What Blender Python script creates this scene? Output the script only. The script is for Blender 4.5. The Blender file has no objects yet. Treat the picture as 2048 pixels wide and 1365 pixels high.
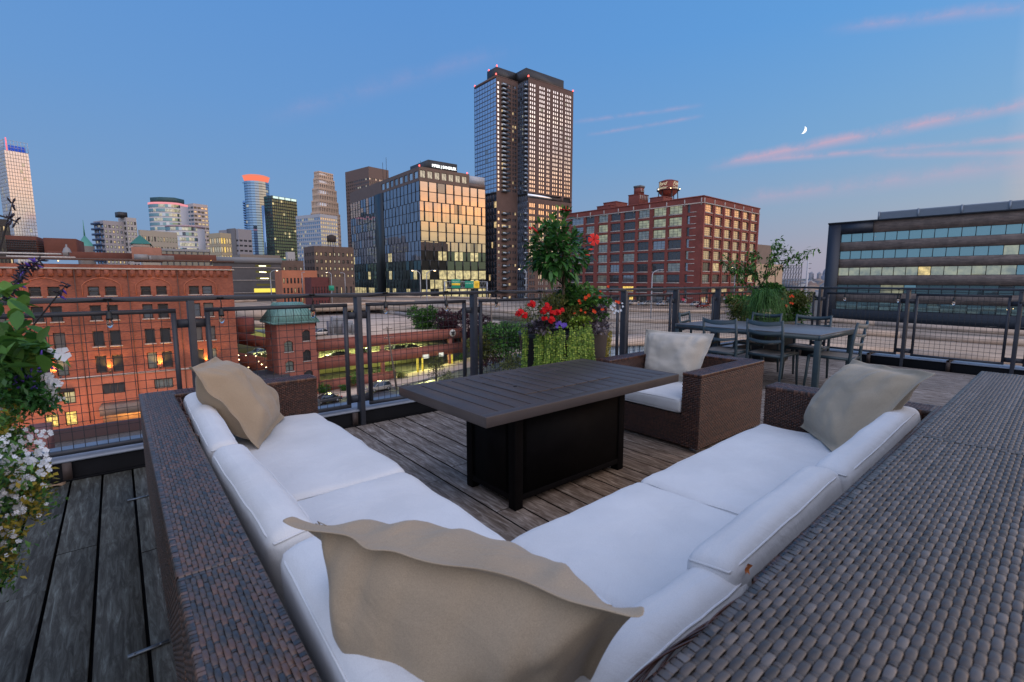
import bpy, bmesh, math, random
import numpy as np
from mathutils import Vector, Matrix, noise
random.seed(7)
RND = random.Random(11)
scene = bpy.context.scene
COL = scene.collection
R = math.radians

# ------------------------------------------------------------------ camera
F_PX, CU, CV, CAMH = 975.0, 1024.0, 682.5, 1.3        # focal length in pixels of a 2048 wide frame, eye height
PITCH = math.atan(122.5 / F_PX)
HEAD = R(51.06)                                        # heading, counter-clockwise from the railing direction (+X)
FWH = Vector((math.cos(HEAD), math.sin(HEAD), 0)); RT = Vector((math.sin(HEAD), -math.cos(HEAD), 0)); ZZ = Vector((0, 0, 1))
FW = FWH * math.cos(PITCH) - ZZ * math.sin(PITCH); UPV = FWH * math.sin(PITCH) + ZZ * math.cos(PITCH)
EYE = Vector((0, 0, CAMH))
cam = bpy.data.cameras.new('camera'); camo = bpy.data.objects.new('camera', cam); COL.objects.link(camo)
camo.matrix_world = Matrix.Translation(EYE) @ Matrix((RT, UPV, -FW)).transposed().to_4x4()
cam.sensor_width = 36.0; cam.lens = F_PX / 2048 * 36; cam.clip_start = 0.02; cam.clip_end = 30000
cam.dof.use_dof = True; cam.dof.focus_distance = 5.0; cam.dof.aperture_fstop = 7.0
scene.camera = camo
scene.render.resolution_x = 1024; scene.render.resolution_y = 682
scene.view_settings.view_transform = 'Standard'; scene.view_settings.look = 'None'
scene.view_settings.exposure = 0.0; scene.view_settings.gamma = 1.0

def ray(u, v): return FW + RT * ((u - CU) / F_PX) - UPV * ((v - CV) / F_PX)
def atz(u, v, z): d = ray(u, v); return EYE + d * ((z - CAMH) / d.z)
def aty(u, v, y): d = ray(u, v); return EYE + d * (y / d.y)
def atx(u, v, x): d = ray(u, v); return EYE + d * (x / d.x)
def atd(u, v, D): d = ray(u, v); return EYE + d * (D / d.dot(FWH))
def zat(p, v):                                         # height at which plan point p shows on image row v
    d = Vector((p[0], p[1], -CAMH)); k = (CV - v) / F_PX
    return (k * d.dot(FW) - d.dot(UPV)) / (UPV.z - k * FW.z)
def cdir(deg): a = HEAD - R(deg); return Vector((math.cos(a), math.sin(a), 0))   # deg to the right of the view
def hit(P, d, u):                                      # length along d from P to the sight line of column u
    r = ray(u, 559); rx, ry = r.x, r.y
    det = d.x * (-ry) + d.y * rx
    return (-P[0] * (-ry) - P[1] * rx) / det

# ------------------------------------------------------------------ sky
world = bpy.data.worlds.new('World'); scene.world = world; world.use_nodes = True
nt = world.node_tree; N = nt.nodes; L = nt.links; N.clear()
SUNAZ = cdir(104)                                      # where the sun has just set: to the right, behind the viewer
def nd(t, **k):
    n = N.new(t)
    for a, b in k.items(): setattr(n, a, b)
    return n
def lk(a, b): L.new(a, b)
def mth(op, a, b=None, c=None, clamp=False):
    n = nd('ShaderNodeMath', operation=op, use_clamp=clamp)
    for i, x in enumerate((a, b, c)):
        if x is None: continue
        if isinstance(x, (int, float)): n.inputs[i].default_value = x
        else: lk(x, n.inputs[i])
    return n.outputs[0]
def vdot(a, vec):
    n = nd('ShaderNodeVectorMath', operation='DOT_PRODUCT'); lk(a, n.inputs[0]); n.inputs[1].default_value = vec; return n.outputs['Value']
def mixc(bt, fac, a, b):
    n = nd('ShaderNodeMix', data_type='RGBA', blend_type=bt)
    if isinstance(fac, (int, float)): n.inputs[0].default_value = fac
    else: lk(fac, n.inputs[0])
    for i, x in ((6, a), (7, b)):
        if isinstance(x, tuple): n.inputs[i].default_value = (*x, 1)
        else: lk(x, n.inputs[i])
    return n.outputs[2]
def ramp(fac, stops, interp='LINEAR'):
    n = nd('ShaderNodeValToRGB'); n.color_ramp.interpolation = interp
    while len(n.color_ramp.elements) < len(stops): n.color_ramp.elements.new(.5)
    for e, (p, c) in zip(n.color_ramp.elements, stops):
        e.position = p; e.color = (*c, 1) if len(c) == 3 else c
    lk(fac, n.inputs[0]); return n.outputs[0]
tc = nd('ShaderNodeTexCoord'); D = tc.outputs['Generated']
sep = nd('ShaderNodeSeparateXYZ'); lk(D, sep.inputs[0]); dz = sep.outputs[2]
hx = nd('ShaderNodeVectorMath', operation='MULTIPLY'); lk(D, hx.inputs[0]); hx.inputs[1].default_value = (1, 1, 0)
hn = nd('ShaderNodeVectorMath', operation='NORMALIZE'); lk(hx.outputs[0], hn.inputs[0]); HD = hn.outputs[0]
az = vdot(HD, tuple(SUNAZ))                            # cosine to the sunset
azf = mth('MULTIPLY_ADD', az, 0.5, 0.5, clamp=True)    # 0 away, 1 at the sunset
# away from the sunset
cool = ramp(dz, [(0.0, (.185, .29, .465)), (0.06, (.180, .305, .515)), (0.14, (.168, .318, .565)), (0.3, (.128, .302, .62)), (0.55, (.090, .272, .65)), (1.0, (.06, .21, .58))])
# towards it
warm = ramp(dz, [(0.0, (.40, .345, .41)), (0.05, (.40, .37, .44)), (0.12, (.31, .40, .52)), (0.22, (.195, .39, .63)), (0.4, (.112, .34, .71)), (1.0, (.07, .23, .58))])
f1 = mth('MULTIPLY', mth('SUBTRACT', azf, 0.30), 2.1, clamp=True)
base = mixc('MIX', f1, cool, warm)
# sunset glow out of frame: a wide pale lobe and a low orange band
sq = nd('ShaderNodeVectorMath', operation='MULTIPLY'); lk(D, sq.inputs[0]); sq.inputs[1].default_value = (1, 1, 1.6)
sn = nd('ShaderNodeVectorMath', operation='NORMALIZE'); lk(sq.outputs[0], sn.inputs[0])
S2 = (SUNAZ * .8 - FWH * .6 + ZZ * 1.3).normalized()
lobe = mth('POWER', mth('MAXIMUM', vdot(sn.outputs[0], tuple(S2)), 0.0), 4.0)
az2 = mth('POWER', mth('MAXIMUM', az, 0.0), 3.2)
band = ramp(dz, [(0.0, (.40, .38, .18)), (0.07, (.55, .52, .22)), (0.105, (.95, .62, .22)), (0.135, (1.35, .60, .15)), (0.165, (1.0, .48, .22)), (0.21, (.75, .52, .40)), (0.30, (.95, .78, .68)), (0.45, (.9, .8, .75)), (0.7, (.25, .25, .27)), (0.9, (0, 0, 0))])
glow = mixc('MULTIPLY', 1.0, band, mth('MULTIPLY', az2, .12))
frontm = mth('MULTIPLY', mth('SUBTRACT', .58, vdot(D, tuple(FWH))), 3.0, clamp=True)
g2 = mixc('MULTIPLY', 1.0, mth('MULTIPLY', lobe, frontm), (.95, .80, .72))
# general brightness of the half of the sky behind the viewer
backf = mth('POWER', mth('MULTIPLY_ADD', vdot(D, tuple(-FWH * .82 + ZZ * .57)), .5, .5, clamp=True), 2.5)
g3 = mixc('MULTIPLY', 1.0, mth('MULTIPLY', backf, frontm), (.66, .58, .52))
sky = nd('ShaderNodeTexSky', sky_type='NISHITA'); sky.sun_disc = False; sky.sun_elevation = R(1.2)
sky.sun_rotation = math.atan2(SUNAZ.x, SUNAZ.y)
nis = mixc('MULTIPLY', 1.0, sky.outputs[0], (.05, .05, .05))
s1 = mixc('ADD', 1.0, base, glow); s1 = mixc('ADD', 1.0, s1, g2); s1 = mixc('ADD', 1.0, s1, g3); s1 = mixc('ADD', .3, s1, nis)
bandabs = ramp(dz, [(0.0, (.55, .42, .22)), (0.06, (.72, .66, .32)), (0.10, (1.15, .78, .32)), (0.135, (2.1, .98, .34)), (0.17, (1.6, .92, .52)), (0.21, (1.4, 1.08, .88)), (0.28, (1.65, 1.45, 1.36)), (0.42, (1.4, 1.35, 1.4)), (0.6, (.75, .82, .95))])
cn = nd('ShaderNodeTexNoise'); cn.inputs['Scale'].default_value = 3.2; cn.inputs['Detail'].default_value = 8; cn.inputs['Roughness'].default_value = .68
cm_ = nd('ShaderNodeMapping'); lk(D, cm_.inputs[0]); cm_.inputs['Scale'].default_value = (1, 1, 7); lk(cm_.outputs[0], cn.inputs[0])
bandabs = mixc('MULTIPLY', 1.0, bandabs, ramp(cn.outputs[0], [(.30, (.58, .62, .74)), (.5, (.95, .93, .95)), (.68, (1.3, 1.18, 1.05))]))
msk = mth('MULTIPLY', mth('MULTIPLY', mth('SUBTRACT', az, .50), 2.6, clamp=True), mth('MULTIPLY', mth('SUBTRACT', .62, dz), 3.5, clamp=True))
s1 = mixc('MIX', msk, s1, bandabs)
# thin pink contrails: stripes along great circles
def streak(p1, p2, w, amp, seedv, lo, hi):
    a, b = ray(*p1).normalized(), ray(*p2).normalized(); n_ = a.cross(b).normalized(); t_ = (b - a).normalized()
    nz = nd('ShaderNodeTexNoise'); nz.inputs['Scale'].default_value = 15.0; nz.inputs['Detail'].default_value = 9; nz.inputs['Roughness'].default_value = .7
    mp = nd('ShaderNodeMapping'); lk(D, mp.inputs[0]); mp.inputs['Location'].default_value = (seedv, seedv * 2, 0); lk(mp.outputs[0], nz.inputs[0])
    off = mth('MULTIPLY', mth('SUBTRACT', nz.outputs[0], 0.5), w * .9)
    d_ = mth('ABSOLUTE', mth('ADD', vdot(D, tuple(n_)), off))
    s_ = mth('SUBTRACT', 1.0, mth('DIVIDE', d_, w * .8), clamp=True)
    s_ = mth('POWER', s_, 1.5)
    t0, t1 = a.dot(t_), b.dot(t_)
    al = mth('DIVIDE', mth('SUBTRACT', vdot(D, tuple(t_)), t0), t1 - t0)
    m1 = mth('MULTIPLY', mth('SUBTRACT', al, lo), 5.0, clamp=True); m2 = mth('MULTIPLY', mth('SUBTRACT', hi, al), 4.0, clamp=True)
    ahead = mth('GREATER_THAN', vdot(D, tuple(((a + b) / 2).normalized())), 0.55)
    nb = mth('MULTIPLY_ADD', nz.outputs[0], 3.6, -1.15, clamp=True)
    return mth('MULTIPLY', mth('MULTIPLY', mth('MULTIPLY', s_, amp * .85), mth('MULTIPLY', m1, m2)), mth('MULTIPLY', nb, ahead))
cl = None
for a_ in [((1420, 334), (2048, 208), .019, .85, 1.0, -.03, 1.6), ((1480, 326), (2048, 276), .011, .6, 4.0, 0, 1.6), ((1780, 312), (2048, 306), .010, .45, 7.0, -.2, 1.6),
           ((1560, 392), (2048, 330), .026, .38, 9.0, -.3, 1.6), ((1160, 243), (1400, 212), .008, .38, 2.5, -.1, 1.05), ((1190, 268), (1400, 234), .007, .45, 3.5, -.1, 1.05),
           ((1500, 78), (2048, 14), .017, .40, 5.0, .3, 1.6), ((560, 230), (1010, 105), .03, .13, 6.0, -.1, 1.1)]:
    s_ = streak(*a_); cl = s_ if cl is None else mth('ADD', cl, s_)
s1 = mixc('MIX', mth('MINIMUM', cl, .8), s1, (.64, .41, .52))
gm = mth('MULTIPLY', mth('ADD', dz, .02), 50.0, clamp=True)       # below the horizon: dull ground light
s1 = mixc('MIX', gm, (.10, .11, .13), s1)
bgn = nd('ShaderNodeBackground'); lk(s1, bgn.inputs[0]); bgn.inputs[1].default_value = 1.0
out = nd('ShaderNodeOutputWorld'); lk(bgn.outputs[0], out.inputs[0])
# afterglow lamp, very soft and low
sl = bpy.data.lights.new('sun', 'SUN'); slo = bpy.data.objects.new('sun', sl); COL.objects.link(slo)
sl.energy = 0.5; sl.angle = R(75); sl.color = (1.0, .68, .52)
slo.rotation_euler = (-(SUNAZ * math.cos(R(7)) + ZZ * math.sin(R(7)))).to_track_quat('-Z', 'Y').to_euler()

# ------------------------------------------------------------------ materials
MATS = {}
def mat(name, base, rough=.6, metal=0.0, spec=None, var=0.0, vscale=3.0, bump=0.0, bscale=30.0, emit=None, estr=0.0, base2=None, coords='Object', stretch=None, detail=6, thr=None):
    if name in MATS: return MATS[name]
    m = bpy.data.materials.new(name); m.use_nodes = True; t = m.node_tree; b = t.nodes['Principled BSDF']
    b.inputs['Base Color'].default_value = (*base, 1); b.inputs['Roughness'].default_value = rough; b.inputs['Metallic'].default_value = metal
    if spec is not None: b.inputs['Specular IOR Level'].default_value = spec
    if emit: b.inputs['Emission Color'].default_value = (*emit, 1); b.inputs['Emission Strength'].default_value = estr
    if var or bump:
        tx = t.nodes.new('ShaderNodeTexCoord'); mp = t.nodes.new('ShaderNodeMapping'); t.links.new(tx.outputs[coords], mp.inputs[0])
        if stretch: mp.inputs['Scale'].default_value = stretch
    if var:
        nz = t.nodes.new('ShaderNodeTexNoise'); nz.inputs['Scale'].default_value = vscale; nz.inputs['Detail'].default_value = detail; nz.inputs['Roughness'].default_value = .65
        t.links.new(mp.outputs[0], nz.inputs[0])
        cr = t.nodes.new('ShaderNodeValToRGB'); t.links.new(nz.outputs[0], cr.inputs[0])
        lo = tuple(x * (1 - var) for x in base); hi = base2 if base2 else tuple(min(1, x * (1 + var)) for x in base)
        p0, p1 = thr if thr else (.3, .7)
        cr.color_ramp.elements[0].position = p0; cr.color_ramp.elements[1].position = p1
        cr.color_ramp.elements[0].color = (*lo, 1); cr.color_ramp.elements[1].color = (*hi, 1)
        t.links.new(cr.outputs[0], b.inputs['Base Color'])
    if bump:
        n2 = t.nodes.new('ShaderNodeTexNoise'); n2.inputs['Scale'].default_value = bscale; n2.inputs['Detail'].default_value = 4
        t.links.new(mp.outputs[0], n2.inputs[0])
        bp = t.nodes.new('ShaderNodeBump'); bp.inputs['Strength'].default_value = bump; bp.inputs['Distance'].default_value = .01
        t.links.new(n2.outputs[0], bp.inputs['Height']); t.links.new(bp.outputs[0], b.inputs['Normal'])
    MATS[name] = m; return m
def tintmat(name, stops, rough=.5, attr='tint', noisy=.25, nscale=60, bump=.0, spec=.5, trans=0.0):
    """colour picked per face from the 'tint' attribute"""
    m = bpy.data.materials.new(name); m.use_nodes = True; t = m.node_tree; b = t.nodes['Principled BSDF']
    at = t.nodes.new('ShaderNodeAttribute'); at.attribute_name = attr
    cr = t.nodes.new('ShaderNodeValToRGB')
    while len(cr.color_ramp.elements) < len(stops): cr.color_ramp.elements.new(.5)
    for e, (p, c) in zip(cr.color_ramp.elements, stops): e.position = p; e.color = (*c, 1)
    t.links.new(at.outputs['Fac'], cr.inputs[0])
    tx = t.nodes.new('ShaderNodeTexCoord'); nz = t.nodes.new('ShaderNodeTexNoise'); nz.inputs['Scale'].default_value = nscale; nz.inputs['Detail'].default_value = 4
    t.links.new(tx.outputs['Object'], nz.inputs[0])
    mx = t.nodes.new('ShaderNodeMix'); mx.data_type = 'RGBA'; mx.blend_type = 'MULTIPLY'; mx.inputs[0].default_value = 1
    r2 = t.nodes.new('ShaderNodeMapRange'); r2.inputs[1].default_value = .25; r2.inputs[2].default_value = .75; r2.inputs[3].default_value = 1 - noisy; r2.inputs[4].default_value = 1 + noisy
    t.links.new(nz.outputs[0], r2.inputs[0]); t.links.new(cr.outputs[0], mx.inputs[6]); t.links.new(r2.outputs[0], mx.inputs[7])
    t.links.new(mx.outputs[2], b.inputs['Base Color']); b.inputs['Roughness'].default_value = rough; b.inputs['Specular IOR Level'].default_value = spec
    if bump:
        bp = t.nodes.new('ShaderNodeBump'); bp.inputs['Strength'].default_value = bump; bp.inputs['Distance'].default_value = .002
        t.links.new(nz.outputs[0], bp.inputs['Height']); t.links.new(bp.outputs[0], b.inputs['Normal'])
    if trans:
        tr = t.nodes.new('ShaderNodeBsdfTranslucent'); t.links.new(mx.outputs[2], tr.inputs[0])
        ms = t.nodes.new('ShaderNodeMixShader'); ms.inputs[0].default_value = trans
        o = t.nodes['Material Output']; t.links.new(b.outputs[0], ms.inputs[1]); t.links.new(tr.outputs[0], ms.inputs[2]); t.links.new(ms.outputs[0], o.inputs[0])
    MATS[name] = m; return m
def brickmat(name, c1, c2, mortar, sc=1.0, bw=.24, bh=.08, big=.25, rough=.85, bscale=.25):
    m = bpy.data.materials.new(name); m.use_nodes = True; t = m.node_tree; b = t.nodes['Principled BSDF']
    uv = t.nodes.new('ShaderNodeTexCoord'); br = t.nodes.new('ShaderNodeTexBrick')
    br.inputs['Scale'].default_value = sc; br.inputs['Brick Width'].default_value = bw; br.inputs['Row Height'].default_value = bh; br.inputs['Mortar Size'].default_value = bh * .1
    br.inputs['Color1'].default_value = (*c1, 1); br.inputs['Color2'].default_value = (*c2, 1); br.inputs['Mortar'].default_value = (*mortar, 1)
    t.links.new(uv.outputs['UV'], br.inputs[0])
    nz = t.nodes.new('ShaderNodeTexNoise'); nz.inputs['Scale'].default_value = bscale; nz.inputs['Detail'].default_value = 8; nz.inputs['Roughness'].default_value = .7; t.links.new(uv.outputs['UV'], nz.inputs[0])
    mr = t.nodes.new('ShaderNodeMapRange'); mr.inputs[1].default_value = .3; mr.inputs[2].default_value = .7; mr.inputs[3].default_value = 1 - big; mr.inputs[4].default_value = 1 + big; t.links.new(nz.outputs[0], mr.inputs[0])
    mx = t.nodes.new('ShaderNodeMix'); mx.data_type = 'RGBA'; mx.blend_type = 'MULTIPLY'; mx.inputs[0].default_value = 1
    t.links.new(br.outputs[0], mx.inputs[6]); t.links.new(mr.outputs[0], mx.inputs[7]); t.links.new(mx.outputs[2], b.inputs['Base Color'])
    b.inputs['Roughness'].default_value = rough; MATS[name] = m; return m
def glassmat(name, tint, refl=.35, rough=.03, emit=None, estr=0, evar=False):
    """window glass: dark body under a coated, mirror-like face; lit rooms glow through unevenly"""
    m = bpy.data.materials.new(name); m.use_nodes = True; t = m.node_tree; b = t.nodes['Principled BSDF']
    b.inputs['Base Color'].default_value = (*[x * (.06 if max(tint) < .5 else .2) for x in tint], 1); b.inputs['Roughness'].default_value = .4
    g = t.nodes.new('ShaderNodeBsdfGlossy'); g.inputs['Color'].default_value = (*tint, 1); g.inputs['Roughness'].default_value = rough
    fr = t.nodes.new('ShaderNodeLayerWeight'); fr.inputs[0].default_value = .35
    mr = t.nodes.new('ShaderNodeMapRange'); mr.inputs[3].default_value = refl; mr.inputs[4].default_value = 1.0; t.links.new(fr.outputs['Fresnel'], mr.inputs[0])
    ms = t.nodes.new('ShaderNodeMixShader'); t.links.new(mr.outputs[0], ms.inputs[0]); t.links.new(b.outputs[0], ms.inputs[1]); t.links.new(g.outputs[0], ms.inputs[2])
    t.links.new(ms.outputs[0], t.nodes['Material Output'].inputs[0])
    if emit:
        b.inputs['Emission Color'].default_value = (*emit, 1); b.inputs['Emission Strength'].default_value = estr
        tx = t.nodes.new('ShaderNodeTexCoord'); nz = t.nodes.new('ShaderNodeTexNoise'); nz.inputs['Scale'].default_value = .55 if evar is False else evar; nz.inputs['Detail'].default_value = 4; nz.inputs['Roughness'].default_value = .6
        t.links.new(tx.outputs['UV'], nz.inputs[0])
        r2 = t.nodes.new('ShaderNodeMapRange'); r2.inputs[1].default_value = .38; r2.inputs[2].default_value = .62; r2.inputs[3].default_value = estr * .45; r2.inputs[4].default_value = estr * 1.35
        t.links.new(nz.outputs[0], r2.inputs[0]); t.links.new(r2.outputs[0], b.inputs['Emission Strength'])
    MATS[name] = m; return m

# ------------------------------------------------------------------ mesh helpers
def setp(o, label=None, cat=None, group=None, kind=None):
    if label: o['label'] = label
    if cat: o['category'] = cat
    if group: o['group'] = group
    if kind: o['kind'] = kind
    return o
def thing(name, label, cat, loc=(0, 0, 0), rotz=0.0, group=None):
    o = bpy.data.objects.new(name, None); COL.objects.link(o); o.empty_display_size = .2
    o.location = loc; o.rotation_euler = (0, 0, rotz)
    return setp(o, label, cat, group)
class MB:
    def __init__(s, off=(0, 0, 0)): s.v = []; s.f = []; s.t = []; s.mi = []; s.cur = 0; s.off = Vector(off); s.tint = 0.5
    def add(s, vs, fs, tint=None):
        n = len(s.v); o = s.off
        s.v += [(p[0] - o.x, p[1] - o.y, p[2] - o.z) for p in vs]; s.f += [tuple(i + n for i in f) for f in fs]
        s.t += [s.tint if tint is None else tint] * len(fs); s.mi += [s.cur] * len(fs); return s
    def box(s, x0, x1, y0, y1, z0, z1, M=None, tint=None):
        vs = [(x, y, z) for z in (z0, z1) for y in (y0, y1) for x in (x0, x1)]
        if M is not None: vs = [tuple(M @ Vector(p)) for p in vs]
        return s.add(vs, [(0, 2, 3, 1), (4, 5, 7, 6), (0, 1, 5, 4), (2, 6, 7, 3), (0, 4, 6, 2), (1, 3, 7, 5)], tint)
    def bar(s, a, b, w, h, up=(0, 0, 1), tint=None):      # rectangular bar from a to b
        a, b = Vector(a), Vector(b); d = (b - a).normalized(); up = Vector(up)
        if abs(d.dot(up)) > .98: up = Vector((1, 0, 0))
        x = d.cross(up).normalized() * w / 2; y = x.cross(d).normalized() * h / 2
        vs = [a - x - y, a + x - y, a + x + y, a - x + y, b - x - y, b + x - y, b + x + y, b - x + y]
        return s.add(vs, [(0, 1, 2, 3), (7, 6, 5, 4), (0, 4, 5, 1), (1, 5, 6, 2), (2, 6, 7, 3), (3, 7, 4, 0)], tint)
    def tube(s, pts, r, n=8, tint=None, cap=True):
        pts = [Vector(p) for p in pts]; rs = r if isinstance(r, (list, tuple)) else [r] * len(pts)
        vs = []; up = None
        for i, p in enumerate(pts):
            d = (pts[min(i + 1, len(pts) - 1)] - pts[max(i - 1, 0)]).normalized()
            if up is None: up = Vector((0, 0, 1)) if abs(d.z) < .9 else Vector((1, 0, 0))
            x = d.cross(up).normalized(); y = x.cross(d).normalized(); up = y
            vs += [p + (x * math.cos(2 * math.pi * k / n) + y * math.sin(2 * math.pi * k / n)) * rs[i] for k in range(n)]
        fs = [(i * n + k, i * n + (k + 1) % n, (i + 1) * n + (k + 1) % n, (i + 1) * n + k) for i in range(len(pts) - 1) for k in range(n)]
        if cap: fs += [tuple(range(n))[::-1], tuple((len(pts) - 1) * n + k for k in range(n))]
        return s.add(vs, fs, tint)
    def lathe(s, prof, c=(0, 0, 0), n=24, tint=None):
        vs = [(c[0] + r * math.cos(2 * math.pi * k / n), c[1] + r * math.sin(2 * math.pi * k / n), c[2] + z) for r, z in prof for k in range(n)]
        fs = [(i * n + k, i * n + (k + 1) % n, (i + 1) * n + (k + 1) % n, (i + 1) * n + k) for i in range(len(prof) - 1) for k in range(n)]
        return s.add(vs, fs, tint)
    def prism(s, poly, z0, z1, tint=None):
        n = len(poly); z0s = z0 if isinstance(z0, (list, tuple)) else [z0] * n; z1s = z1 if isinstance(z1, (list, tuple)) else [z1] * n
        ar = sum(poly[i][0] * poly[(i + 1) % n][1] - poly[(i + 1) % n][0] * poly[i][1] for i in range(n))
        if ar < 0: poly = poly[::-1]; z0s = z0s[::-1]; z1s = z1s[::-1]
        vs = [(p[0], p[1], z) for p, z in zip(poly, z0s)] + [(p[0], p[1], z) for p, z in zip(poly, z1s)]
        return s.add(vs, [tuple(range(n))[::-1], tuple(range(n, 2 * n))] + [(i, (i + 1) % n, n + (i + 1) % n, n + i) for i in range(n)], tint)
    def grid(s, P, close_u=False, tint=None):             # P[i][j] points
        a, b = len(P), len(P[0]); vs = [p for row in P for p in row]
        fs = [(i * b + j, i * b + j + 1, ((i + 1) % a) * b + j + 1, ((i + 1) % a) * b + j) for i in range(a if close_u else a - 1) for j in range(b - 1)]
        return s.add(vs, fs, tint)
    def build(s, name, m, parent=None, smooth=False, bevel=0.0, kind=None, loc=None, uvscale=1.0):
        me = bpy.data.meshes.new(name)
        if len(s.f) > 0:
            nv = len(s.v); co = np.array(s.v, dtype=np.float64).reshape(-1, 3)
            ls = np.array([len(f) for f in s.f]); li = np.fromiter((i for f in s.f for i in f), dtype=np.int64)
            me.vertices.add(nv); me.vertices.foreach_set('co', co.ravel())
            me.loops.add(len(li)); me.loops.foreach_set('vertex_index', li)
            me.polygons.add(len(ls)); me.polygons.foreach_set('loop_start', np.concatenate([[0], np.cumsum(ls)[:-1]])); me.polygons.foreach_set('loop_total', ls)
            me.update(calc_edges=True)
            ta = me.attributes.new('tint', 'FLOAT', 'FACE'); ta.data.foreach_set('value', np.array(s.t, dtype=np.float32))
            nr = np.zeros(len(ls) * 3); me.polygons.foreach_get('normal', nr); nr = nr.reshape(-1, 3)
            ln = np.repeat(nr, ls, axis=0); lc = co[li]
            hor = np.abs(ln[:, 2]) > .7
            hl = np.hypot(ln[:, 0], ln[:, 1]) + 1e-9
            uu = np.where(hor, lc[:, 0], (-ln[:, 1] * lc[:, 0] + ln[:, 0] * lc[:, 1]) / hl); vv = np.where(hor, lc[:, 1], lc[:, 2])
            uvl = me.uv_layers.new(name='UVMap'); uvl.data.foreach_set('uv', (np.stack([uu, vv], 1) * uvscale).astype(np.float32).ravel())
            if smooth: me.polygons.foreach_set('use_smooth', np.ones(len(ls), dtype=bool))
        for q in (m if isinstance(m, (list, tuple)) else [m]): me.materials.append(q)
        if isinstance(m, (list, tuple)) and len(s.mi) == len(s.f): me.polygons.foreach_set('material_index', np.array(s.mi, dtype=np.int32))
        o = bpy.data.objects.new(name, me); COL.objects.link(o)
        if parent: o.parent = parent
        if loc is not None: o.location = loc
        if bevel:
            b = o.modifiers.new('bevel', 'BEVEL'); b.width = bevel; b.segments = 2; b.limit_method = 'ANGLE'; b.angle_limit = R(40)
        if kind: o['kind'] = kind
        return o
def struct(mb, name, m, label=None, **k):
    o = mb.build(name, m, kind='structure', **k)
    if label: o['label'] = label
    return o
def solo(mb, name, m, label, cat, group=None, kind=None, loc=(0, 0, 0), **k):
    """a thing that is one mesh; mb must be in local coordinates"""
    o = mb.build(name, m, loc=loc, **k); return setp(o, label, cat, group, kind)
def copy_tree(o, parent=None):
    c = o.copy(); COL.objects.link(c)
    if parent: c.parent = parent
    for ch in list(o.children): copy_tree(ch, c)
    return c
def text_part(name, s, size, m, parent, M, ext=.02, shear=0.0, bold=0.0):
    cu = bpy.data.curves.new(name, 'FONT'); cu.body = s; cu.size = size; cu.extrude = ext; cu.align_x = 'CENTER'; cu.align_y = 'CENTER'; cu.shear = shear; cu.offset = bold
    tmp = bpy.data.objects.new(name + '_src', cu); COL.objects.link(tmp)
    dg = bpy.context.evaluated_depsgraph_get(); me = bpy.data.meshes.new_from_object(tmp.evaluated_get(dg)); bpy.data.objects.remove(tmp); bpy.data.curves.remove(cu)
    me.materials.clear(); me.materials.append(m)
    o = bpy.data.objects.new(name, me); COL.objects.link(o); o.parent = parent; o.matrix_local = M
    return o
def wallM(x, y, z, ang): return Matrix.Translation((x, y, z)) @ Matrix.Rotation(ang, 4, 'Z') @ Matrix.Rotation(R(90), 4, 'X')
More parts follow.
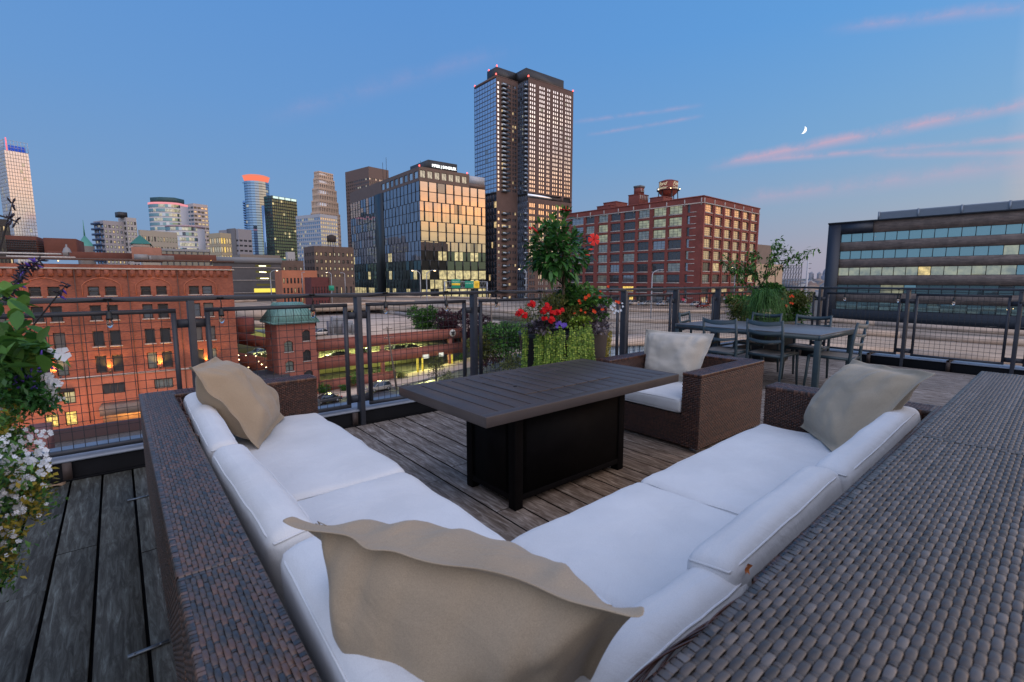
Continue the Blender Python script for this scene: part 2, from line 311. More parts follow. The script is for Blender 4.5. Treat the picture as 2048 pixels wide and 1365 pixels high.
# ------------------------------------------------------------------ foreground materials
def woodmat():
    m = bpy.data.materials.new('weathered_wood'); m.use_nodes = True; t = m.node_tree; b = t.nodes['Principled BSDF']; n = t.nodes.new; l = t.links.new
    at = n('ShaderNodeAttribute'); at.attribute_name = 'tint'
    tx = n('ShaderNodeTexCoord'); mp = n('ShaderNodeMapping'); mp.inputs['Scale'].default_value = (14, 1.6, 1); l(tx.outputs['Object'], mp.inputs[0])
    cx = n('ShaderNodeCombineXYZ'); ml = n('ShaderNodeMath'); ml.operation = 'MULTIPLY'; ml.inputs[1].default_value = 57; l(at.outputs['Fac'], ml.inputs[0]); l(ml.outputs[0], cx.inputs[1]); l(cx.outputs[0], mp.inputs['Location'])
    g1 = n('ShaderNodeTexNoise'); g1.inputs['Scale'].default_value = 3.5; g1.inputs['Detail'].default_value = 10; g1.inputs['Roughness'].default_value = .72; g1.inputs['Distortion'].default_value = .8; l(mp.outputs[0], g1.inputs[0])
    g2 = n('ShaderNodeTexNoise'); g2.inputs['Scale'].default_value = 2.0; g2.inputs['Detail'].default_value = 6; l(tx.outputs['Object'], g2.inputs[0])
    cr = n('ShaderNodeValToRGB'); e = cr.color_ramp.elements; e[0].position = .28; e[0].color = (.055, .040, .032, 1); e[1].position = .72; e[1].color = (.56, .53, .51, 1); x = e.new(.46); x.color = (.150, .120, .100, 1); x = e.new(.58); x.color = (.28, .245, .22, 1)
    l(g1.outputs[0], cr.inputs[0])
    # darker, greener boards on the outer strip; bare brown board by the fire table
    sp = n('ShaderNodeSeparateXYZ'); l(tx.outputs['Object'], sp.inputs[0])
    mr = n('ShaderNodeMapRange'); mr.inputs[1].default_value = .35; mr.inputs[2].default_value = .65; mr.inputs[3].default_value = .80; mr.inputs[4].default_value = 1.15; l(g2.outputs[0], mr.inputs[0])
    m1 = n('ShaderNodeMix'); m1.data_type = 'RGBA'; m1.blend_type = 'MULTIPLY'; m1.inputs[0].default_value = 1; l(cr.outputs[0], m1.inputs[6]); l(mr.outputs[0], m1.inputs[7])
    outer_tone = n('ShaderNodeMapRange'); outer_tone.inputs[1].default_value = .3; outer_tone.inputs[2].default_value = .02; outer_tone.inputs[3].default_value = 0; outer_tone.inputs[4].default_value = 1; l(sp.outputs[0], outer_tone.inputs[0])
    m2 = n('ShaderNodeMix'); m2.data_type = 'RGBA'; m2.blend_type = 'MULTIPLY'; m2.inputs[7].default_value = (.34, .40, .38, 1); l(outer_tone.outputs[0], m2.inputs[0]); l(m1.outputs[2], m2.inputs[6])
    # browner, less bleached wood where furniture has sheltered it
    vd = n('ShaderNodeVectorMath'); vd.operation = 'DISTANCE'; vd.inputs[1].default_value = (2.6, 1.75, 0); l(tx.outputs['Object'], vd.inputs[0])
    br = n('ShaderNodeMapRange'); br.inputs[1].default_value = 1.2; br.inputs[2].default_value = .35; br.inputs[3].default_value = 0; br.inputs[4].default_value = .85; l(vd.outputs['Value'], br.inputs[0])
    m3 = n('ShaderNodeMix'); m3.data_type = 'RGBA'; m3.blend_type = 'MULTIPLY'; m3.inputs[7].default_value = (1.12, .86, .60, 1); l(br.outputs[0], m3.inputs[0]); l(m2.outputs[2], m3.inputs[6])
    l(m3.outputs[2], b.inputs['Base Color']); b.inputs['Roughness'].default_value = .72; b.inputs['Specular IOR Level'].default_value = .3
    bp = n('ShaderNodeBump'); bp.inputs['Strength'].default_value = .5; bp.inputs['Distance'].default_value = .004; l(g1.outputs[0], bp.inputs['Height']); l(bp.outputs[0], b.inputs['Normal'])
    return m
WOOD = woodmat()
BLACK = mat('black_paint', (.004, .004, .005), .7, spec=.12, var=.3, vscale=5)
STEEL = mat('grey_steel_paint', (.040, .044, .056), .45, spec=.35, var=.18, vscale=9, bump=.05, bscale=80)
STEEL_L = mat('light_flashing', (.22, .25, .30), .45, var=.2, vscale=4)
WIREM = mat('mesh_wire', (.022, .024, .028), .6)
RAT_BR = tintmat('brown_rattan', [(0, (.014, .005, .003)), (.3, (.036, .013, .008)), (.65, (.078, .029, .016)), (1, (.125, .052, .028))], rough=.28, noisy=.15, nscale=60, spec=.6)
RAT_GR = tintmat('weathered_rattan', [(0, (.030, .032, .036)), (.35, (.058, .052, .050)), (.5, (.125, .070, .050)), (.68, (.068, .058, .054)), (1, (.165, .098, .070))], rough=.32, noisy=.12, nscale=60, spec=.55)
RAT_GR2 = tintmat('grey_rattan', [(0, (.042, .037, .034)), (.35, (.078, .063, .054)), (.7, (.098, .082, .073)), (1, (.14, .122, .112))], rough=.36, noisy=.12, nscale=60, spec=.5)
RATDK = mat('rattan_core', (.012, .009, .008), .8)
def fabric(name, c, b=.15, nb=1.0):
    m = bpy.data.materials.new(name); m.use_nodes = True; t = m.node_tree; p = t.nodes['Principled BSDF']; n = t.nodes.new; l = t.links.new
    tx = n('ShaderNodeTexCoord'); nz = n('ShaderNodeTexNoise'); nz.inputs['Scale'].default_value = 3.5; nz.inputs['Detail'].default_value = 7; l(tx.outputs['Object'], nz.inputs[0])
    mr = n('ShaderNodeMapRange'); mr.inputs[1].default_value = .3; mr.inputs[2].default_value = .7; mr.inputs[3].default_value = 1 - b; mr.inputs[4].default_value = 1; l(nz.outputs[0], mr.inputs[0])
    n2 = n('ShaderNodeTexNoise'); n2.inputs['Scale'].default_value = 620; n2.inputs['Detail'].default_value = 3; l(tx.outputs['Object'], n2.inputs[0])
    m2 = n('ShaderNodeMapRange'); m2.inputs[1].default_value = .3; m2.inputs[2].default_value = .7; m2.inputs[3].default_value = 1 - .13 * nb; m2.inputs[4].default_value = 1 + .08 * nb; l(n2.outputs[0], m2.inputs[0])
    mm = n('ShaderNodeMath'); mm.operation = 'MULTIPLY'; l(mr.outputs[0], mm.inputs[0]); l(m2.outputs[0], mm.inputs[1])
    mx = n('ShaderNodeMix'); mx.data_type = 'RGBA'; mx.blend_type = 'MULTIPLY'; mx.inputs[0].default_value = 1; mx.inputs[6].default_value = (*c, 1); l(mm.outputs[0], mx.inputs[7]); l(mx.outputs[2], p.inputs['Base Color'])
    p.inputs['Roughness'].default_value = .95; p.inputs['Specular IOR Level'].default_value = .15; p.inputs['Sheen Weight'].default_value = .15
    bp = n('ShaderNodeBump'); bp.inputs['Strength'].default_value = .25; bp.inputs['Distance'].default_value = .001; l(n2.outputs[0], bp.inputs['Height'])
    b2 = n('ShaderNodeBump'); b2.inputs['Strength'].default_value = .42; b2.inputs['Distance'].default_value = .02
    n3 = n('ShaderNodeTexNoise'); n3.inputs['Scale'].default_value = 5; n3.inputs['Detail'].default_value = 5; n3.inputs['Distortion'].default_value = 1.3; l(tx.outputs['Object'], n3.inputs[0])
    l(n3.outputs[0], b2.inputs['Height']); l(bp.outputs[0], b2.inputs['Normal']); l(b2.outputs[0], p.inputs['Normal'])
    MATS[name] = m; return m
WHITE = fabric('white_canvas', (.67, .68, .69), .14, .8)
TAN = fabric('tan_linen', (.375, .295, .205), .14, 1.6)
CREAM = fabric('cream_linen', (.50, .46, .40), .12, 1.6)
TABLE_TOP = mat('brown_aluminium', (.060, .047, .042), .45, spec=.35, var=.12, vscale=6, bump=.03, bscale=300)
TABLE_BASE = mat('black_powder_coat', (.005, .004, .004), .6, spec=.08, var=.3, vscale=8)
DGREEN = mat('slate_paint', (.028, .050, .062), .42, var=.15, vscale=10)
SLING = mat('sling_fabric', (.16, .15, .14), .8, var=.1, vscale=40)
BULB = glassmat('clear_bulb', (.8, .85, .9), .10, .02)
def clearglass():
    m = bpy.data.materials.new('bulb_glass'); m.use_nodes = True; b = m.node_tree.nodes['Principled BSDF']
    b.inputs['Transmission Weight'].default_value = 1; b.inputs['Roughness'].default_value = .02; b.inputs['IOR'].default_value = 1.2; b.inputs['Base Color'].default_value = (.95, .97, 1, 1); return m
BGLASS = clearglass()
RUBBER = mat('black_rubber', (.008, .009, .01), .5)

# ------------------------------------------------------------------ deck
YD, XD = 4.17, 9.10                                    # outer edges of the boards
d = MB(); pitch = .158; gap = .0115; x = -.325 - pitch * 14
k = 0; rd = random.Random(5)
joints = {11: [3.0, .9], 12: [2.05], 13: [2.72, 1.0], 14: [3.05, 2.0]}
while x < XD:
    cuts = [-3.2]; 
    if k in joints: cuts += sorted(joints[k])
    else:
        y = -3.2 + rd.uniform(.6, 3.2)
        while y < YD - .7: cuts.append(y); y += rd.uniform(1.8, 3.6)
    cuts.append(YD)
    for a, b in zip(cuts, cuts[1:]):
        xa, xb = x + gap / 2, min(x + pitch, XD) - gap / 2; a2, b2 = a + .0015, b - .0015; zt = rd.uniform(-.0015, .0015); c = .003
        P = [(xa, -.04), (xa, zt - c), (xa + c, zt), (xb - c, zt), (xb, zt - c), (xb, -.04)]
        vs = [(px, yy, pz) for yy in (a2, b2) for px, pz in P]; tq = rd.random()
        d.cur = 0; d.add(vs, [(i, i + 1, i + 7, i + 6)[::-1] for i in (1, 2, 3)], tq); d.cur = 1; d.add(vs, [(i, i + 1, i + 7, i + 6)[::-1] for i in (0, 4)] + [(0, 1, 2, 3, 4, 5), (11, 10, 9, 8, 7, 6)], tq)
    x += pitch; k += 1
struct(d, 'deck', [WOOD, mat('shaded_board_side', (.012, .010, .009), .9, spec=.1)], 'weathered grey-brown timber terrace boards with narrow dark gaps')  # board sides coloured near-black to put in the shade between boards
s = MB(); s.box(-5, XD + .3, -3.4, YD + .3, -.4, -.045); struct(s, 'deck_underlay', BLACK, 'black void under the terrace boards')
# kerb: black channel with pale flashing on top, along both open edges
for nm, lab, bx, lg in (('edge_kerb', 'black steel channel with pale ledge under the long left railing', (-6, XD + .42, 4.19, 4.225), 'x'), ('edge_kerb', 'black steel channel with pale ledge under the right-hand railing', (9.155, 9.19, -6, 4.19), 'y')):
    t = thing(nm, lab, 'kerb', (bx[0] if lg == 'x' else bx[0], bx[2], 0))
    o_ = (bx[0], bx[2], 0); m1 = MB(o_); m1.box(bx[0], bx[1], bx[2], bx[3], -.3, .122)
    if lg == 'x': m1.box(bx[0], bx[1], bx[2] - .03, bx[2], .0, .012)
    m1.build('channel', BLACK, t)
    m2 = MB(o_)
    if lg == 'x': m2.box(bx[0], bx[1], 4.185, 4.56, .1225, .135); m2.box(bx[0], bx[1], 4.545, 4.56, .0, .1225)
    else: m2.box(9.15, 9.53, -6, 4.18, .1225, .135); m2.box(9.515, 9.53, -6, 4.18, 0, .1225)
    m2.build('ledge', STEEL_L, t)
    m3 = MB(o_)
    if lg == 'x':
        for px in (-.36, 1.55, 3.5): m3.box(px, px + .045, 4.165, 4.19, .0, .121)
    else:
        for py in (1.4, 2.35, 3.35, .4, -.6): m3.box(9.12, 9.155, py, py + .045, .0, .16); m3.box(9.12, 9.5, py + .01, py + .035, .136, .16)
    m3.build('bracket', mat('rusty_bracket', (.05, .035, .03), .7, var=.4, vscale=8), t)

# ------------------------------------------------------------------ railings
ZR = 1.184
def railing(label, axis, c0, s0, s1, posts, far_end):
    """axis 'x': runs along x at y=c0; axis 'y': runs along y at x=c0"""
    P = (lambda a, o, z: (a, c0 + o, z)) if axis == 'x' else (lambda a, o, z: (c0 + o, a, z))
    O = Vector(P(s0, 0, 0)); t = thing('railing', label, 'railing', tuple(O))
    m = MB(O); m.bar(P(s0, .0, ZR - .016), P(s1, .0, ZR - .016), .058, .032); m.build('handrail', STEEL, t, bevel=.006)
    for p in posts:
        if not (s0 - .01 <= p <= s1 + .01): continue
        m = MB(O); m.bar(P(p, -.012, -.02), P(p, -.012, ZR - .033), .042 if axis == 'x' else .09, .09 if axis == 'x' else .042, up=(0, 1, 0)); m.build('post', STEEL, t, bevel=.003)
        for z in (.987, .235):
            m = MB(O); m.bar(P(p - .088, .01, z), P(p + .088, .01, z), .012, .062); m.build('connector', STEEL, t)
    ps = sorted(posts); 
    for a, b in zip(ps, ps[1:]):
        a2, b2 = a + .088, b - .088
        if b2 < s0 or a2 > s1: continue
        m = MB(O); z0, z1 = .165, 1.095; w = .03
        m.bar(P(a2, .01, z1 - w / 2), P(b2, .01, z1 - w / 2), .03, w); m.bar(P(a2, .01, z0 + w / 2), P(b2, .01, z0 + w / 2), .03, w)
        for q in (a2 + w / 2, b2 - w / 2): m.bar(P(q, .01, z0 + w), P(q, .01, z1 - w), .03, .03, up=(0, 1, 0))
        m.build('panel_frame', STEEL, t)
        m = MB(O); rr = .0021; n = int(round((b2 - a2 - .06) / .0585)); st = (b2 - a2 - .06) / n
        for i in range(1, n): q = a2 + .03 + i * st; m.tube([P(q, .01, z0 + .03), P(q, .01, z1 - .03)], rr, 5, cap=False)
        n = 15; st = (z1 - z0 - .06) / n
        for i in range(1, n): q = z0 + .03 + i * st; m.tube([P(a2 + .03, .014, q), P(b2 - .03, .014, q)], rr, 5, cap=False)
        m.build('wire_mesh', WIREM, t)
    return t
PA = [.408 + 1.235 * i for i in range(-3, 8)]; PA = [p for p in PA if p < 9.0] + [9.2]
railing('long dark steel railing with square wire mesh from the left edge past the hibiscus', 'x', 4.21, -3.3, 9.2, PA, True)
PB = [3.133 - 1.173 * i for i in range(0, 8)] + [4.2]
railing('dark steel railing with wire mesh panels behind the dining table on the right', 'y', 9.2, -5, 4.17, PB, True)

# string lights
def string_light(label, pts, cable):
    O = Vector(pts[0]); t = thing('string_light', label, 'string light', tuple(O))
    m = MB(O)
    for seg in cable: m.tube(seg, .0042, 6)
    for p in pts: p = Vector(p); m.tube([p + Vector((0, 0, .13)), p + Vector((.004, 0, .09)), p + Vector((0, 0, .045))], .004, 6); m.bar(p + Vector((-.02, 0, .135)), p + Vector((.02, 0, .135)), .014, .012)
    m.build('cable', RUBBER, t, smooth=True)
    for p in pts:
        lp = Vector(p) - O
        m = MB(); m.lathe([(.001, .055), (.012, .053), (.015, .045), (.016, .015), (.019, .012), (.019, -.004), (.0, -.004)], n=14); so = m.build('socket', RUBBER, t, smooth=True, loc=lp)
        b = MB(); b.lathe([(.0005, -.058), (.007, -.056), (.014, -.046), (.0175, -.032), (.017, -.018), (.013, -.006), (.012, 0)], n=14); b.build('bulb', BGLASS, t, smooth=True, loc=lp)
        fl = MB(); fl.tube([(-.004, 0, -.004), (-.005, 0, -.034), (.001, 0, -.026), (.005, 0, -.036), (.004, 0, -.004)], .0012, 5); fl.build('filament', mat('filament', (.5, .4, .3), .4, metal=.6), t, loc=lp)
def sagline(a, b, sag, n=10):
    a, b = Vector(a), Vector(b); return [a.lerp(b, i / n) - Vector((0, 0, sag * 4 * (i / n) * (1 - i / n))) for i in range(n + 1)]
bx = [(-1.3, 1.06), (-.049, 1.04), (.594, 1.035), (1.25, 1.045), (1.891, 1.05), (2.531, 1.05), (3.153, 1.05), (3.78, 1.04), (4.40, 1.04), (5.026, 1.035), (5.623, 1.015), (6.217, 1.01), (6.794, 1.015), (7.405, 1.005), (7.974, 1.025), (8.6, 1.02)]
ya = 4.165; A_ = [(x_, ya, z_) for x_, z_ in bx]
cb = []
for (x0, y0_, z0_), (x1, y1_, z1_) in zip(A_, A_[1:]):
    cb.append(sagline((x0, y0_, z0_ + .13), ((x0 + x1) / 2, ya + .01, 1.15), .004, 6) + sagline(((x0 + x1) / 2, ya + .01, 1.15), (x1, y1_, z1_ + .13), .004, 6)[1:])
string_light('string of clear bulbs on black cable hung under the long left handrail', A_, cb)
by = [(3.394, 1.04), (2.766, 1.02), (2.073, 1.015), (1.439, 1.0), (.78, 1.0), (.1, 1.01)]
B_ = [(9.155, y_, z_) for y_, z_ in by]
cb = [sagline((a[0], a[1], a[2] + .13), (b[0], b[1], b[2] + .13), .012, 8) for a, b in zip(B_, B_[1:])]
string_light('string of clear bulbs on black cable hung under the right-hand handrail', B_, cb)

# ------------------------------------------------------------------ woven rattan
def weave(mb, O, U, V, LU, LV, cw=.0112, P=.032, h=.0028, seed=1, lo=0.0, hi=1.0, fr=.40):
    """real strands: floats along U passing over and under strands that run along V; U x V points outwards"""
    rg = np.random.RandomState(seed); O = np.array(O, float); U = np.array(Vector(U).normalized()); V = np.array(Vector(V).normalized()); Nn = np.cross(U, V)
    nV = max(1, int(round(LV / cw))); cw = LV / nV; nU = max(1, int(round(LU / P))); P = LU / nU; off = np.array(mb.off)
    def patches(cen, us, uh, vs_, vh, tn, jit):
        n = len(cen); a_, b_ = len(us), len(vs_); loc = np.array([[u, v, x + y] for u, x in zip(us, uh) for v, y in zip(vs_, vh)])
        pu = np.clip(cen[:, None, 0] + loc[None, :, 0], 0, LU); pv = np.clip(cen[:, None, 1] + loc[None, :, 1], 0, LV); pz = loc[None, :, 2] + rg.normal(size=(n, 1)) * jit
        pts = O + pu[..., None] * U + pv[..., None] * V + pz[..., None] * Nn; base = len(mb.v)
        mb.v += [tuple(p) for p in (pts.reshape(-1, 3) - off).tolist()]
        q = [(i * b_ + j, (i + 1) * b_ + j, (i + 1) * b_ + j + 1, i * b_ + j + 1) for i in range(a_ - 1) for j in range(b_ - 1)]
        fs = (np.array(q)[None] + (np.arange(n) * a_ * b_)[:, None, None] + base).reshape(-1, 4); mb.f += [tuple(f) for f in fs.tolist()]; mb.t += np.repeat(tn, len(q)).tolist(); mb.mi += [0] * len(fs)
    J, K = np.meshgrid(np.arange(nV), np.arange(nU + 1), indexing='ij'); offj = np.where(J % 2, 0.0, P / 2)
    cu = (K * P + offj).ravel(); cv = ((J + .5) * cw).ravel(); ok = (cu >= -.01 * P) & (cu <= LU + .01 * P)
    cen = np.stack([cu[ok] + rg.normal(size=ok.sum()) * .0007, cv[ok] + rg.normal(size=ok.sum()) * .0003], 1)
    rowt = rg.uniform(lo, hi, nV)[J.ravel()[ok]]; tn = np.clip(.45 * rowt + .55 * rg.uniform(lo, hi, len(cen)), 0, 1)
    patches(cen, np.array([-1, -.82, -.5, 0, .5, .82, 1]) * (fr + .06) * P, np.array([-1.6, -.15, .75, 1, .75, -.15, -1.6]) * h, np.array([-.485, -.33, .33, .485]) * cw, np.array([-.7, 0, 0, -.7]) * h, tn, .00025)
    cu = (K * P + np.where(J % 2, P / 2, 0.0)).ravel(); ok = (cu >= -.01 * P) & (cu <= LU + .01 * P); cen = np.stack([cu[ok], cv[ok]], 1); g = (.5 - fr) * P
    patches(cen, np.array([-1, -.5, .5, 1]) * g, np.array([-.6, 0, 0, -.6]) * h, np.array([-.62, -.35, 0, .35, .62]) * cw, np.array([-1.3, -.1, .35, -.1, -1.3]) * h, rg.uniform(lo, hi, len(cen)) * .55, .0002)
def wbox(x0, x1, y0, y1, z0, z1, faces, name, m, parent, off, M=None, seed=3, top_along='x', cw=.0112, P=.032, sideP=.026, sidecw=.0085, h=.0023, fr=.40, sfr=.30):
    """one woven block: dark core, strands on the named faces, wrapped rim"""
    off = Vector(off); core = MB(off); e = .003
    core.box(x0 + e, x1 - e, y0 + e, y1 - e, z0 + e, z1 - e); core.build('core', RATDK, parent)
    w = MB(off)
    if 't' in faces:
        if top_along == 'x': weave(w, (x0, y0, z1), (1, 0, 0), (0, 1, 0), x1 - x0, y1 - y0, cw, P, h, seed, fr=fr)
        else: weave(w, (x0, y1, z1), (0, -1, 0), (1, 0, 0), y1 - y0, x1 - x0, cw, P, h, seed, fr=fr)
    if 'w' in faces: weave(w, (x0, y1, z0), (0, -1, 0), (0, 0, 1), y1 - y0, z1 - z0, sidecw, sideP, .0034, seed + 1, fr=sfr)
    if 'e' in faces: weave(w, (x1, y0, z0), (0, 1, 0), (0, 0, 1), y1 - y0, z1 - z0, sidecw, sideP, .0034, seed + 2, fr=sfr)
    if 's' in faces: weave(w, (x0, y0, z0), (1, 0, 0), (0, 0, 1), x1 - x0, z1 - z0, sidecw, sideP, .0034, seed + 3, fr=sfr)
    if 'n' in faces: weave(w, (x1, y1, z0), (-1, 0, 0), (0, 0, 1), x1 - x0, z1 - z0, sidecw, sideP, .0034, seed + 4, fr=sfr)
    w.build(name, m, parent, smooth=True)
    if 't' in faces:                                    # strands folded over the edge
        r = MB(off); rg = random.Random(seed); sides = []
        for (ax, ay), (bx_, by_) in (((x0, y0), (x1, y0)), ((x1, y0), (x1, y1)), ((x1, y1), (x0, y1)), ((x0, y1), (x0, y0))):
            a, b = Vector((ax, ay, z1)), Vector((bx_, by_, z1)); Ld = (b - a).length; dd = (b - a).normalized(); nn = Vector((dd.y, -dd.x, 0)); n = int(Ld / .0125)
            for i in range(n):
                p = a + dd * (Ld * (i + .5) / n); hw = dd * .0052; z = rg.uniform(0, .0012)
                vs = [p - hw - nn * .011 + ZZ * (.0012 + z), p + hw - nn * .011 + ZZ * (.0012 + z), p - hw + nn * .001 + ZZ * (.0022 + z), p + hw + nn * .001 + ZZ * (.0022 + z), p - hw + nn * .0045 - ZZ * .004, p + hw + nn * .0045 - ZZ * .004, p - hw + nn * .0035 - ZZ * .018, p + hw + nn * .0035 - ZZ * .018]
                r.add(vs, [(0, 2, 3, 1), (2, 4, 5, 3), (4, 6, 7, 5)], rg.random())
        r.build('wrapped_edge', m, parent)

ZT, ZSEAT = .63, .395                                   # rim height of the rattan, top of the seat cushions
# left sofa: backs on the x = .058 side, its far arm by the railing
S1 = thing('rattan_sofa', 'weathered brown rattan sofa section on the left, its arm close to the railing', 'sofa', (.058, 1.275, 0))
o_ = (.058, 1.275, 0)
wbox(.058, .215, 1.275, 3.57, .04, ZT, 'twe', 'backrest', RAT_GR, S1, o_, top_along='y', seed=11, cw=.0105, P=.042, fr=.415)
wbox(.2155, 1.03, 3.43, 3.57, .04, ZT, 'tse', 'arm', RAT_BR, S1, o_, top_along='x', seed=21, cw=.013)
wbox(.2155, 1.02, 1.275, 3.4295, .06, .27, 'e', 'seat_base', RAT_BR, S1, o_, seed=31)
m = MB(o_)
for px, py in ((.1, 1.33), (.1, 3.5), (.97, 1.33), (.97, 3.5)): m.box(px - .02, px + .02, py - .02, py + .02, 0.001, .045)
m.build('foot', BLACK, S1)
# corner section
S2_ = thing('rattan_sofa', 'weathered brown rattan corner section at the bottom, under the big tan pillow', 'sofa', (.058, .3, 0))
o_ = (.058, .3, 0)
wbox(.058, .215, .30, 1.265, .04, ZT, 'twe', 'backrest', RAT_GR, S2_, o_, top_along='y', seed=41, cw=.0105, P=.042, fr=.415)
wbox(.2155, 1.05, .295, .435, .04, ZT, 'tn', 'backrest', RAT_BR, S2_, o_, top_along='x', seed=45)
wbox(.2155, 1.04, .4355, 1.255, .06, .27, '', 'seat_base', RAT_BR, S2_, o_, seed=47)
# right sofa, turned a little; local x along its back, local y towards the seat
ROT = R(2.3); S3 = thing('rattan_sofa', 'brown rattan sofa section on the right, between the dark bar top and the fire table', 'sofa', (1.075, .31, 0), ROT)
wbox(0, 2.30, 0, .145, .04, ZT, 'tn', 'backrest', RAT_BR, S3, (0, 0, 0), top_along='x', seed=51)
wbox(2.13, 2.30, .1455, .955, .04, ZT, 'twn', 'arm', RAT_BR, S3, (0, 0, 0), top_along='y', seed=61, cw=.012)
wbox(0, 2.129, .1455, .94, .06, .27, 'n', 'seat_base', RAT_BR, S3, (0, 0, 0), seed=71)
# a few snapped strands along the inner edge of the corner and the left arm
m = MB((.058, .3, 0)); rr = random.Random(3)
for i in range(6):
    x0 = .52 + i * .05; x1 = x0 + rr.uniform(.25, .4); am = rr.uniform(.006, .022); m.tube([(x0 + (x1 - x0) * q / 10, .438 + am * math.sin(math.pi * q / 10), ZT - .004 + .006 * math.sin(math.pi * q / 10 + i) - .002 * i) for q in range(11)], .0024, 6, tint=rr.uniform(.4, 1))
m.build('snapped_strands', RAT_BR, S2_, smooth=True)
m = MB((.058, 1.275, 0))
for i in range(26):
    y = rr.uniform(2.5, 3.42); xx = .217; m.tube([(xx, y, ZT - .003), (xx + rr.uniform(.004, .02), y + rr.uniform(-.05, .05), ZT + rr.uniform(-.02, .004)), (xx + rr.uniform(0, .03), y + rr.uniform(-.1, .1), ZT + rr.uniform(-.08, -.02))], .0022, 5, tint=rr.uniform(.3, 1))
m.build('snapped_strands', RAT_BR, S1, smooth=True)
# tall bar-height rattan counter in front of the viewer
o_ = (.15, .32, 0); BAR = thing('rattan_counter', 'high grey woven rattan counter across the lower right corner', 'counter', (.15, .272, 0), R(1.97))
wbox(0, 1.60, -.78, 0, .05, .86, 't', 'counter_top', RAT_GR2, BAR, (0, 0, 0), top_along='x', seed=81, P=.034, cw=.0108, h=.0023, fr=.39)
wbox(1.608, 3.07, -.78, 0, .05, .86, 'tne', 'counter_top', RAT_GR2, BAR, (0, 0, 0), top_along='x', seed=91, P=.034, cw=.0108, h=.0023, fr=.39)

# ------------------------------------------------------------------ cushions
def cushion(name, label, cat, sx, sy, sz, loc, rot=(0, 0, 0), r=.035, bulge=.02, wr=.004, seed=0, m=WHITE, group=None, sag=0.0, piping=True, creases=()):
    def axis(h, n):
        q = [-h, -h + r * .3, -h + r * .65, -h + r]; inner = list(np.linspace(-h + r, h - r, n))[1:-1]; return q + inner + [-x for x in q[::-1]]
    X, Y, Z = axis(sx / 2, 18), axis(sy / 2, 18), axis(sz / 2, 3)
    def mp(p):
        h = (sx / 2, sy / 2, sz / 2); inn = Vector([max(-(h[i] - r), min(h[i] - r, p[i])) for i in range(3)]); dd = Vector(p) - inn
        if dd.length > 1e-6: dd = dd.normalized() * r
        q = inn + dd; u, v = q.x / h[0], q.y / h[1]
        b = bulge * (1 - u ** 4) * (1 - v ** 4) * (q.z / h[2])
        b2 = bulge * .6 * (1 - (q.z / h[2]) ** 2)
        q.z += b - (sag * (1 - u * u) * (1 - v * v) if q.z > 0 else 0)
        q.x += b2 * (u if abs(u) > .6 else 0) * .8; q.y += b2 * (v if abs(v) > .6 else 0) * .8
        nv = noise.noise(Vector((q.x * 5 + seed * 7, q.y * 5, q.z * 5))) * wr * 1.6 + noise.noise(Vector((q.x * 14, q.y * 5 + seed * 3, q.z * 6))) * wr
        for (cx_, cy_, ang, ln, dp) in creases:
            ca, sa = math.cos(ang), math.sin(ang); lx = (q.x - cx_) * ca + (q.y - cy_) * sa; ly = -(q.x - cx_) * sa + (q.y - cy_) * ca
            if q.z > 0: nv -= dp * math.exp(-(ly / .014) ** 2) * max(0, 1 - (lx / ln) ** 2) - dp * .7 * math.exp(-((ly - .028) / .02) ** 2) * max(0, 1 - (lx / ln) ** 2)
        q.z += nv * (1 if q.z > 0 else .3); q.x += nv * .5
        return q
    mb = MB()
    for fx in (-1, 1):
        g = [[mp((fx * sx / 2, y, z)) for z in Z] for y in Y]; mb.grid(g if fx > 0 else g[::-1])
        g = [[mp((x, fx * sy / 2, z)) for z in Z] for x in X]; mb.grid(g[::-1] if fx > 0 else g)
        g = [[mp((x, y, fx * sz / 2)) for y in Y] for x in X]; mb.grid(g if fx > 0 else g[::-1])
    O = thing(name, label, cat, loc, 0, group); O.rotation_euler = rot
    o = mb.build('cover', m, O, smooth=True)
    bm = bmesh.new(); bm.from_mesh(o.data); bmesh.ops.remove_doubles(bm, verts=bm.verts, dist=.0004); bmesh.ops.recalc_face_normals(bm, faces=bm.faces); bm.to_mesh(o.data); bm.free()
    sub = o.modifiers.new('smooth', 'SUBSURF'); sub.levels = 1; sub.render_levels = 1
    if piping:
        for sg in (1, -1):
            pts = []; hx_, hy_ = sx / 2, sy / 2; zz = sg * (sz / 2 - r * .3)
            def P_(x, y): q = mp((x, y, zz)); return q + Vector((x, y, 0)).normalized() * .001
            for i in range(13): pts.append(P_(-hx_ + sx * i / 12, -hy_))
            for i in range(1, 13): pts.append(P_(hx_, -hy_ + sy * i / 12))
            for i in range(1, 13): pts.append(P_(hx_ - sx * i / 12, hy_))
            for i in range(1, 13): pts.append(P_(-hx_, hy_ - sy * i / 12))
            pm = MB(); pm.tube(pts, .0030, 6, cap=False); pm.build('piping', m, O, smooth=True)
    return O
SG, BG = 'white seat cushions on the rattan sofa', 'white back cushions along the rattan sofa'
zc = ZSEAT - .065
cushion('seat_cushion', 'long white seat cushion on the left sofa, farthest one by the rattan arm', 'cushion', .80, 1.345, .13, (.625, 2.755, zc), seed=1, group=SG, bulge=.016, sag=.008, wr=.006, creases=((-.1, -.45, .3, .3, .005), (.15, .3, 1.2, .25, .004), (-.2, .1, .2, .2, .004)))
cushion('seat_cushion', 'white seat cushion in the middle of the left sofa run', 'cushion', .79, .80, .13, (.62, 1.672, zc), (0, 0, R(.4)), seed=2, group=SG, bulge=.014, wr=.006, creases=((.1, .1, .9, .3, .005), (-.15, -.2, .3, .25, .004), (.2, -.2, 2.2, .2, .004)))
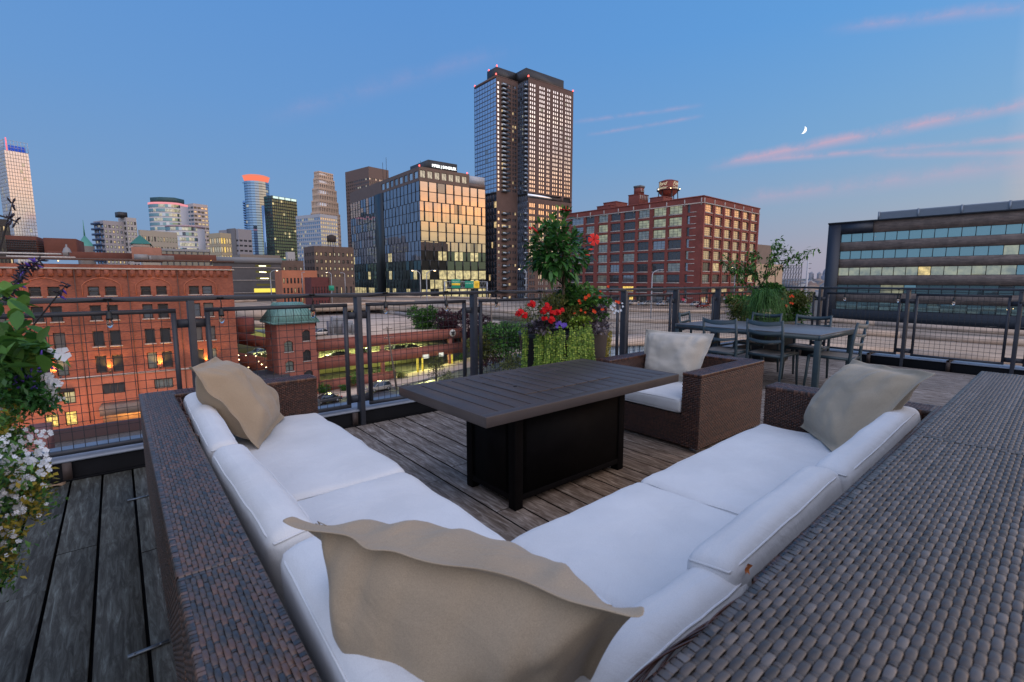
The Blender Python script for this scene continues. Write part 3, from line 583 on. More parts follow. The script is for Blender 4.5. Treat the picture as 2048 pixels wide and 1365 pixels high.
cushion('seat_cushion', 'white corner seat cushion mostly hidden behind the big front pillow', 'cushion', .80, .79, .13, (.635, .86, zc - .004), seed=3, group=SG, bulge=.012)
def s3(x, y, z): v = Matrix.Rotation(ROT, 4, 'Z') @ Vector((x, y, z)); return (v.x + 1.075, v.y + .31, z)
cushion('seat_cushion', 'creased white seat cushion on the right sofa next to the corner', 'cushion', .79, .83, .13, s3(.355, .548, zc), (0, 0, ROT - R(.5)), seed=4, group=SG, bulge=.016, wr=.006,
        creases=((-.20, .10, 2.2, .26, .010), (-.10, .16, 2.5, .22, .007), (-.30, .22, 1.5, .12, .006), (.0, -.1, 2.6, .2, .004)))
cushion('seat_cushion', 'white seat cushion at the far end of the right sofa by its arm', 'cushion', 1.34, .83, .13, s3(1.435, .545, zc + .003), (0, 0, ROT), seed=5, group=SG, bulge=.018, sag=.006, wr=.006, creases=((-.45, -.1, 1.6, .3, .006), (-.55, .1, 1.2, .2, .005), (.3, .2, .2, .3, .004)))
# back cushions
lean = R(6)
zb = .512
cushion('back_cushion', 'white back cushion at the far end of the left sofa, behind a tan pillow', 'cushion', .115, 1.18, .27, (.312, 2.79, zb), (0, -lean, R(-1.0)), seed=6, group=BG, r=.045, bulge=.012)
cushion('back_cushion', 'white back cushion in the middle of the left sofa back', 'cushion', .125, .87, .28, (.318, 1.73, zb + .004), (0, -lean, R(1.5)), seed=7, group=BG, r=.045, bulge=.012)
cushion('back_cushion', 'white back cushion at the bottom left, beside the big front pillow', 'cushion', .13, .90, .28, (.322, .80, zb + .006), (0, -lean, R(-1.5)), seed=8, group=BG, r=.05, bulge=.012)
cushion('back_cushion', 'white corner back cushion under the right end of the big front pillow', 'cushion', .70, .125, .26, (.76, .512, zb - .012), (-lean, 0, R(1.5)), seed=9, group=BG, r=.05, bulge=.012, wr=.006)
cushion('back_cushion', 'white back cushion in the middle of the right sofa back', 'cushion', .86, .125, .28, s3(.375, .226, zb + .006), (-lean, 0, ROT + R(1)), seed=10, group=BG, r=.045, bulge=.012)
cushion('back_cushion', 'white back cushion at the far end of the right sofa, behind a tan pillow', 'cushion', 1.28, .125, .27, s3(1.46, .226, zb + .002), (-lean, 0, ROT + R(.6)), seed=12, group=BG, r=.045, bulge=.012)

# ------------------------------------------------------------------ pillows (flanged)
def pillow(label, TL, TR, BL, BR, T, m, seed=0, group='flanged linen throw pillows', flop=.03, n=34, top_flop=0.0, fold=None, pull=.04, sag=0.0):
    """four corner points; the face lies to the left of TL->BL seen from its front; T is the half thickness"""
    TL, TR, BL, BR = map(Vector, (TL, TR, BL, BR)); C0 = (TL + TR + BL + BR) / 4
    Nf = ((TR - TL) + (BR - BL)).cross((TL - BL) + (TR - BR)).normalized()
    def S(s, t, side):
        a, b = abs(s), abs(t); k = 1 - pull * (1 - b ** 2) * a ** 3, 1 - .03 * (1 - a ** 2) * b ** 3
        s2, t2 = s * k[0], t * k[1]
        u, v = (s2 + 1) / 2, (t2 + 1) / 2
        p = BL * (1 - u) * (1 - v) + BR * u * (1 - v) + TL * (1 - u) * v + TR * u * v
        w = .865; ps, pt = min(1, a / w), min(1, b / w)
        prof = max(0, (1 - ps ** 3.2)) ** .55 * max(0, (1 - pt ** 3.2)) ** .55
        fl = max(a, b) > w
        kink = -.022 * math.exp(-((s - .38) / .10) ** 2) + .012 * math.exp(-((s + .25) / .16) ** 2)
        wr = noise.noise(Vector((s * 2.2 + seed, t * 2.2, side * 3))) * .26 + noise.noise(Vector((s * 5 + seed, t * 5, side * 5 + 9))) * .10
        # radiating puckers from corners
        dcn = math.hypot(1 - a, 1 - b); ang = math.atan2(1 - b, 1 - a + 1e-6)
        puck = (math.sin(ang * 9 + seed) * .30 + math.sin(ang * 17 + seed * 3) * .12) * math.exp(-dcn * 2.6) * (1 if not fl else .3)
        edge = math.sin((s if b > a else t) * 15 + seed * 2 + side) * .06 * max(0, 1 - abs(1 - max(ps, pt)) * 6)
        hgt = T * prof * (1 + wr + puck + edge) * (1 - sag * t * .9)
        wav = 0
        if fl: e = (max(a, b) - w) / (1 - w); cc = s if b > a else t; wav = flop * e * (math.sin(cc * 5.1 + seed * 1.7 + (2 if s > 0 else 0)) * .55 + noise.noise(Vector((cc * 3, seed, 4))) * 1.1)
        if fl and t > w and b >= a: wav += (top_flop + kink * (1 if top_flop else 0)) * ((t - w) / (1 - w))
        for s0, am in ((-.58, .9), (-.22, .6), (.12, .8), (.45, 1.1), (.70, .8)):
            if not fl: hgt += T * .085 * am * math.exp(-((s - s0 - .10 * (1 - t) * math.sin(seed + s0 * 5)) / .045) ** 2) * max(0, min(1, (t - .15) * 2.2)) * side - T * .05 * am * math.exp(-((s - s0 - .09) / .06) ** 2) * max(0, min(1, (t - .3) * 2)) * side
        if fold: p = p + fold(s, t)
        return p + Nf * (side * (hgt + .0022) + wav)
    xs = [math.copysign(abs(q) ** .8, q) for q in np.linspace(-1, 1, n)]
    mb = MB(tuple(C0))
    F = [[S(s, t, 1) for t in xs] for s in xs]; B = [[S(s, t, -1) for t in xs] for s in xs]
    mb.grid(F); mb.grid(B[::-1])
    ring = [(i, 0) for i in range(n - 1)] + [(n - 1, j) for j in range(n - 1)] + [(i, n - 1) for i in range(n - 1, 0, -1)] + [(0, j) for j in range(n - 1, 0, -1)]
    mb.grid([[B[i][j], F[i][j]] for i, j in ring], close_u=True)
    O = thing('throw_pillow', label, 'pillow', tuple(C0), 0, group)
    o = mb.build('cover', m, O, smooth=True)
    bm = bmesh.new(); bm.from_mesh(o.data); bmesh.ops.remove_doubles(bm, verts=bm.verts, dist=.0003); bmesh.ops.recalc_face_normals(bm, faces=bm.faces); bm.to_mesh(o.data); bm.free()
    su = o.modifiers.new('smooth', 'SUBSURF'); su.levels = 1; su.render_levels = 1
    # stitch line inside the flange
    st = MB(tuple(C0)); w = .88; k = [(-w + 2 * w * i / 20, w) for i in range(21)] + [(w, w - 2 * w * i / 20) for i in range(1, 21)] + [(w - 2 * w * i / 20, -w) for i in range(1, 21)] + [(-w, -w + 2 * w * i / 20) for i in range(1, 21)]
    for sd in (1, -1): st.tube([S(a, b, sd) + Nf * sd * .0004 for a, b in k], .0013, 4, cap=False)
    st.build('seam', m, O, smooth=True)
    return O
pillow('big tan flanged pillow seen from behind in the near corner of the sofa', (.548, .372, .85), (.24, .985, .855), (.63, .575, .40), (.44, 1.03, .40), .165, TAN, seed=2.3, flop=.016, top_flop=-.03, pull=.10, sag=.42)
pillow('tan flanged pillow leaning at the far end of the left sofa', (.245, 2.80, .88), (.43, 3.35, .845), (.53, 2.79, .41), (.80, 3.36, .41), .12, TAN, seed=5.1, flop=.018, pull=.03)
pillow('sand-coloured flanged pillow leaning at the far end of the right sofa', (3.36, .95, .835), (2.98, .50, .86), (3.20, 1.16, .41), (2.79, .82, .41), .11, mat_tan2 if False else fabric('sand_linen', (.38, .325, .245), .14, 1.6), seed=8.4, flop=.018, pull=.03)
pillow('square cream pillow standing on the rattan armchair seat', (3.95, 2.84, .825), (3.97, 2.14, .84), (3.80, 2.76, .405), (3.82, 2.21, .405), .12, CREAM, seed=11.2, pull=.03, flop=.018)

# ------------------------------------------------------------------ armchair
AC = thing('rattan_armchair', 'boxy brown rattan armchair between the fire table and the dining set', 'armchair', (3.30, 1.87, 0), R(.8))
z0 = (0, 0, 0)
wbox(0, 1.05, 0, .145, .03, .60, 'tswn', 'arm', RAT_BR, AC, z0, top_along='y', seed=101, cw=.014, P=.036, sideP=.034, sidecw=.0135)
wbox(0, 1.05, .86, 1.0, .03, .60, 'tswn', 'arm', RAT_BR, AC, z0, top_along='y', seed=111, cw=.013, sideP=.022, sidecw=.010)
wbox(.90, 1.05, .1455, .8595, .03, .60, 'twe', 'backrest', RAT_BR, AC, z0, top_along='x', seed=121, cw=.012)
wbox(.015, .899, .1455, .8595, .03, .27, 'w', 'seat_base', RAT_BR, AC, z0, seed=131, sideP=.026, sidecw=.0105)
m = MB()
for px, py in ((.05, .05), (.05, .95), (1.0, .05), (1.0, .95)): m.box(px - .03, px + .03, py - .03, py + .03, .001, .03)
m.build('foot', mat('alu_foot', (.3, .31, .33), .4, metal=.8), AC)
cushion('seat_cushion', 'white seat cushion of the rattan armchair', 'cushion', .86, .70, .12, (3.722, 2.378, .335), (0, 0, R(.8)), seed=15, bulge=.012)

# ------------------------------------------------------------------ fire pit table
FT = thing('fire_pit_table', 'dark brown slatted fire pit table on a black panelled base', 'fire table', (1.655, 2.02, 0), R(1.2))
W_, D_ = .96, .455                                       # base footprint (scaled by measurements below)
bx0, by0, bx1, by1 = 0, 0, .985, .475
LEGW = .06
for px, py in ((bx0, by0), (bx1 - LEGW, by0), (bx0, by1 - LEGW), (bx1 - LEGW, by1 - LEGW)):
    m = MB(); m.box(px, px + LEGW, py, py + LEGW, .001, .59); m.build('leg', TABLE_BASE, FT, bevel=.004)
m = MB(); e = .004
m.box(bx0 + LEGW, bx1 - LEGW, by0 + e, by0 + e + .015, .05, .59); m.box(bx0 + LEGW, bx1 - LEGW, by1 - e - .015, by1 - e, .05, .59)
m.box(bx0 + e, bx0 + e + .015, by0 + LEGW, by1 - LEGW, .05, .59); m.box(bx1 - e - .015, bx1 - e, by0 + LEGW, by1 - LEGW, .05, .59); m.build('side_panel', TABLE_BASE, FT)
m = MB(); m.box(bx0 + LEGW, bx1 - LEGW, by0 + .002, by0 + .0058, .05, .085); m.box(bx0 + .002, bx0 + .0058, by0 + LEGW, by1 - LEGW, .05, .085); m.box(bx0 + LEGW, bx0 + LEGW + .03, by0 + .004, by0 + .0058, .085, .56); m.box(bx1 - LEGW - .02, bx1 - LEGW, by0 + .004, by0 + .0058, .085, .56)
m.box(bx0 + .004, bx0 + .0058, by0 + LEGW, by0 + LEGW + .03, .085, .56); m.box(bx0 + .004, bx0 + .0058, by1 - LEGW - .03, by1 - LEGW, .085, .56); m.build('panel_trim', TABLE_BASE, FT, bevel=.002)
TZ = .65; tx0, ty0, tx1, ty1 = -.34, -.185, 1.34, .70
# slatted top: grooves across the short side
m = MB(); sk = .054; zt = TZ - sk
fr = .045
m.box(tx0, tx1, ty0, ty0 + .010, zt, TZ); m.box(tx0, tx1, ty1 - .010, ty1, zt, TZ); m.box(tx0, tx0 + .010, ty0 + .010, ty1 - .010, zt, TZ); m.box(tx1 - .010, tx1, ty0 + .010, ty1 - .010, zt, TZ)
m.build('apron', TABLE_TOP, FT, bevel=.003)
nsl = 15; gw = .010; L_ = tx1 - tx0 - .02; sw = L_ / nsl; lid = (tx0 + .01 + sw * 4, tx0 + .01 + sw * 11, ty0 + .235, ty1 - .235)
m = MB(); ml_ = MB()
m.box(tx0 + .01, tx1 - .01, ty0 + .01, ty0 + .06, TZ - .03, TZ - .0012); m.box(tx0 + .01, tx1 - .01, ty1 - .06, ty1 - .01, TZ - .03, TZ - .0012)
for i in range(nsl):
    a, b = tx0 + .01 + sw * i + (gw / 2 if i else 0), tx0 + .01 + sw * (i + 1) - (gw / 2 if i < nsl - 1 else 0)
    if a >= lid[0] - .01 and b <= lid[1] + .01:
        m.box(a, b, ty0 + .0605, lid[2] - .003, TZ - .03, TZ - .0012); m.box(a, b, lid[3] + .003, ty1 - .0605, TZ - .03, TZ - .0012)
        ml_.box(a, b, lid[2] + .003, lid[3] - .003, TZ - .03, TZ + .0022)
    else: m.box(a, b, ty0 + .0605, ty1 - .0605, TZ - .03, TZ - .0012)
m.build('tabletop', TABLE_TOP, FT, bevel=.0012); lo_ = ml_.build('burner_lid', TABLE_TOP, FT, bevel=.0012)
h_ = MB(); h_.lathe([(.0005, TZ + .0032), (.011, TZ + .0032), (.0125, TZ + .0024)], (lid[0] + sw * .8, (lid[2] + lid[3]) / 2 - .02, 0), 16); h_.build('finger_hole', BLACK, lo_)
m = MB(); m.box(tx0 + .011, tx1 - .011, ty0 + .011, ty1 - .011, zt + .002, zt + .008); m.build('groove_floor', BLACK, FT)

# ------------------------------------------------------------------ dining set
DT = thing('dining_table', 'long slate grey dining table by the right-hand railing', 'dining table', (5.96, 2.0, 0), R(0))
dw, dl, dh = 1.12, 1.80, .70
m = MB(); m.box(0, dw, 0, dl, dh - .012, dh); m.build('tabletop', mat('table_laminate', (.12, .115, .12), .36, var=.12, vscale=8), DT, bevel=.003)
m = MB(); m.box(.0, dw, .0, .02, dh - .065, dh - .0125); m.box(.0, dw, dl - .02, dl, dh - .065, dh - .0125); m.box(0, .02, .02, dl - .02, dh - .065, dh - .0125); m.box(dw - .02, dw, .02, dl - .02, dh - .065, dh - .0125); m.build('apron', DGREEN, DT)
for px, py in ((0, 0), (dw - .06, 0), (0, dl - .06), (dw - .06, dl - .06)):
    m = MB(); m.box(px + .001, px + .06, py + .001, py + .059, .001, dh - .066); m.build('leg', DGREEN, DT, bevel=.004)
def dchair(label, loc, rz):
    """faces local +x; origin under the middle of the seat"""
    t = thing('dining_chair', label, 'chair', loc, rz, 'slate grey ladder-back chairs at the dining table')
    w, hz, sd = .44, .835, .42
    for sgn in (-1, 1):
        m = MB(); y = sgn * (w / 2 - .018)
        m.tube([(-.26, y, 0), (-.235, y, .22), (-.215, y, .43), (-.225, y, .6), (-.262, y, hz)], [.013, .016, .018, .017, .014], 8); m.build('rear_leg', DGREEN, t, smooth=True)
        m = MB(); m.tube([(.225, y * 1.02, 0), (.205, y, .22), (.19, y, .425)], [.012, .016, .018], 8); m.build('front_leg', DGREEN, t, smooth=True)
    m = MB()
    for sgn in (-1, 1): y = sgn * (w / 2 - .018); m.bar((-.215, y, .42), (.19, y, .425), .024, .03)
    m.bar((.19, -w / 2 + .018, .42), (.19, w / 2 - .018, .42), .024, .03); m.bar((-.215, -w / 2 + .018, .41), (-.215, w / 2 - .018, .41), .024, .03); m.build('seat_frame', DGREEN, t)
    m = MB(); G = [[(-.21 + .395 * i / 8, -w / 2 + .03 + (w - .06) * j / 8, .432 - .018 * math.sin(math.pi * j / 8) * (1 - .3 * i / 8) + .004 * math.sin(math.pi * i / 8)) for j in range(9)] for i in range(9)]
    m.grid(G); o = m.build('seat', SLING, t, smooth=True); sm = o.modifiers.new('t', 'SOLIDIFY'); sm.thickness = .006; sm.offset = -1
    for z, hh in ((hz - .028, .048), (.70, .034), (.60, .034)):
        xb = -.262 + (hz - z) * .15 if z > .6 else -.225
        m = MB(); G = []
        for i in range(13):
            y = -w / 2 + .018 + (w - .036) * i / 12; bow = -.045 * math.sin(math.pi * i / 12); dr = -.022 * math.sin(math.pi * i / 12)
            G.append([(xb + bow + q[0], y, z + dr + q[1]) for q in ((-.006, -hh / 2), (.006, -hh / 2), (.006, hh / 2), (-.006, hh / 2), (-.006, -hh / 2))])
        m.grid(G); m.build('back_slat', DGREEN, t, smooth=False)
    return t
dchair('slate chair on the near side of the table, left of the two seen from behind', (5.93, 3.02, 0), R(2))
dchair('slate chair on the near side of the table, right of the two seen from behind', (6.13, 2.56, 0), R(-1))
dchair('slate dining chair at the far left end of the table by the railing', (6.52, 3.72, 0), R(-78))
dchair('slate dining chair across the table directly in front of the grass planter', (6.95, 3.14, 0), R(176))
dchair('slate dining chair across the table, right-hand one in front of the railing post', (6.98, 2.50, 0), R(186))
dchair('slate dining chair at the right-hand head of the table, seen in profile', (6.45, 2.02, 0), R(93))

# ------------------------------------------------------------------ small things on the deck
GALV = mat('galvanised_strap', (.17, .19, .21), .45, metal=.6)
for i, (xa, xb, yy, lab) in enumerate(((-.045, .07, 3.56, 'thin flat steel strap sticking out from the left sofa, nearer the railing'), (-.068, .05, 2.03, 'short flat steel strap sticking out from the left sofa, nearest the viewer'))):
    m = MB((xa, yy, 0)); m.bar((xa, yy, .006), (xb, yy + .004, .006), .016, .004)
    t = thing('metal_strap', lab, 'strap', (xa, yy, 0)); m.build('strap_bar', GALV, t)
    m = MB((xa, yy, 0)); 
    for q in (.15, .8): m.lathe([(.0, .0035), (.004, .003), (.005, .001)], (xa + (xb - xa) * q, yy, .0075), 8)
    m.build('screw', GALV, t)
def dryleaf(label, loc, sz, c, rz):
    m = MB(); P = []
    for i in range(7):
        a = i / 6; w = sz * .32 * math.sin(math.pi * min(1, a * .9 + .08)); P.append([(a * sz, -w, .012 * math.sin(a * 5)), (a * sz, 0, .004 + .006 * a), (a * sz, w, .018 * math.sin(a * 4 + 1))])
    m.grid(P); o = solo(m, 'dry_leaf', mat('dryleaf%s' % label[:6], c, .7, var=.4, vscale=40), label, 'leaf', loc=loc, smooth=True); o.rotation_euler = (0, 0, rz)
    s_ = o.modifiers.new('s', 'SOLIDIFY'); s_.thickness = .0006
dryleaf('curled pale brown dry leaf on the boards by the black kerb', (-.44, 4.10, .004), .10, (.30, .19, .11), .4)
p_ = atz(1500, 1150, .64); m = MB()
m.grid([[(q[0] * .6, q[1] * .6, q[2] * .6) for q in r_] for r_ in [[(0, 0, 0), (.012, .01, .012), (.02, .0, .03)], [(.0, .012, .004), (.01, .02, .022), (.006, .014, .036)], [(-.012, .01, 0), (-.008, .018, .015), (-.01, .006, .034)]]])
solo(m, 'torn_tag', mat('torn_tag', (.50, .16, .05), .7, var=.5, vscale=60), 'small torn orange and white scrap stuck between cushion and rattan edge', 'scrap', loc=tuple(p_), smooth=True)
# ================================================================== the city
ZG = -19.0
def uh(u, v): return CU + (u - CU) * (8441 - 559) / (8441 - v)      # column where a vertical edge seen at (u, v) meets the horizon
def pl(u, D): p = atd(u, 559, D); return Vector((p.x, p.y, 0))
CONC = mat('pale_concrete', (.40, .36, .33), .85, var=.22, vscale=.25, stretch=None)
CONC_T = mat('tan_concrete', (.50, .385, .30), .85, var=.25, vscale=.2)
CONC_D = mat('grey_concrete', (.15, .15, .155), .85, var=.25, vscale=.4)
ASPH = mat('asphalt', (.06, .063, .07), .8, var=.3, vscale=.4)
DARKM = mat('dark_metal', (.03, .03, .033), .5, var=.2, vscale=1)
BRK_W = brickmat('warehouse_brick', (.36, .105, .055), (.24, .065, .038), (.23, .11, .08), bw=.3, bh=.1, big=.42, bscale=.16)
BRK_W2 = brickmat('lamplit_brick', (.46, .155, .085), (.40, .13, .075), (.36, .15, .1), bw=.3, bh=.1, big=.2)  # ground-floor lamplight put into a lighter, more orange brick colour
BRK_F = brickmat('red_brick', (.27, .062, .044), (.21, .050, .038), (.15, .06, .05), bw=.4, bh=.13, big=.22)
BRK_G = brickmat('garage_brick', (.33, .105, .072), (.27, .085, .06), (.25, .11, .09), bw=.3, bh=.1, big=.22)
BRK_T = brickmat('tower_brick', (.150, .090, .074), (.125, .076, .064), (.12, .08, .07), bw=.6, bh=.2, big=.15)
BRK_R = brickmat('brown_brick', (.25, .185, .15), (.15, .115, .095), (.18, .14, .12), bw=1.4, bh=.16, big=.3, bscale=.6)
BRK_B = brickmat('umber_brick', (.15, .10, .078), (.12, .08, .065), (.12, .09, .08), bw=.6, bh=.2, big=.2)
STONE = mat('pale_stone', (.46, .40, .36), .8, var=.15, vscale=.5)
FRAME_D = mat('window_frame_dark', (.02, .021, .024), .5)
FRAME_L = mat('window_frame_light', (.30, .27, .24), .6)
G_DARK = glassmat('glass_dark', (.35, .40, .46), .10, .03)
G_MID = glassmat('glass_mid', (.5, .58, .66), .38, .03)
G_MIR = glassmat('glass_mirror', (.72, .76, .80), .62, .02)
G_BLUE = glassmat('glass_blue', (.36, .55, .78), .55, .02)
G_TEAL = glassmat('glass_teal', (.33, .52, .56), .5, .02)
G_GREEN = glassmat('glass_green', (.16, .27, .27), .35, .03)
G_LIT = glassmat('glass_lit_warm', (.5, .5, .5), .10, .03, (1.0, .72, .34), .75)
G_LIT2 = glassmat('glass_lit_pale', (.5, .5, .5), .18, .03, (.95, .88, .62), .5)
G_LITY = glassmat('glass_lit_yellow', (.5, .5, .5), .05, .05, (1.0, .66, .12), 1.25, 2.5)
G_OFF = glassmat('glass_lit_office', (.4, .5, .5), .16, .03, (.98, .80, .36), .75, .45)
G_DIM = glassmat('glass_dim', (.42, .5, .55), .22, .03, (.50, .55, .40), .13)
def emis(name, c, s): return mat(name, (.02, .02, .02), .6, emit=c, estr=s)
E_RED = emis('beacon_red', (1, .10, .08), 4); E_WARM = emis('lamp_warm', (1, .72, .38), 9); E_WHITE = emis('sign_white', (.95, 1, 1), 2.2)

def bld(name, label, cat, tl, D, rdir, ur=None, ul=None, z0=ZG, W=None, Dp=None, group=None):
    """near top corner at pixel tl; right face towards rdir degrees right of the view. Local x along the right face, y along the left one."""
    u0 = uh(*tl); P = pl(u0, D); dr = cdir(rdir); dl = Vector((-dr.y, dr.x, 0))
    W = W if W else hit(P, dr, uh(*ur)); Dp = Dp if Dp else hit(P, dl, uh(*ul))
    t = thing(name, label, cat, (P.x, P.y, z0), math.atan2(dr.y, dr.x), group)
    return dict(t=t, P=P, W=W, D=Dp, H=zat(P, tl[1]) - z0, z0=z0, dr=dr, dl=dl)
def zr(b, v, x=0.0, y=0.0): return zat(b['P'] + b['dr'] * x + b['dl'] * y, v) - b['z0']     # local height of image row v at local (x, y)
def xr(b, u, v): return hit(b['P'], b['dr'], uh(u, v))
def yr(b, u, v): return hit(b['P'], b['dl'], uh(u, v))
def fright(b): return (Vector((0, 0, 0)), Vector((1, 0, 0)), b['W'])
def fleft(b): return (Vector((0, b['D'], 0)), Vector((0, -1, 0)), b['D'])
def facade(mb, face, z0, z1, ops, dep, L=None, u_start=0.0):
    O, U, Ln = face; L = L or Ln; inn = Vector((-U.y, U.x, 0))
    xs = sorted({round(u_start, 4), round(L, 4)} | {round(o[0], 4) for o in ops} | {round(o[1], 4) for o in ops}); zs = sorted({round(z0, 4), round(z1, 4)} | {round(o[2], 4) for o in ops} | {round(o[3], 4) for o in ops})
    xi = {x: i for i, x in enumerate(xs)}; zi = {z: i for i, z in enumerate(zs)}; hole = set()
    P = lambda u, z, d=0: O + U * u + ZZ * z + inn * d
    for a, b_, c, d_ in ops:
        a, b_, c, d_ = (round(q, 4) for q in (a, b_, c, d_))
        for i in range(xi[a], xi[b_]):
            for j in range(zi[c], zi[d_]): hole.add((i, j))
        mb.add([P(a, c), P(b_, c), P(b_, d_), P(a, d_), P(a, c, dep), P(b_, c, dep), P(b_, d_, dep), P(a, d_, dep)], [(0, 1, 5, 4), (1, 2, 6, 5), (2, 3, 7, 6), (3, 0, 4, 7)])
    for j in range(len(zs) - 1):
        i = 0
        while i < len(xs) - 1:
            if (i, j) in hole: i += 1; continue
            k = i
            while k < len(xs) - 1 and (k, j) not in hole: k += 1
            mb.add([P(xs[i], zs[j]), P(xs[k], zs[j]), P(xs[k], zs[j + 1]), P(xs[i], zs[j + 1])], [(0, 1, 2, 3)]); i = k
WP = {}
def add_windows(b, items, fm, cap=100, name='window', frame=.12, dep=.2, panes=True):
    """items: (face, u0, u1, z0, z1, nx, nz, glass). The nearest are parts with their own pane; the rest of a long list is one part"""
    t = b['t']; MWt = Matrix.Translation(t.location) @ Matrix.Rotation(t.rotation_euler.z, 4, 'Z')
    def dist(it): O, U, _ = it[0]; return ((MWt @ (O + U * it[1] + ZZ * it[3])) - EYE).length / max(.3, (it[2] - it[1]) * (it[4] - it[3])) ** .5
    items = sorted(items, key=dist); first, rest = items[:cap], items[cap:]
    def shape(w, h, nx, nz, mb):
        f = frame
        mb.box(0, w, 0, .1, 0, f); mb.box(0, w, 0, .1, h - f, h); mb.box(0, f, 0, .1, f, h - f); mb.box(w - f, w, 0, .1, f, h - f)
        for i in range(1, nx): x = w * i / nx; mb.box(x - f * .35, x + f * .35, 0.01, .08, f, h - f)
        for i in range(1, nz): z = h * i / nz; mb.box(f, w - f, 0.012, .078, z - f * .3, z + f * .3)
    for face, u0, u1, z0, z1, nx, nz, gm in first:
        O, U, _ = face; inn = Vector((-U.y, U.x, 0)); w, h = u1 - u0, z1 - z0; key = (round(w, 2), round(h, 2), nx, nz, fm.name, name, frame)
        if key not in WP:
            m = MB(); shape(w, h, nx, nz, m); o = m.build(name, fm); pm = MB(); pm.add([(frame, .05, frame), (w - frame, .05, frame), (w - frame, .05, h - frame), (frame, .05, h - frame)], [(0, 1, 2, 3)]); po = pm.build('pane', gm); WP[key] = (o.data, po.data); bpy.data.objects.remove(o); bpy.data.objects.remove(po)
        a_, p_ = WP[key]
        o = bpy.data.objects.new(name, a_); COL.objects.link(o); o.parent = t; o.location = O + U * u0 + ZZ * z0 + inn * dep; o.rotation_euler = (0, 0, math.atan2(U.y, U.x))
        p = bpy.data.objects.new('pane', p_); COL.objects.link(p); p.parent = o; p.material_slots[0].link = 'OBJECT'; p.material_slots[0].material = gm
    if rest:
        gms = []; mb = MB()
        for face, u0, u1, z0, z1, nx, nz, gm in rest:
            if gm not in gms: gms.append(gm)
            O, U, _ = face; inn = Vector((-U.y, U.x, 0)); q = MB(); shape(u1 - u0, z1 - z0, nx, nz, q)
            o0 = O + U * u0 + ZZ * z0 + inn * dep; tf = lambda p: o0 + U * p[0] + inn * p[1] + ZZ * p[2]
            mb.cur = 0; mb.add([tf(p) for p in q.v], q.f)
            w, h = u1 - u0, z1 - z0; mb.cur = 1 + gms.index(gm); mb.add([tf(p) for p in ((frame, .05, frame), (w - frame, .05, frame), (w - frame, .05, h - frame), (frame, .05, h - frame))], [(0, 1, 2, 3)])
        mb.build(name, [fm] + gms, t, kind='stuff')
def shell(b, faces_ops, z1, m, name='wall', dep=.25, z0=0.0, x0=0, y0=0, x1=None, y1=None, roofm=None):
    """four walls; faces_ops: openings for the right and the left face; plus a flat roof"""
    W, Dp = x1 or b['W'], y1 or b['D']
    mb = MB(); facade(mb, (Vector((x0, y0, 0)), Vector((1, 0, 0)), W - x0), z0, z1, faces_ops[0], dep); facade(mb, (Vector((x0, Dp, 0)), Vector((0, -1, 0)), Dp - y0), z0, z1, faces_ops[1], dep)
    mb.add([(W, y0, z0), (W, Dp, z0), (W, Dp, z1), (W, y0, z1), (x0, Dp, z0), (x0, Dp, z1)], [(0, 1, 2, 3), (1, 4, 5, 2)])
    mb.build(name, m, b['t'])
    r = MB(); r.box(x0 + .3, W - .3, y0 + .3, Dp - .3, z1 - .9, z1 - .6); r.build('roof', roofm or CONC_D, b['t'])
    k = MB(); k.box(x0 + dep + .15, W - .4, y0 + dep + .15, Dp - .4, z0, z1 - 1.0); k.build('interior', mat('dark_interior', (.02, .02, .022), .9), b['t'])
    return b
def gridops(L, n, z0, z1, rows, wf, hf, mx=.0, zoff=.5):
    out_ = []; cw = (L - 2 * mx) / n; rh = (z1 - z0) / rows
    for i in range(n):
        for j in range(rows): out_.append((mx + cw * (i + .5 - wf / 2), mx + cw * (i + .5 + wf / 2), z0 + rh * (j + zoff - hf / 2), z0 + rh * (j + zoff + hf / 2), i, j))
    return out_
def pick(rg, table):
    r = rg.random(); 
    for p, g in table:
        r -= p
        if r <= 0: return g
    return table[-1][1]
def simple_tower(name, label, tl, D, rdir, ur, ul, wallm, nr, nl, rows, wf, hf, glass_r, glass_l, z0=ZG, seed=0, fr=.15, nx=1, nz=1, zb=0, ztop=2.0, cap=100, fm=None, dep=.25, **k):
    b = bld(name, label, 'building', tl, D, rdir, ur, ul, z0, **k); rg = random.Random(seed); H = b['H']
    o1 = gridops(b['W'], nr, zb, H - ztop, rows, wf, hf); o2 = gridops(b['D'], nl, zb, H - ztop, rows, wf, hf) if nl else []
    shell(b, ([q[:4] for q in o1], [q[:4] for q in o2]), H, wallm, dep=dep)
    its = [(fright(b), *q[:4], nx, nz, pick(rg, glass_r)) for q in o1] + [(fleft(b), *q[:4], nx, nz, pick(rg, glass_l)) for q in o2]
    add_windows(b, its, fm or FRAME_D, cap=cap, frame=fr, dep=dep * .6)
    return b
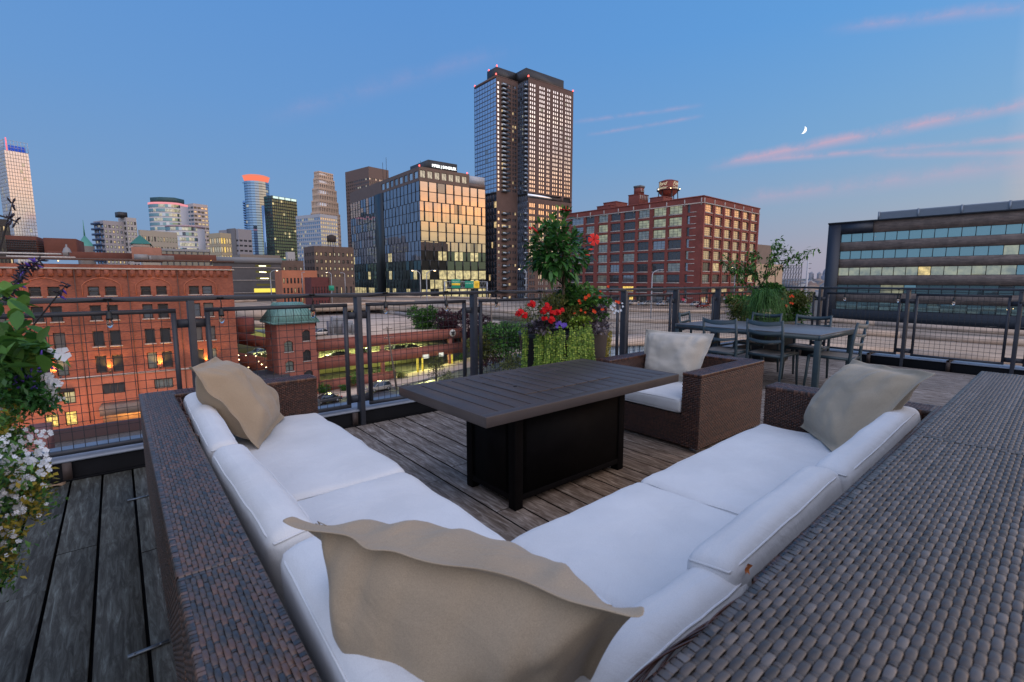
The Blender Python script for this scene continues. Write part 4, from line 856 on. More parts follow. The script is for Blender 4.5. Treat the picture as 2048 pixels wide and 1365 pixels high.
def curtain(b, face, z0, rows, rh, ncol, glasses, rg, tilt=.012, name='window_band', stag=False, gap=.12, mull=FRAME_D, mw=.16, md=.12, L=None, u0=0.0, off=.0):
    """one part per floor: separate panes, each a little out of true, behind mullions"""
    O, U, Ln = face; L = L or Ln; out_ = Vector((U.y, -U.x, 0)); cw = (L - u0) / ncol
    mm = MB()
    for j in range(rows):
        gms = []; mb = MB(); za, zb = z0 + j * rh + gap / 2, z0 + (j + 1) * rh - gap / 2
        for i in range(ncol):
            g = glasses(i, j); 
            if g not in gms: gms.append(g)
            mb.cur = gms.index(g); a, c = u0 + i * cw + .04, u0 + (i + 1) * cw - .04
            t1, t2 = rg.gauss(0, tilt) * cw / 2, rg.gauss(0, tilt) * rh / 2
            P = [O + U * a + ZZ * za + out_ * (off - t1 - t2), O + U * c + ZZ * za + out_ * (off + t1 - t2), O + U * c + ZZ * zb + out_ * (off + t1 + t2), O + U * a + ZZ * zb + out_ * (off - t1 + t2)]
            mb.add(P, [(0, 1, 2, 3)])
            sh = (cw / 2 if (stag and (j // 2) % 2) else 0)
            mm_u = u0 + i * cw + sh
            if mm_u < L: mm.add(*_bar3(O, U, out_, mm_u - mw / 2, mm_u + mw / 2, z0 + j * rh, z0 + (j + 1) * rh, off, off + md))
        mb.build(name, gms, b['t'])
        mm.add(*_bar3(O, U, out_, u0, L, z0 + j * rh - gap / 2, z0 + j * rh + gap / 2, off - .05, off + md * .5))
    mm.build('mullions', mull, b['t'])
def _bar3(O, U, out_, a, c, za, zb, d0, d1):
    vs = [O + U * x + out_ * y + ZZ * z for z in (za, zb) for y in (d1, d0) for x in (a, c)]
    return vs, [(0, 2, 3, 1), (4, 5, 7, 6), (0, 1, 5, 4), (2, 6, 7, 3), (0, 4, 6, 2), (1, 3, 7, 5)]
def band(b, face, z0, z1, d1, m, name, a=None, c=None, d0=-.05):
    O, U, Ln = face; out_ = Vector((U.y, -U.x, 0)); mb = MB(); mb.add(*_bar3(O, U, out_, a if a is not None else -d1, c if c is not None else Ln + d1, z0, z1, d0, d1)); return mb.build(name, m, b['t'])

# ------------------------------------------------------------------ ground, streets, highway
g = MB(); g.add([(-9000, -9000, ZG - .3), (9000, -9000, ZG - .3), (9000, 9000, ZG - .3), (-9000, 9000, ZG - .3)], [(0, 1, 2, 3)])
struct(g, 'ground', mat('ground', (.075, .072, .066), .95, var=.3, vscale=.02), 'city ground')
def poly(pts, z): return [tuple(atz(u, v, z)[:2]) for u, v in pts]
ZH = -7.5
hw = MB(); pp = poly([(380, 590.5), (380, 630), (640, 614), (760, 611), (860, 617), (960, 624), (1060, 632), (1130, 648), (1180, 690), (1200, 745), (2500, 830), (2500, 676), (2048, 663), (1650, 646), (1450, 614), (1180, 607), (900, 594)], ZH)
hw.prism(pp, ZH - 1.6, ZH); ROADM = None
def roadmat():
    m = bpy.data.materials.new('highway_concrete'); m.use_nodes = True; t = m.node_tree; b = t.nodes['Principled BSDF']; n = t.nodes.new; l = t.links.new
    tx = n('ShaderNodeTexCoord'); mp = n('ShaderNodeMapping'); mp.inputs['Rotation'].default_value = (0, 0, R(3)); mp.inputs['Scale'].default_value = (.22, .006, 1); l(tx.outputs['Object'], mp.inputs[0])
    nz = n('ShaderNodeTexNoise'); nz.inputs['Scale'].default_value = 1.6; nz.inputs['Detail'].default_value = 7; nz.inputs['Roughness'].default_value = .7; l(mp.outputs[0], nz.inputs[0])
    cr = n('ShaderNodeValToRGB'); e = cr.color_ramp.elements; e[0].position = .32; e[0].color = (.19, .155, .13, 1); e[1].position = .68; e[1].color = (.46, .36, .27, 1); x = e.new(.5); x.color = (.34, .27, .21, 1)
    l(nz.outputs[0], cr.inputs[0]); l(cr.outputs[0], b.inputs['Base Color']); b.inputs['Roughness'].default_value = .75; return m
struct(hw, 'highway', roadmat(), 'wide elevated concrete highway decks')
# barriers: low concrete walls along the lanes, each on its own line
def barrier(label, pts, z, h=.9, w=.4, m=CONC_T, grp='concrete barriers along the highway', nm='barrier'):
    P = [atz(u, v, z) for u, v in pts]; c = sum(P, Vector()) / len(P); mb = MB(c)
    for a, b_ in zip(P, P[1:]):
        mb.bar(a + ZZ * h / 2, b_ + ZZ * h / 2, w, h)
    return solo(mb, nm, m, label, 'barrier', grp, loc=tuple(c))
ZB = ZH + .004
for lab, pts in (('pale barrier along the far side of the highway, left of the glass office block', [(470, 593), (700, 594), (900, 597), (1000, 600)]),
                 ('pale barrier curving behind the copper-roofed stair tower', [(470, 606), (560, 601), (700, 603), (830, 606), (1000, 612)]),
                 ('grey barrier between the lanes above the parking garage roof', [(640, 613), (760, 610), (860, 616), (960, 623), (1060, 631)]),
                 ('long barrier on the far side of the highway in front of the red factory', [(1180, 608), (1300, 611), (1450, 615), (1560, 627), (1650, 647)]),
                 ('barrier crossing behind the far ends of the railing posts', [(1185, 622), (1450, 628), (1750, 652), (2100, 676)]),
                 ('median barrier on the right-hand lanes', [(1190, 642), (1500, 655), (1800, 676), (2150, 700)]),
                 ('near barrier on the right-hand lanes above the railing base', [(1195, 668), (1500, 690), (1800, 712), (2150, 742)])):
    barrier(lab, pts, ZB)
# lane stripes of the right-hand deck: thin sheets
sm_ = MB()
for off_ in (0, 10, 24, 33):
    for k_ in range(14):
        a = atz(1200 + k_ * 70, 632 + off_ + k_ * 1.9, ZH + .012); b_ = atz(1224 + k_ * 70, 632.6 + off_ + k_ * 1.9, ZH + .012); dd = (b_ - a).normalized(); nn = Vector((-dd.y, dd.x, 0)) * .09
        sm_.add([a - nn, b_ - nn, b_ + nn, a + nn], [(0, 1, 2, 3)])
struct(sm_, 'lane_markings', mat('road_paint', (.6, .58, .52), .7), 'worn white lane markings on the highway')
# street along the garage, climbing to the right
GD = 47.5; gP = pl(uh(632, 677), 86); gd = cdir(GD); gn = Vector((gd.y, -gd.x, 0))            # facade start, direction, towards the viewer
def gpt(s, o, z): q = gP + gd * s + gn * o; return (q.x, q.y, z)
SLP = [(-60, -19.0), (0, -19.0), (14, -18.5), (28, -17.2), (42, -15.7), (60, -14.4), (110, -13.5)]
def zst(s):
    for (a, za), (b_, zb) in zip(SLP, SLP[1:]):
        if a <= s <= b_: return za + (zb - za) * (s - a) / (b_ - a)
    return SLP[-1][1]
def strip(o0, o1, dz, name, m, lab):
    mb = MB()
    for (a, za), (b_, zb) in zip(SLP, SLP[1:]):
        mb.add([gpt(a, o0, za + dz), gpt(b_, o0, zb + dz), gpt(b_, o1, zb + dz), gpt(a, o1, za + dz), gpt(a, o0, -19.4), gpt(b_, o0, -19.4), gpt(b_, o1, -19.4), gpt(a, o1, -19.4)], [(0, 3, 2, 1), (0, 1, 5, 4), (2, 3, 7, 6)])
    struct(mb, name, m, lab)
strip(-1.0, 6.2, .12, 'sidewalk', CONC_T, 'pale sidewalk in front of the parking garage')
strip(6.2, 30, .0, 'road', mat('street_asphalt', (.12, .13, .15), .45, var=.3, vscale=.3), 'street in front of the parking garage')
for nm_, o0_, w_ in (('curb', 6.2, .18),):
    mb = MB()
    for (a, za), (b_, zb) in zip(SLP, SLP[1:]): mb.bar(gpt(a, o0_, za + .06), gpt(b_, o0_, zb + .06), w_, .16)
    struct(mb, 'curb', CONC, 'stone curb')

# ------------------------------------------------------------------ brick warehouse (left)
u0_ = -170; P130 = atz(130, 860, ZG); dW = cdir(55.4)
tt = hit(P130, dW, u0_); Pw = Vector((P130.x, P130.y, 0)) + dW * tt
b = dict(t=thing('brick_warehouse', 'long red brick warehouse with paired arched windows and orange uplights, at left', 'warehouse', (Pw.x, Pw.y, ZG), math.atan2(dW.y, dW.x)), P=Pw, z0=ZG, dr=dW, dl=Vector((-dW.y, dW.x, 0)))
b['W'] = hit(Pw, dW, uh(464, 537)); b['D'] = 30.0; WH = b
xa = xr(b, 190, 590); V = lambda v: zr(b, v, xa)
ztop = V(517); b['H'] = ztop
rows = [(V(592), V(573.5), 0), (V(641), V(611), 1), (V(693), V(662.5), 1), (V(746), V(712), 2)]
pairs = [(-62, -36, -22, 4), (57, 82, 95, 120), (175.5, 198.5, 210, 232.5), (281.5, 302, 312.5, 333.5), (378, 398, 404.5, 424.5)]
G_BLIND = glassmat('glass_blind', (.4, .4, .4), .12, .1); G_BLIND.node_tree.nodes['Principled BSDF'].inputs['Base Color'].default_value = (.13, .12, .11, 1)
ops = []; its = []; face = fright(b); rg = random.Random(2)
for pr in pairs:
    for ua, ub in ((pr[0], pr[1]), (pr[2], pr[3])):
        x0, x1 = xr(b, ua, 582), xr(b, ub, 582)
        for r_i, (za, zb, kind) in enumerate(rows):
            ops.append((x0, x1, za, zb)); its.append((face, x0, x1, za, zb, 1, 2 if r_i in (0, 1) else 1, (pick(rg, [(.62, G_DARK), (.22, G_BLIND), (.16, G_MID)]) if kind < 2 else pick(rg, [(.5, G_DARK), (.5, G_DIM)]))))
zband = V(752)
shellw = MB(); facade(shellw, face, zband, ztop - .8, ops, .35); shellw.add([(b['W'], 0, 0), (b['W'], b['D'], 0), (b['W'], b['D'], ztop - .8), (b['W'], 0, ztop - .8), (0, b['D'], 0), (0, b['D'], ztop - .8), (0, 0, 0), (0, 0, ztop - .8)], [(0, 1, 2, 3), (1, 4, 5, 2), (4, 6, 7, 5)]); shellw.build('wall', BRK_W, b['t'])
low = [(xr(b, 205, 778), xr(b, 250, 778), V(789), V(768)), (xr(b, 308, 760), xr(b, 346, 760), V(789), V(769)), (xr(b, 125, 780), xr(b, 150, 780), V(800), V(776)), (xr(b, 88, 828), xr(b, 117, 828), V(842), V(817)), (xr(b, 129, 826), xr(b, 154, 826), V(842), V(815)), (xr(b, 398, 715), xr(b, 408, 715), V(770), V(748.5))]
low = [(min(a, c), max(a, c), d_, e_) for a, c, d_, e_ in low]; low = low[:-1]
mb = MB(); facade(mb, face, 0, zband - .001, [q for q in low], .35); mb.build('ground_floor', BRK_W2, b['t'])
its += [(face, *low[0], 3, 1, G_DARK), (face, *low[1], 4, 1, G_DIM), (face, *low[2], 2, 2, G_OFF), (face, *low[3], 2, 2, G_LITY), (face, *low[4], 1, 1, G_LITY)]
add_windows(b, its, mat('window_frame_taupe', (.075, .062, .055), .6), frame=.13, dep=.22)
band(b, face, zband - .12, zband + .12, .14, STONE, 'string_course')
band(b, face, V(539), V(536), .25, STONE, 'cornice_ledge'); band(b, face, V(521), V(517) + .001, .35, mat('dark_coping', (.10, .06, .05), .7), 'coping', d0=-.8)
mb = MB(); n = int(b['W'] / .95)
for i in range(n): x = i * .95 + .2; mb.box(x, x + .52, -.22, .02, V(553), V(540)); 
mb.box(0, b['W'], -.16, .02, V(540), V(539) - .01); mb.build('corbel', BRK_W, b['t'])
for pr in pairs:                                        # arches over each top pair, sills below each window
    x0, x1 = xr(b, pr[0], 582) - .55, xr(b, pr[3], 582) + .55; mb = MB(); zb_ = V(571); pts = [(x0 + (x1 - x0) * i / 14, -.04, zb_ + 1.0 * math.sin(math.pi * i / 14) ** .7) for i in range(15)]
    mb.tube([(x0, -.04, V(592))] + pts + [(x1, -.04, V(592))], .07, 5); mb.build('arch_moulding', BRK_W2, b['t'])
    mb = MB()
    for ua, ub in ((pr[0], pr[1]), (pr[2], pr[3])):
        for za, zb, kk in rows[:3]: mb.box(xr(b, ua, 582) - .12, xr(b, ub, 582) + .12, -.12, .05, za - .16, za - .002)
    mb.build('window_sill', STONE, b['t'])
for uq in (152, 258, 357): m = MB(); xq = xr(b, uq, 582); m.tube([(xq, -.12, .5), (xq, -.12, V(541))], .06, 6); m.build('downpipe', mat('downpipe_brown', (.09, .05, .04), .6), b['t'])
UPL = emis('uplight_lens', (1, .55, .12), 3)
for i, pr in enumerate(pairs):                          # lit uplight between the windows of the lowest main row
    xm = (xr(b, pr[1], 582) + xr(b, pr[2], 582)) / 2
    mb = MB(); mb.lathe([(.001, .0), (.13, .0), (.16, .22), (.16, .24)], (xm, -.3, V(746)), 10); o = mb.build('uplight', DARKM, b['t'], smooth=True)
    mb = MB(); mb.lathe([(.001, .2), (.13, .2), (.13, .21)], (xm, -.3, V(746)), 10); mb.build('lens', UPL, o)
    ld = bpy.data.lights.new('uplight_lamp', 'SPOT'); ld.energy = 900; ld.color = (1, .48, .10); ld.spot_size = R(120); ld.spot_blend = .6; ld.shadow_soft_size = .08
    lo = bpy.data.objects.new('uplight_lamp', ld); COL.objects.link(lo); lo.parent = b['t']; lo.location = (xm, -.55, V(746) + .25); lo.rotation_euler = (R(178), 0, 0)
mb = MB(); mb.box(xr(b, 105, 785), xr(b, 150, 785), -.9, -.01, V(776), V(771)); mb.build('awning', mat('black_canvas', (.012, .012, .016), .8), b['t'])
xc0, xc1 = xr(b, 203, 800), xr(b, 325, 800); mb = MB(); mb.box(xc0, xc1, -3.2, -.01, V(822), V(806)); mb.build('loading_canopy', mat('canopy_sheet', (.13, .115, .105), .7, var=.25, vscale=.8), b['t'])
mb = MB(); mb.box(xc0, xc1, -.06, -.01, V(850), V(824)); mb.build('dock_door', mat('dock_wood', (.50, .28, .14), .7, var=.2, vscale=1), b['t'])
for xq in (xc0 + 2.0, xc1 - 2.5, xc1 - .6):
    ld = bpy.data.lights.new('dock_lamp', 'POINT'); ld.energy = 130; ld.color = (1, .62, .25); ld.shadow_soft_size = .15; lo = bpy.data.objects.new('dock_lamp', ld); COL.objects.link(lo); lo.parent = b['t']; lo.location = (xq, -1.5, V(827))
for xq, zq in ((xr(b, 170, 800), V(800)), (xr(b, 60, 800), V(790)), (xr(b, 290, 800), V(760))):
    ld = bpy.data.lights.new('wall_lamp', 'POINT'); ld.energy = 240; ld.color = (1, .45, .2); ld.shadow_soft_size = .2; lo = bpy.data.objects.new('wall_lamp', ld); COL.objects.link(lo); lo.parent = b['t']; lo.location = (xq, -4.0, zq)
mb = MB(); mb.box(.2, b['W'] - .2, .3, b['D'] - .2, ztop - 1.9, ztop - 1.6); mb.build('roof', CONC_D, b['t'])
mb = MB(); mb.box(.6, b['W'] - .6, .7, b['D'] - .6, 0, ztop - 2); mb.build('interior', mat('dark_interior', (.02, .02, .022), .9), b['t'])
# things on its roof
def roofbox(name, label, cat, ua, ub, v0, v1, y0, y1, m, zbase=None, group=None, extra=None):
    yy = y0; P = WH['P'] + WH['dl'] * yy; xa_, xb_ = hit(P, WH['dr'], uh(ua, v0)), hit(P, WH['dr'], uh(ub, v0)); z1 = zat(P + WH['dr'] * (xa_ + xb_) / 2, v0) - ZG; z0 = zbase if zbase else zat(P + WH['dr'] * (xa_ + xb_) / 2, v1) - ZG
    O = P + WH['dr'] * xa_; t = thing(name, label, cat, (O.x, O.y, ZG + z0), WH['t'].rotation_euler.z, group)
    m_ = MB(); m_.box(0, xb_ - xa_, 0, y1 - y0, 0, z1 - z0); m_.build('body', m, t, bevel=.03); 
    return t, xb_ - xa_, z1 - z0
RUST = mat('rusted_steel_cladding', (.135, .042, .026), .75, var=.2, vscale=.6)
roofbox('roof_screen', 'long low rust-red parapet screen on the warehouse roof', 'screen', 95, 432, 507, 522, 8, 8.5, RUST)
roofbox('roof_house', 'rust-red metal clad penthouse with sloping end on the warehouse roof', 'penthouse', 86, 152, 477, 512, 14, 22, RUST)
t, w_, h_ = roofbox('roof_house', 'rust-brown penthouse with dark grid screen at the far left', 'penthouse', 10, 72, 472, 512, 14, 22, RUST)
m = MB(); 
for i in range(18): m.box(w_ * i / 18, w_ * i / 18 + .08, -.12, -.02, .1, h_ * .8)
for i in range(7): m.box(0, w_ * 1.2, -.16, -.121, h_ * .8 * i / 7 + .2, h_ * .8 * i / 7 + .28)
m.build('grid_screen', DARKM, t)
t, w_, h_ = roofbox('roof_house', 'pale brick stair house on the warehouse roof, left of the duct', 'penthouse', 262, 322, 495, 523, 5, 11, brickmat('salmon_brick', (.42, .19, .13), (.36, .16, .11), (.3, .16, .12), big=.2))
m = MB(); m.box(.2, w_ * .62, .4, 5.4, h_, h_ + .5); m.build('upstand', STONE, t)
m = MB(); m.add([(-.1, .2, h_ + .51), (w_ * .68, .2, h_ + .51), (w_ * .68, 5.6, h_ + .51), (-.1, 5.6, h_ + .51), (w_ * .29, 2.9, h_ + 2.0)], [(0, 1, 4), (1, 2, 4), (2, 3, 4), (3, 0, 4)]); m.build('pyramid_roof', mat('green_copper', (.04, .17, .12), .6), t)
t, w_, h_ = roofbox('roof_duct', 'grey sheet metal duct lying on the warehouse roof', 'duct', 268, 348, 511, 523, 2.5, 4.4, mat('duct_steel', (.16, .15, .15), .5, var=.3, vscale=1))
m = MB(); m.box(w_ * .35, w_ * .42, -.05, 2, -.05, h_ * .9); m.box(.0, w_ * .33, -.3, -.01, h_ * .1, h_ * 1.1); m.build('hood', mat('hood_steel', (.24, .24, .25), .5), t)
t, w_, h_ = roofbox('roof_pipes', 'long white pipes along the warehouse roof edge', 'pipe', -60, 122, 505, 508, 5, 5.5, mat('pipe_white', (.5, .48, .46), .6, var=.3, vscale=.8))
t, w_, h_ = roofbox('roof_pipes', 'jumbled white conduit below the long roof pipe', 'pipe', 12, 150, 512.5, 516, 3, 3.4, MATS['pipe_white'])
t, w_, h_ = roofbox('roof_vent', 'conical metal vent standing between the roof pipes', 'vent', 125, 136, 505, 512, 4, 5, MATS['duct_steel'])
m = MB(); m.lathe([(.5, h_), (.35, h_ + .5), (.1, h_ + .8), (.1, h_ + 1.1), (.001, h_ + 1.1)], (.4, .5, 0), 10); m.build('cone', MATS['hood_steel'], t, smooth=True)
for i, uq in enumerate((115, 391, 405, 421)):
    t, w_, h_ = roofbox('roof_lamp', ('small lit roof lamp beside the white conduit' if i == 0 else ['', 'lit roof lamp by the end of the rust screen, first of three', 'lit roof lamp by the end of the rust screen, middle of three', 'lit roof lamp by the end of the rust screen, last of three'][i]), 'lamp', uq, uq + 2, 521, 523, 3, 3.2, emis('roof_lamp_glow', (1, .5, .15), 5))

# ------------------------------------------------------------------ far skyline, left to right
FAR = 'far city towers'
DOWN = mat('tower_white', (.50, .49, .50), .6, var=.05, vscale=.05)
b = bld('glass_tower', 'tall tapering white glass tower with lit crown, cut by the left edge', 'tower', (8, 300), 620, 30, (36, 300), None, W=26, Dp=30)
G_WH = glassmat('glass_silver', (.92, .95, 1.0), .30, .1); G_WH.node_tree.nodes['Principled BSDF'].inputs['Base Color'].default_value = (.55, .60, .68, 1)
rg = random.Random(1); b['W'] = max(22, xr(b, 36, 300)); H = b['H']
curtain(b, fright(b), 0, 42, H / 42, 9, lambda i, j: (G_WH if rg.random() > .03 else G_LIT2), rg, tilt=.001, mull=FRAME_L, mw=.3, gap=.5, md=.2)
curtain(b, fleft(b), 0, 42, H / 42, 9, lambda i, j: (G_WH if rg.random() > .05 else G_LIT2), rg, tilt=.001, mull=FRAME_L, mw=.3, gap=.5, md=.2)
m = MB(); m.box(.1, b['W'] - .1, .1, b['D'] - .1, 0, H); m.build('core', DOWN, b['t'])
m = MB()
for i in range(8): x = b['W'] * i / 7; m.box(x, x + .35, 0, .35, H, H + 13); m.box(0, .35, x, x + .35, H, H + 13)
for i in range(4): z = H + i * 4; m.box(0, b['W'], 0, .3, z, z + .3); m.box(0, .3, 0, b['D'], z, z + .3)
m.build('crown_frame', DOWN, b['t'])
m = MB(); m.box(2, 3, -.4, -.1, H, H + 15); m.build('red_light_strip', emis('strip_red', (1, .15, .2), 1.6), b['t']); m = MB(); m.box(4.5, b['W'] - 2, 1, 2, H + .2, H + 7); m.build('blue_lit_crown', emis('crown_blue', (.02, .10, .7), .7), b['t'])
# wide base wing of the same tower (it flares towards the ground)
simple_tower('office_block', 'dark low block with a strip of lit windows at the far left edge', (-30, 436), 240, 30, (17, 436), None, DARKM, 6, 0, 9, .6, .5, [(.3, G_LIT), (.7, G_DARK)], [(1, G_DARK)], seed=4, Dp=14)
b = bld('church_spire', 'green copper pyramid spire with thin finial between the roofs', 'spire', (165, 500), 420, 30, (190, 500), None, Dp=11)
H = zr(b, 492); w_ = b['W']; m = MB(); m.box(0, w_, 0, 11, 0, H); m.build('wall', mat('spire_stone', (.18, .15, .13), .8), b['t']); m = MB(); zt_ = zr(b, 470, w_ / 2, 5.5); zz_ = zr(b, 440, w_ / 2, 5.5)
m.add([(0, 0, H), (w_, 0, H), (w_, 11, H), (0, 11, H), (w_ / 2, 5.5, zt_)], [(0, 1, 4), (1, 2, 4), (2, 3, 4), (3, 0, 4)]); m.build('roof', mat('verdigris', (.09, .30, .23), .6), b['t']); m = MB(); m.tube([(w_ / 2, 5.5, zt_ - 1), (w_ / 2, 5.5, zz_)], [.6, .12], 6); m.build('finial', MATS['verdigris'], b['t'])
LR = [(.55, G_MIR), (.25, G_LIT2), (.1, G_LIT), (.1, G_DARK)]
# apartment tower with blue balconies
b = simple_tower('apartment_tower', 'apartment tower with dark blue balconies on its left side and lit windows', (206, 441), 330, 30, (252, 441), (187, 446), mat('tower_grey', (.36, .34, .36), .75), 6, 3, 17, .55, .55, [(.6, G_LIT2), (.2, G_LIT), (.2, G_MIR)], [(.5, G_BLUE), (.3, G_DARK), (.2, G_LIT2)], seed=5, fr=.2)
m = MB(); H = b['H']
for j in range(17): z = H * j / 17 + 1; m.box(-1.8, 0, .3, b['D'] - .3, z, z + .25); m.box(-1.85, -1.7, .3, b['D'] - .3, z + .25, z + 1.3)
m.build('balconies', mat('balcony_blue', (.03, .06, .14), .4), b['t'])
b = simple_tower('apartment_tower', 'lighter twin block behind, with pale lit windows', (252, 435), 338, 30, (272, 435), (236, 438), mat('tower_pale', (.46, .43, .42), .75), 3, 2, 17, .6, .6, [(.7, G_LIT2), (.3, G_MIR)], [(1, G_DARK)], seed=6, fr=.2)
m = MB(); m.box(-3, b['W'] * .3, 2, 8, b['H'], b['H'] + 3.5); m.build('lift_house', DARKM, b['t'])
# curved stepped teal tower
def curved(name, label, ua, ub, vtop, D, rows, mats, seed, bulge=.30, lipm=None, dark=0.0, litfrom=0.0):
    A, B = pl(uh(ua, vtop), D), pl(uh(ub, vtop), D); w = (B - A).length; O = A; t = thing(name, label, 'tower', (O.x, O.y, ZG), math.atan2((B - A).y, (B - A).x)); H = zat(A.lerp(B, .5), vtop) - ZG
    n = 16; arc = [(w * (.5 - .5 * math.cos(math.pi * i / n)), -w * bulge * math.sin(math.pi * i / n)) for i in range(n + 1)]; back = [(w, w * .4), (0, w * .4)]
    rg_ = random.Random(seed); rh = H / rows; m = MB(); m.prism([(x * .98 + w * .01, y * .98) for x, y in arc] + back, 0, H - .2); m.build('core', DOWN, t)
    for j in range(rows):
        mb = MB(); gms = []
        for i in range(n):
            g = pick(rg_, mats if i > n * litfrom else [(1, mats[-1][1])]); 
            if g not in gms: gms.append(g)
            mb.cur = gms.index(g); (xa_, ya_), (xb_, yb_) = arc[i], arc[i + 1]; za, zb = j * rh + rh * .38, (j + 1) * rh
            mb.add([(xa_, ya_ - .05, za), (xb_, yb_ - .05, za), (xb_, yb_ - .05, zb), (xa_, ya_ - .05, zb)], [(0, 1, 2, 3)])
        mb.build('window_band', gms, t)
    m = MB(); m.prism([(x * 1.01 - w * .005, y * 1.02 - .15) for x, y in arc] + back, H, H + 1.6); m.build('roof_rim', lipm or DOWN, t)
    return t, w, H
PINK = emis('pink_rim', (1, .35, .40), .9)
t, w_, H_ = curved('curved_tower', 'tall curved teal glass tower with a thin pink rim', 299, 360, 411, 430, 22, [(.35, G_LIT2), (.15, G_MIR), (.5, G_TEAL)], 7, lipm=PINK, litfrom=.35)
m = MB(); m.prism([(w_ * .1, w_ * .35), (w_ * .12, -w_ * .12), (w_ * .5, -w_ * .22), (w_ * .9, -w_ * .1), (w_ * .92, w_ * .35)], H_ + 1.6, H_ + 6); m.build('plant_room', mat('teal_roof', (.02, .07, .08), .5), t)
curved('curved_tower', 'lower curved wing with pale lit floors below the pink-rimmed tower', 333, 394, 456, 410, 15, [(.65, G_LIT2), (.2, G_MIR), (.15, G_TEAL)], 8, lipm=mat('mauve_rim', (.42, .30, .33), .6), litfrom=.15)
simple_tower('office_tower', 'white office slab with dark window rows behind the curved tower', (386, 407), 480, 30, (415, 411), (360, 410), mat('slab_white', (.52, .46, .45), .7), 4, 4, 24, .82, .5, [(.5, G_MIR), (.5, G_DARK)], [(.85, G_DARK), (.15, G_MID)], seed=9, fr=.2)
simple_tower('hotel_block', 'long pale lit block in front of the curved towers', (280, 460), 300, 30, (354, 466), (276, 462), mat('sand_panel', (.42, .37, .30), .75), 12, 2, 8, .5, .5, [(.55, G_LIT2), (.2, G_LIT), (.25, G_DARK)], [(1, G_MID)], seed=10, fr=.2)
simple_tower('lit_block', 'square block with glowing yellow windows left of the grey slab', (440, 466), 290, 30, (462, 470), (417, 467), mat('cream_frame', (.46, .38, .26), .7), 4, 5, 9, .72, .7, [(.6, G_LIT), (.4, G_LITY)], [(.6, G_LIT2), (.4, G_LIT)], seed=11, fr=.15)
b = simple_tower('office_block', 'grey and white slab with a wide blank centre, right of the glowing block', (476, 458), 340, 30, (503, 463), (437, 457), mat('mauve_panel', (.33, .31, .33), .75), 3, 6, 14, .7, .35, [(.5, G_MIR), (.5, G_DARK)], [(.6, G_MIR), (.4, G_DARK)], seed=12, fr=.15, ztop=6)
m = MB(); m.box(-.4, -.05, b['D'] * .12, b['D'] * .55, 0, b['H'] + .5); m.build('blank_panel', mat('panel_grey', (.13, .125, .13), .8), b['t'])
# long grey screen behind the warehouse roof
b = simple_tower('grey_screen_block', 'long low grey glass block above the warehouse roof', (320, 497), 150, 53, (419, 503), None, mat('screen_grey', (.25, .26, .28), .5), 8, 0, 2, .96, .9, [(1, glassmat('glass_screen', (.4, .45, .5), .3, .2))], [(1, G_DARK)], z0=-5, seed=13, Dp=8, ztop=.3)
# blue cylinder tower with red crown
Dc = 560; A = pl(uh(513, 370), Dc); t = thing('round_tower', 'round blue glass tower with a glowing red crown ring', 'tower', (A.x, A.y, ZG), HEAD - R(90))
H = zat(A, 366) - ZG; r_ = 12.5; n = 20
m = MB(); m.lathe([(r_ - .3, 0), (r_ - .3, H)], (0, 0, 0), n); m.build('core', DARKM, t)
rg = random.Random(3)
for j in range(45):
    mb = MB(); rh = H / 45; gms = [G_BLUE, G_MIR, G_LIT2]
    for i in range(n):
        a0, a1 = 2 * math.pi * i / n, 2 * math.pi * (i + 1) / n; mb.cur = 2 if rg.random() < .02 else 0
        mb.add([(r_ * math.cos(a), r_ * math.sin(a), z) for a, z in ((a0, j * rh + .5), (a1, j * rh + .5), (a1, (j + 1) * rh), (a0, (j + 1) * rh))], [(0, 1, 2, 3)])
    mb.build('window_band', gms, t)
m = MB(); m.box(-r_ - 2, 2, -4, 14, 0, H - 20); m.build('wing', G_BLUE, t); m = MB(); m.box(4, 17, -9, 10, 0, H - 26); m.build('wing', G_BLUE, t)
m = MB()
for j in range(40): z = j * (H - 20) / 40; m.box(-r_ - 2.2, 2, -4.2, -4, z, z + .5)
m.build('floor_lines', DARKM, t)
m = MB(); m.lathe([(r_ * .9, H), (r_ * 1.02, H + 3), (r_ * 1.06, H + 5)], (0, 0, 0), n); m.build('crown_ring', emis('crown_red', (1, .22, .12), 1.0), t); m = MB(); m.lathe([(r_ * .95, H + 5), (r_ * 1.12, H + 6.0), (r_ * .85, H + 7.2), (0.1, H + 7.2)], (0, 0, 0), n); m.build('crown_top', emis('crown_orange', (1, .30, .20), .8), t)
m = MB(); m.tube([(-r_ - 3, 0, H), (-r_ + 4, 0, H - 2)], .35, 5); m.build('crane_arm', DARKM, t)
# dark green tower
b = bld('green_glass_tower', 'dark green glass tower with a lit roof edge', 'tower', (543, 391), 430, 30, (593, 396), (528, 396)); H = b['H']; rg = random.Random(14)
m = MB(); m.box(.2, b['W'], .2, b['D'], 0, H - .1); m.build('core', DARKM, b['t'])
curtain(b, fright(b), 0, 34, H / 34, 12, lambda i, j: G_OFF if rg.random() < .03 else G_GREEN, rg, tilt=.006, gap=.9, mw=.35)
curtain(b, fleft(b), 0, 34, H / 34, 5, lambda i, j: glassmat('glass_sea', (.10, .30, .26), .35, .03) if 'glass_sea' not in MATS and i < 2 else (MATS['glass_sea'] if i < 2 else G_GREEN), rg, tilt=.006, gap=.9, mw=.35)
m = MB()
for i in range(4): x = b['W'] * (.05 + i * .24); m.box(x, x + b['W'] * .2, -.4, -.15, H - 2.2, H - .4)
m.build('roof_lights', emis('roof_edge_light', (.75, .95, .85), 1.1), b['t'])
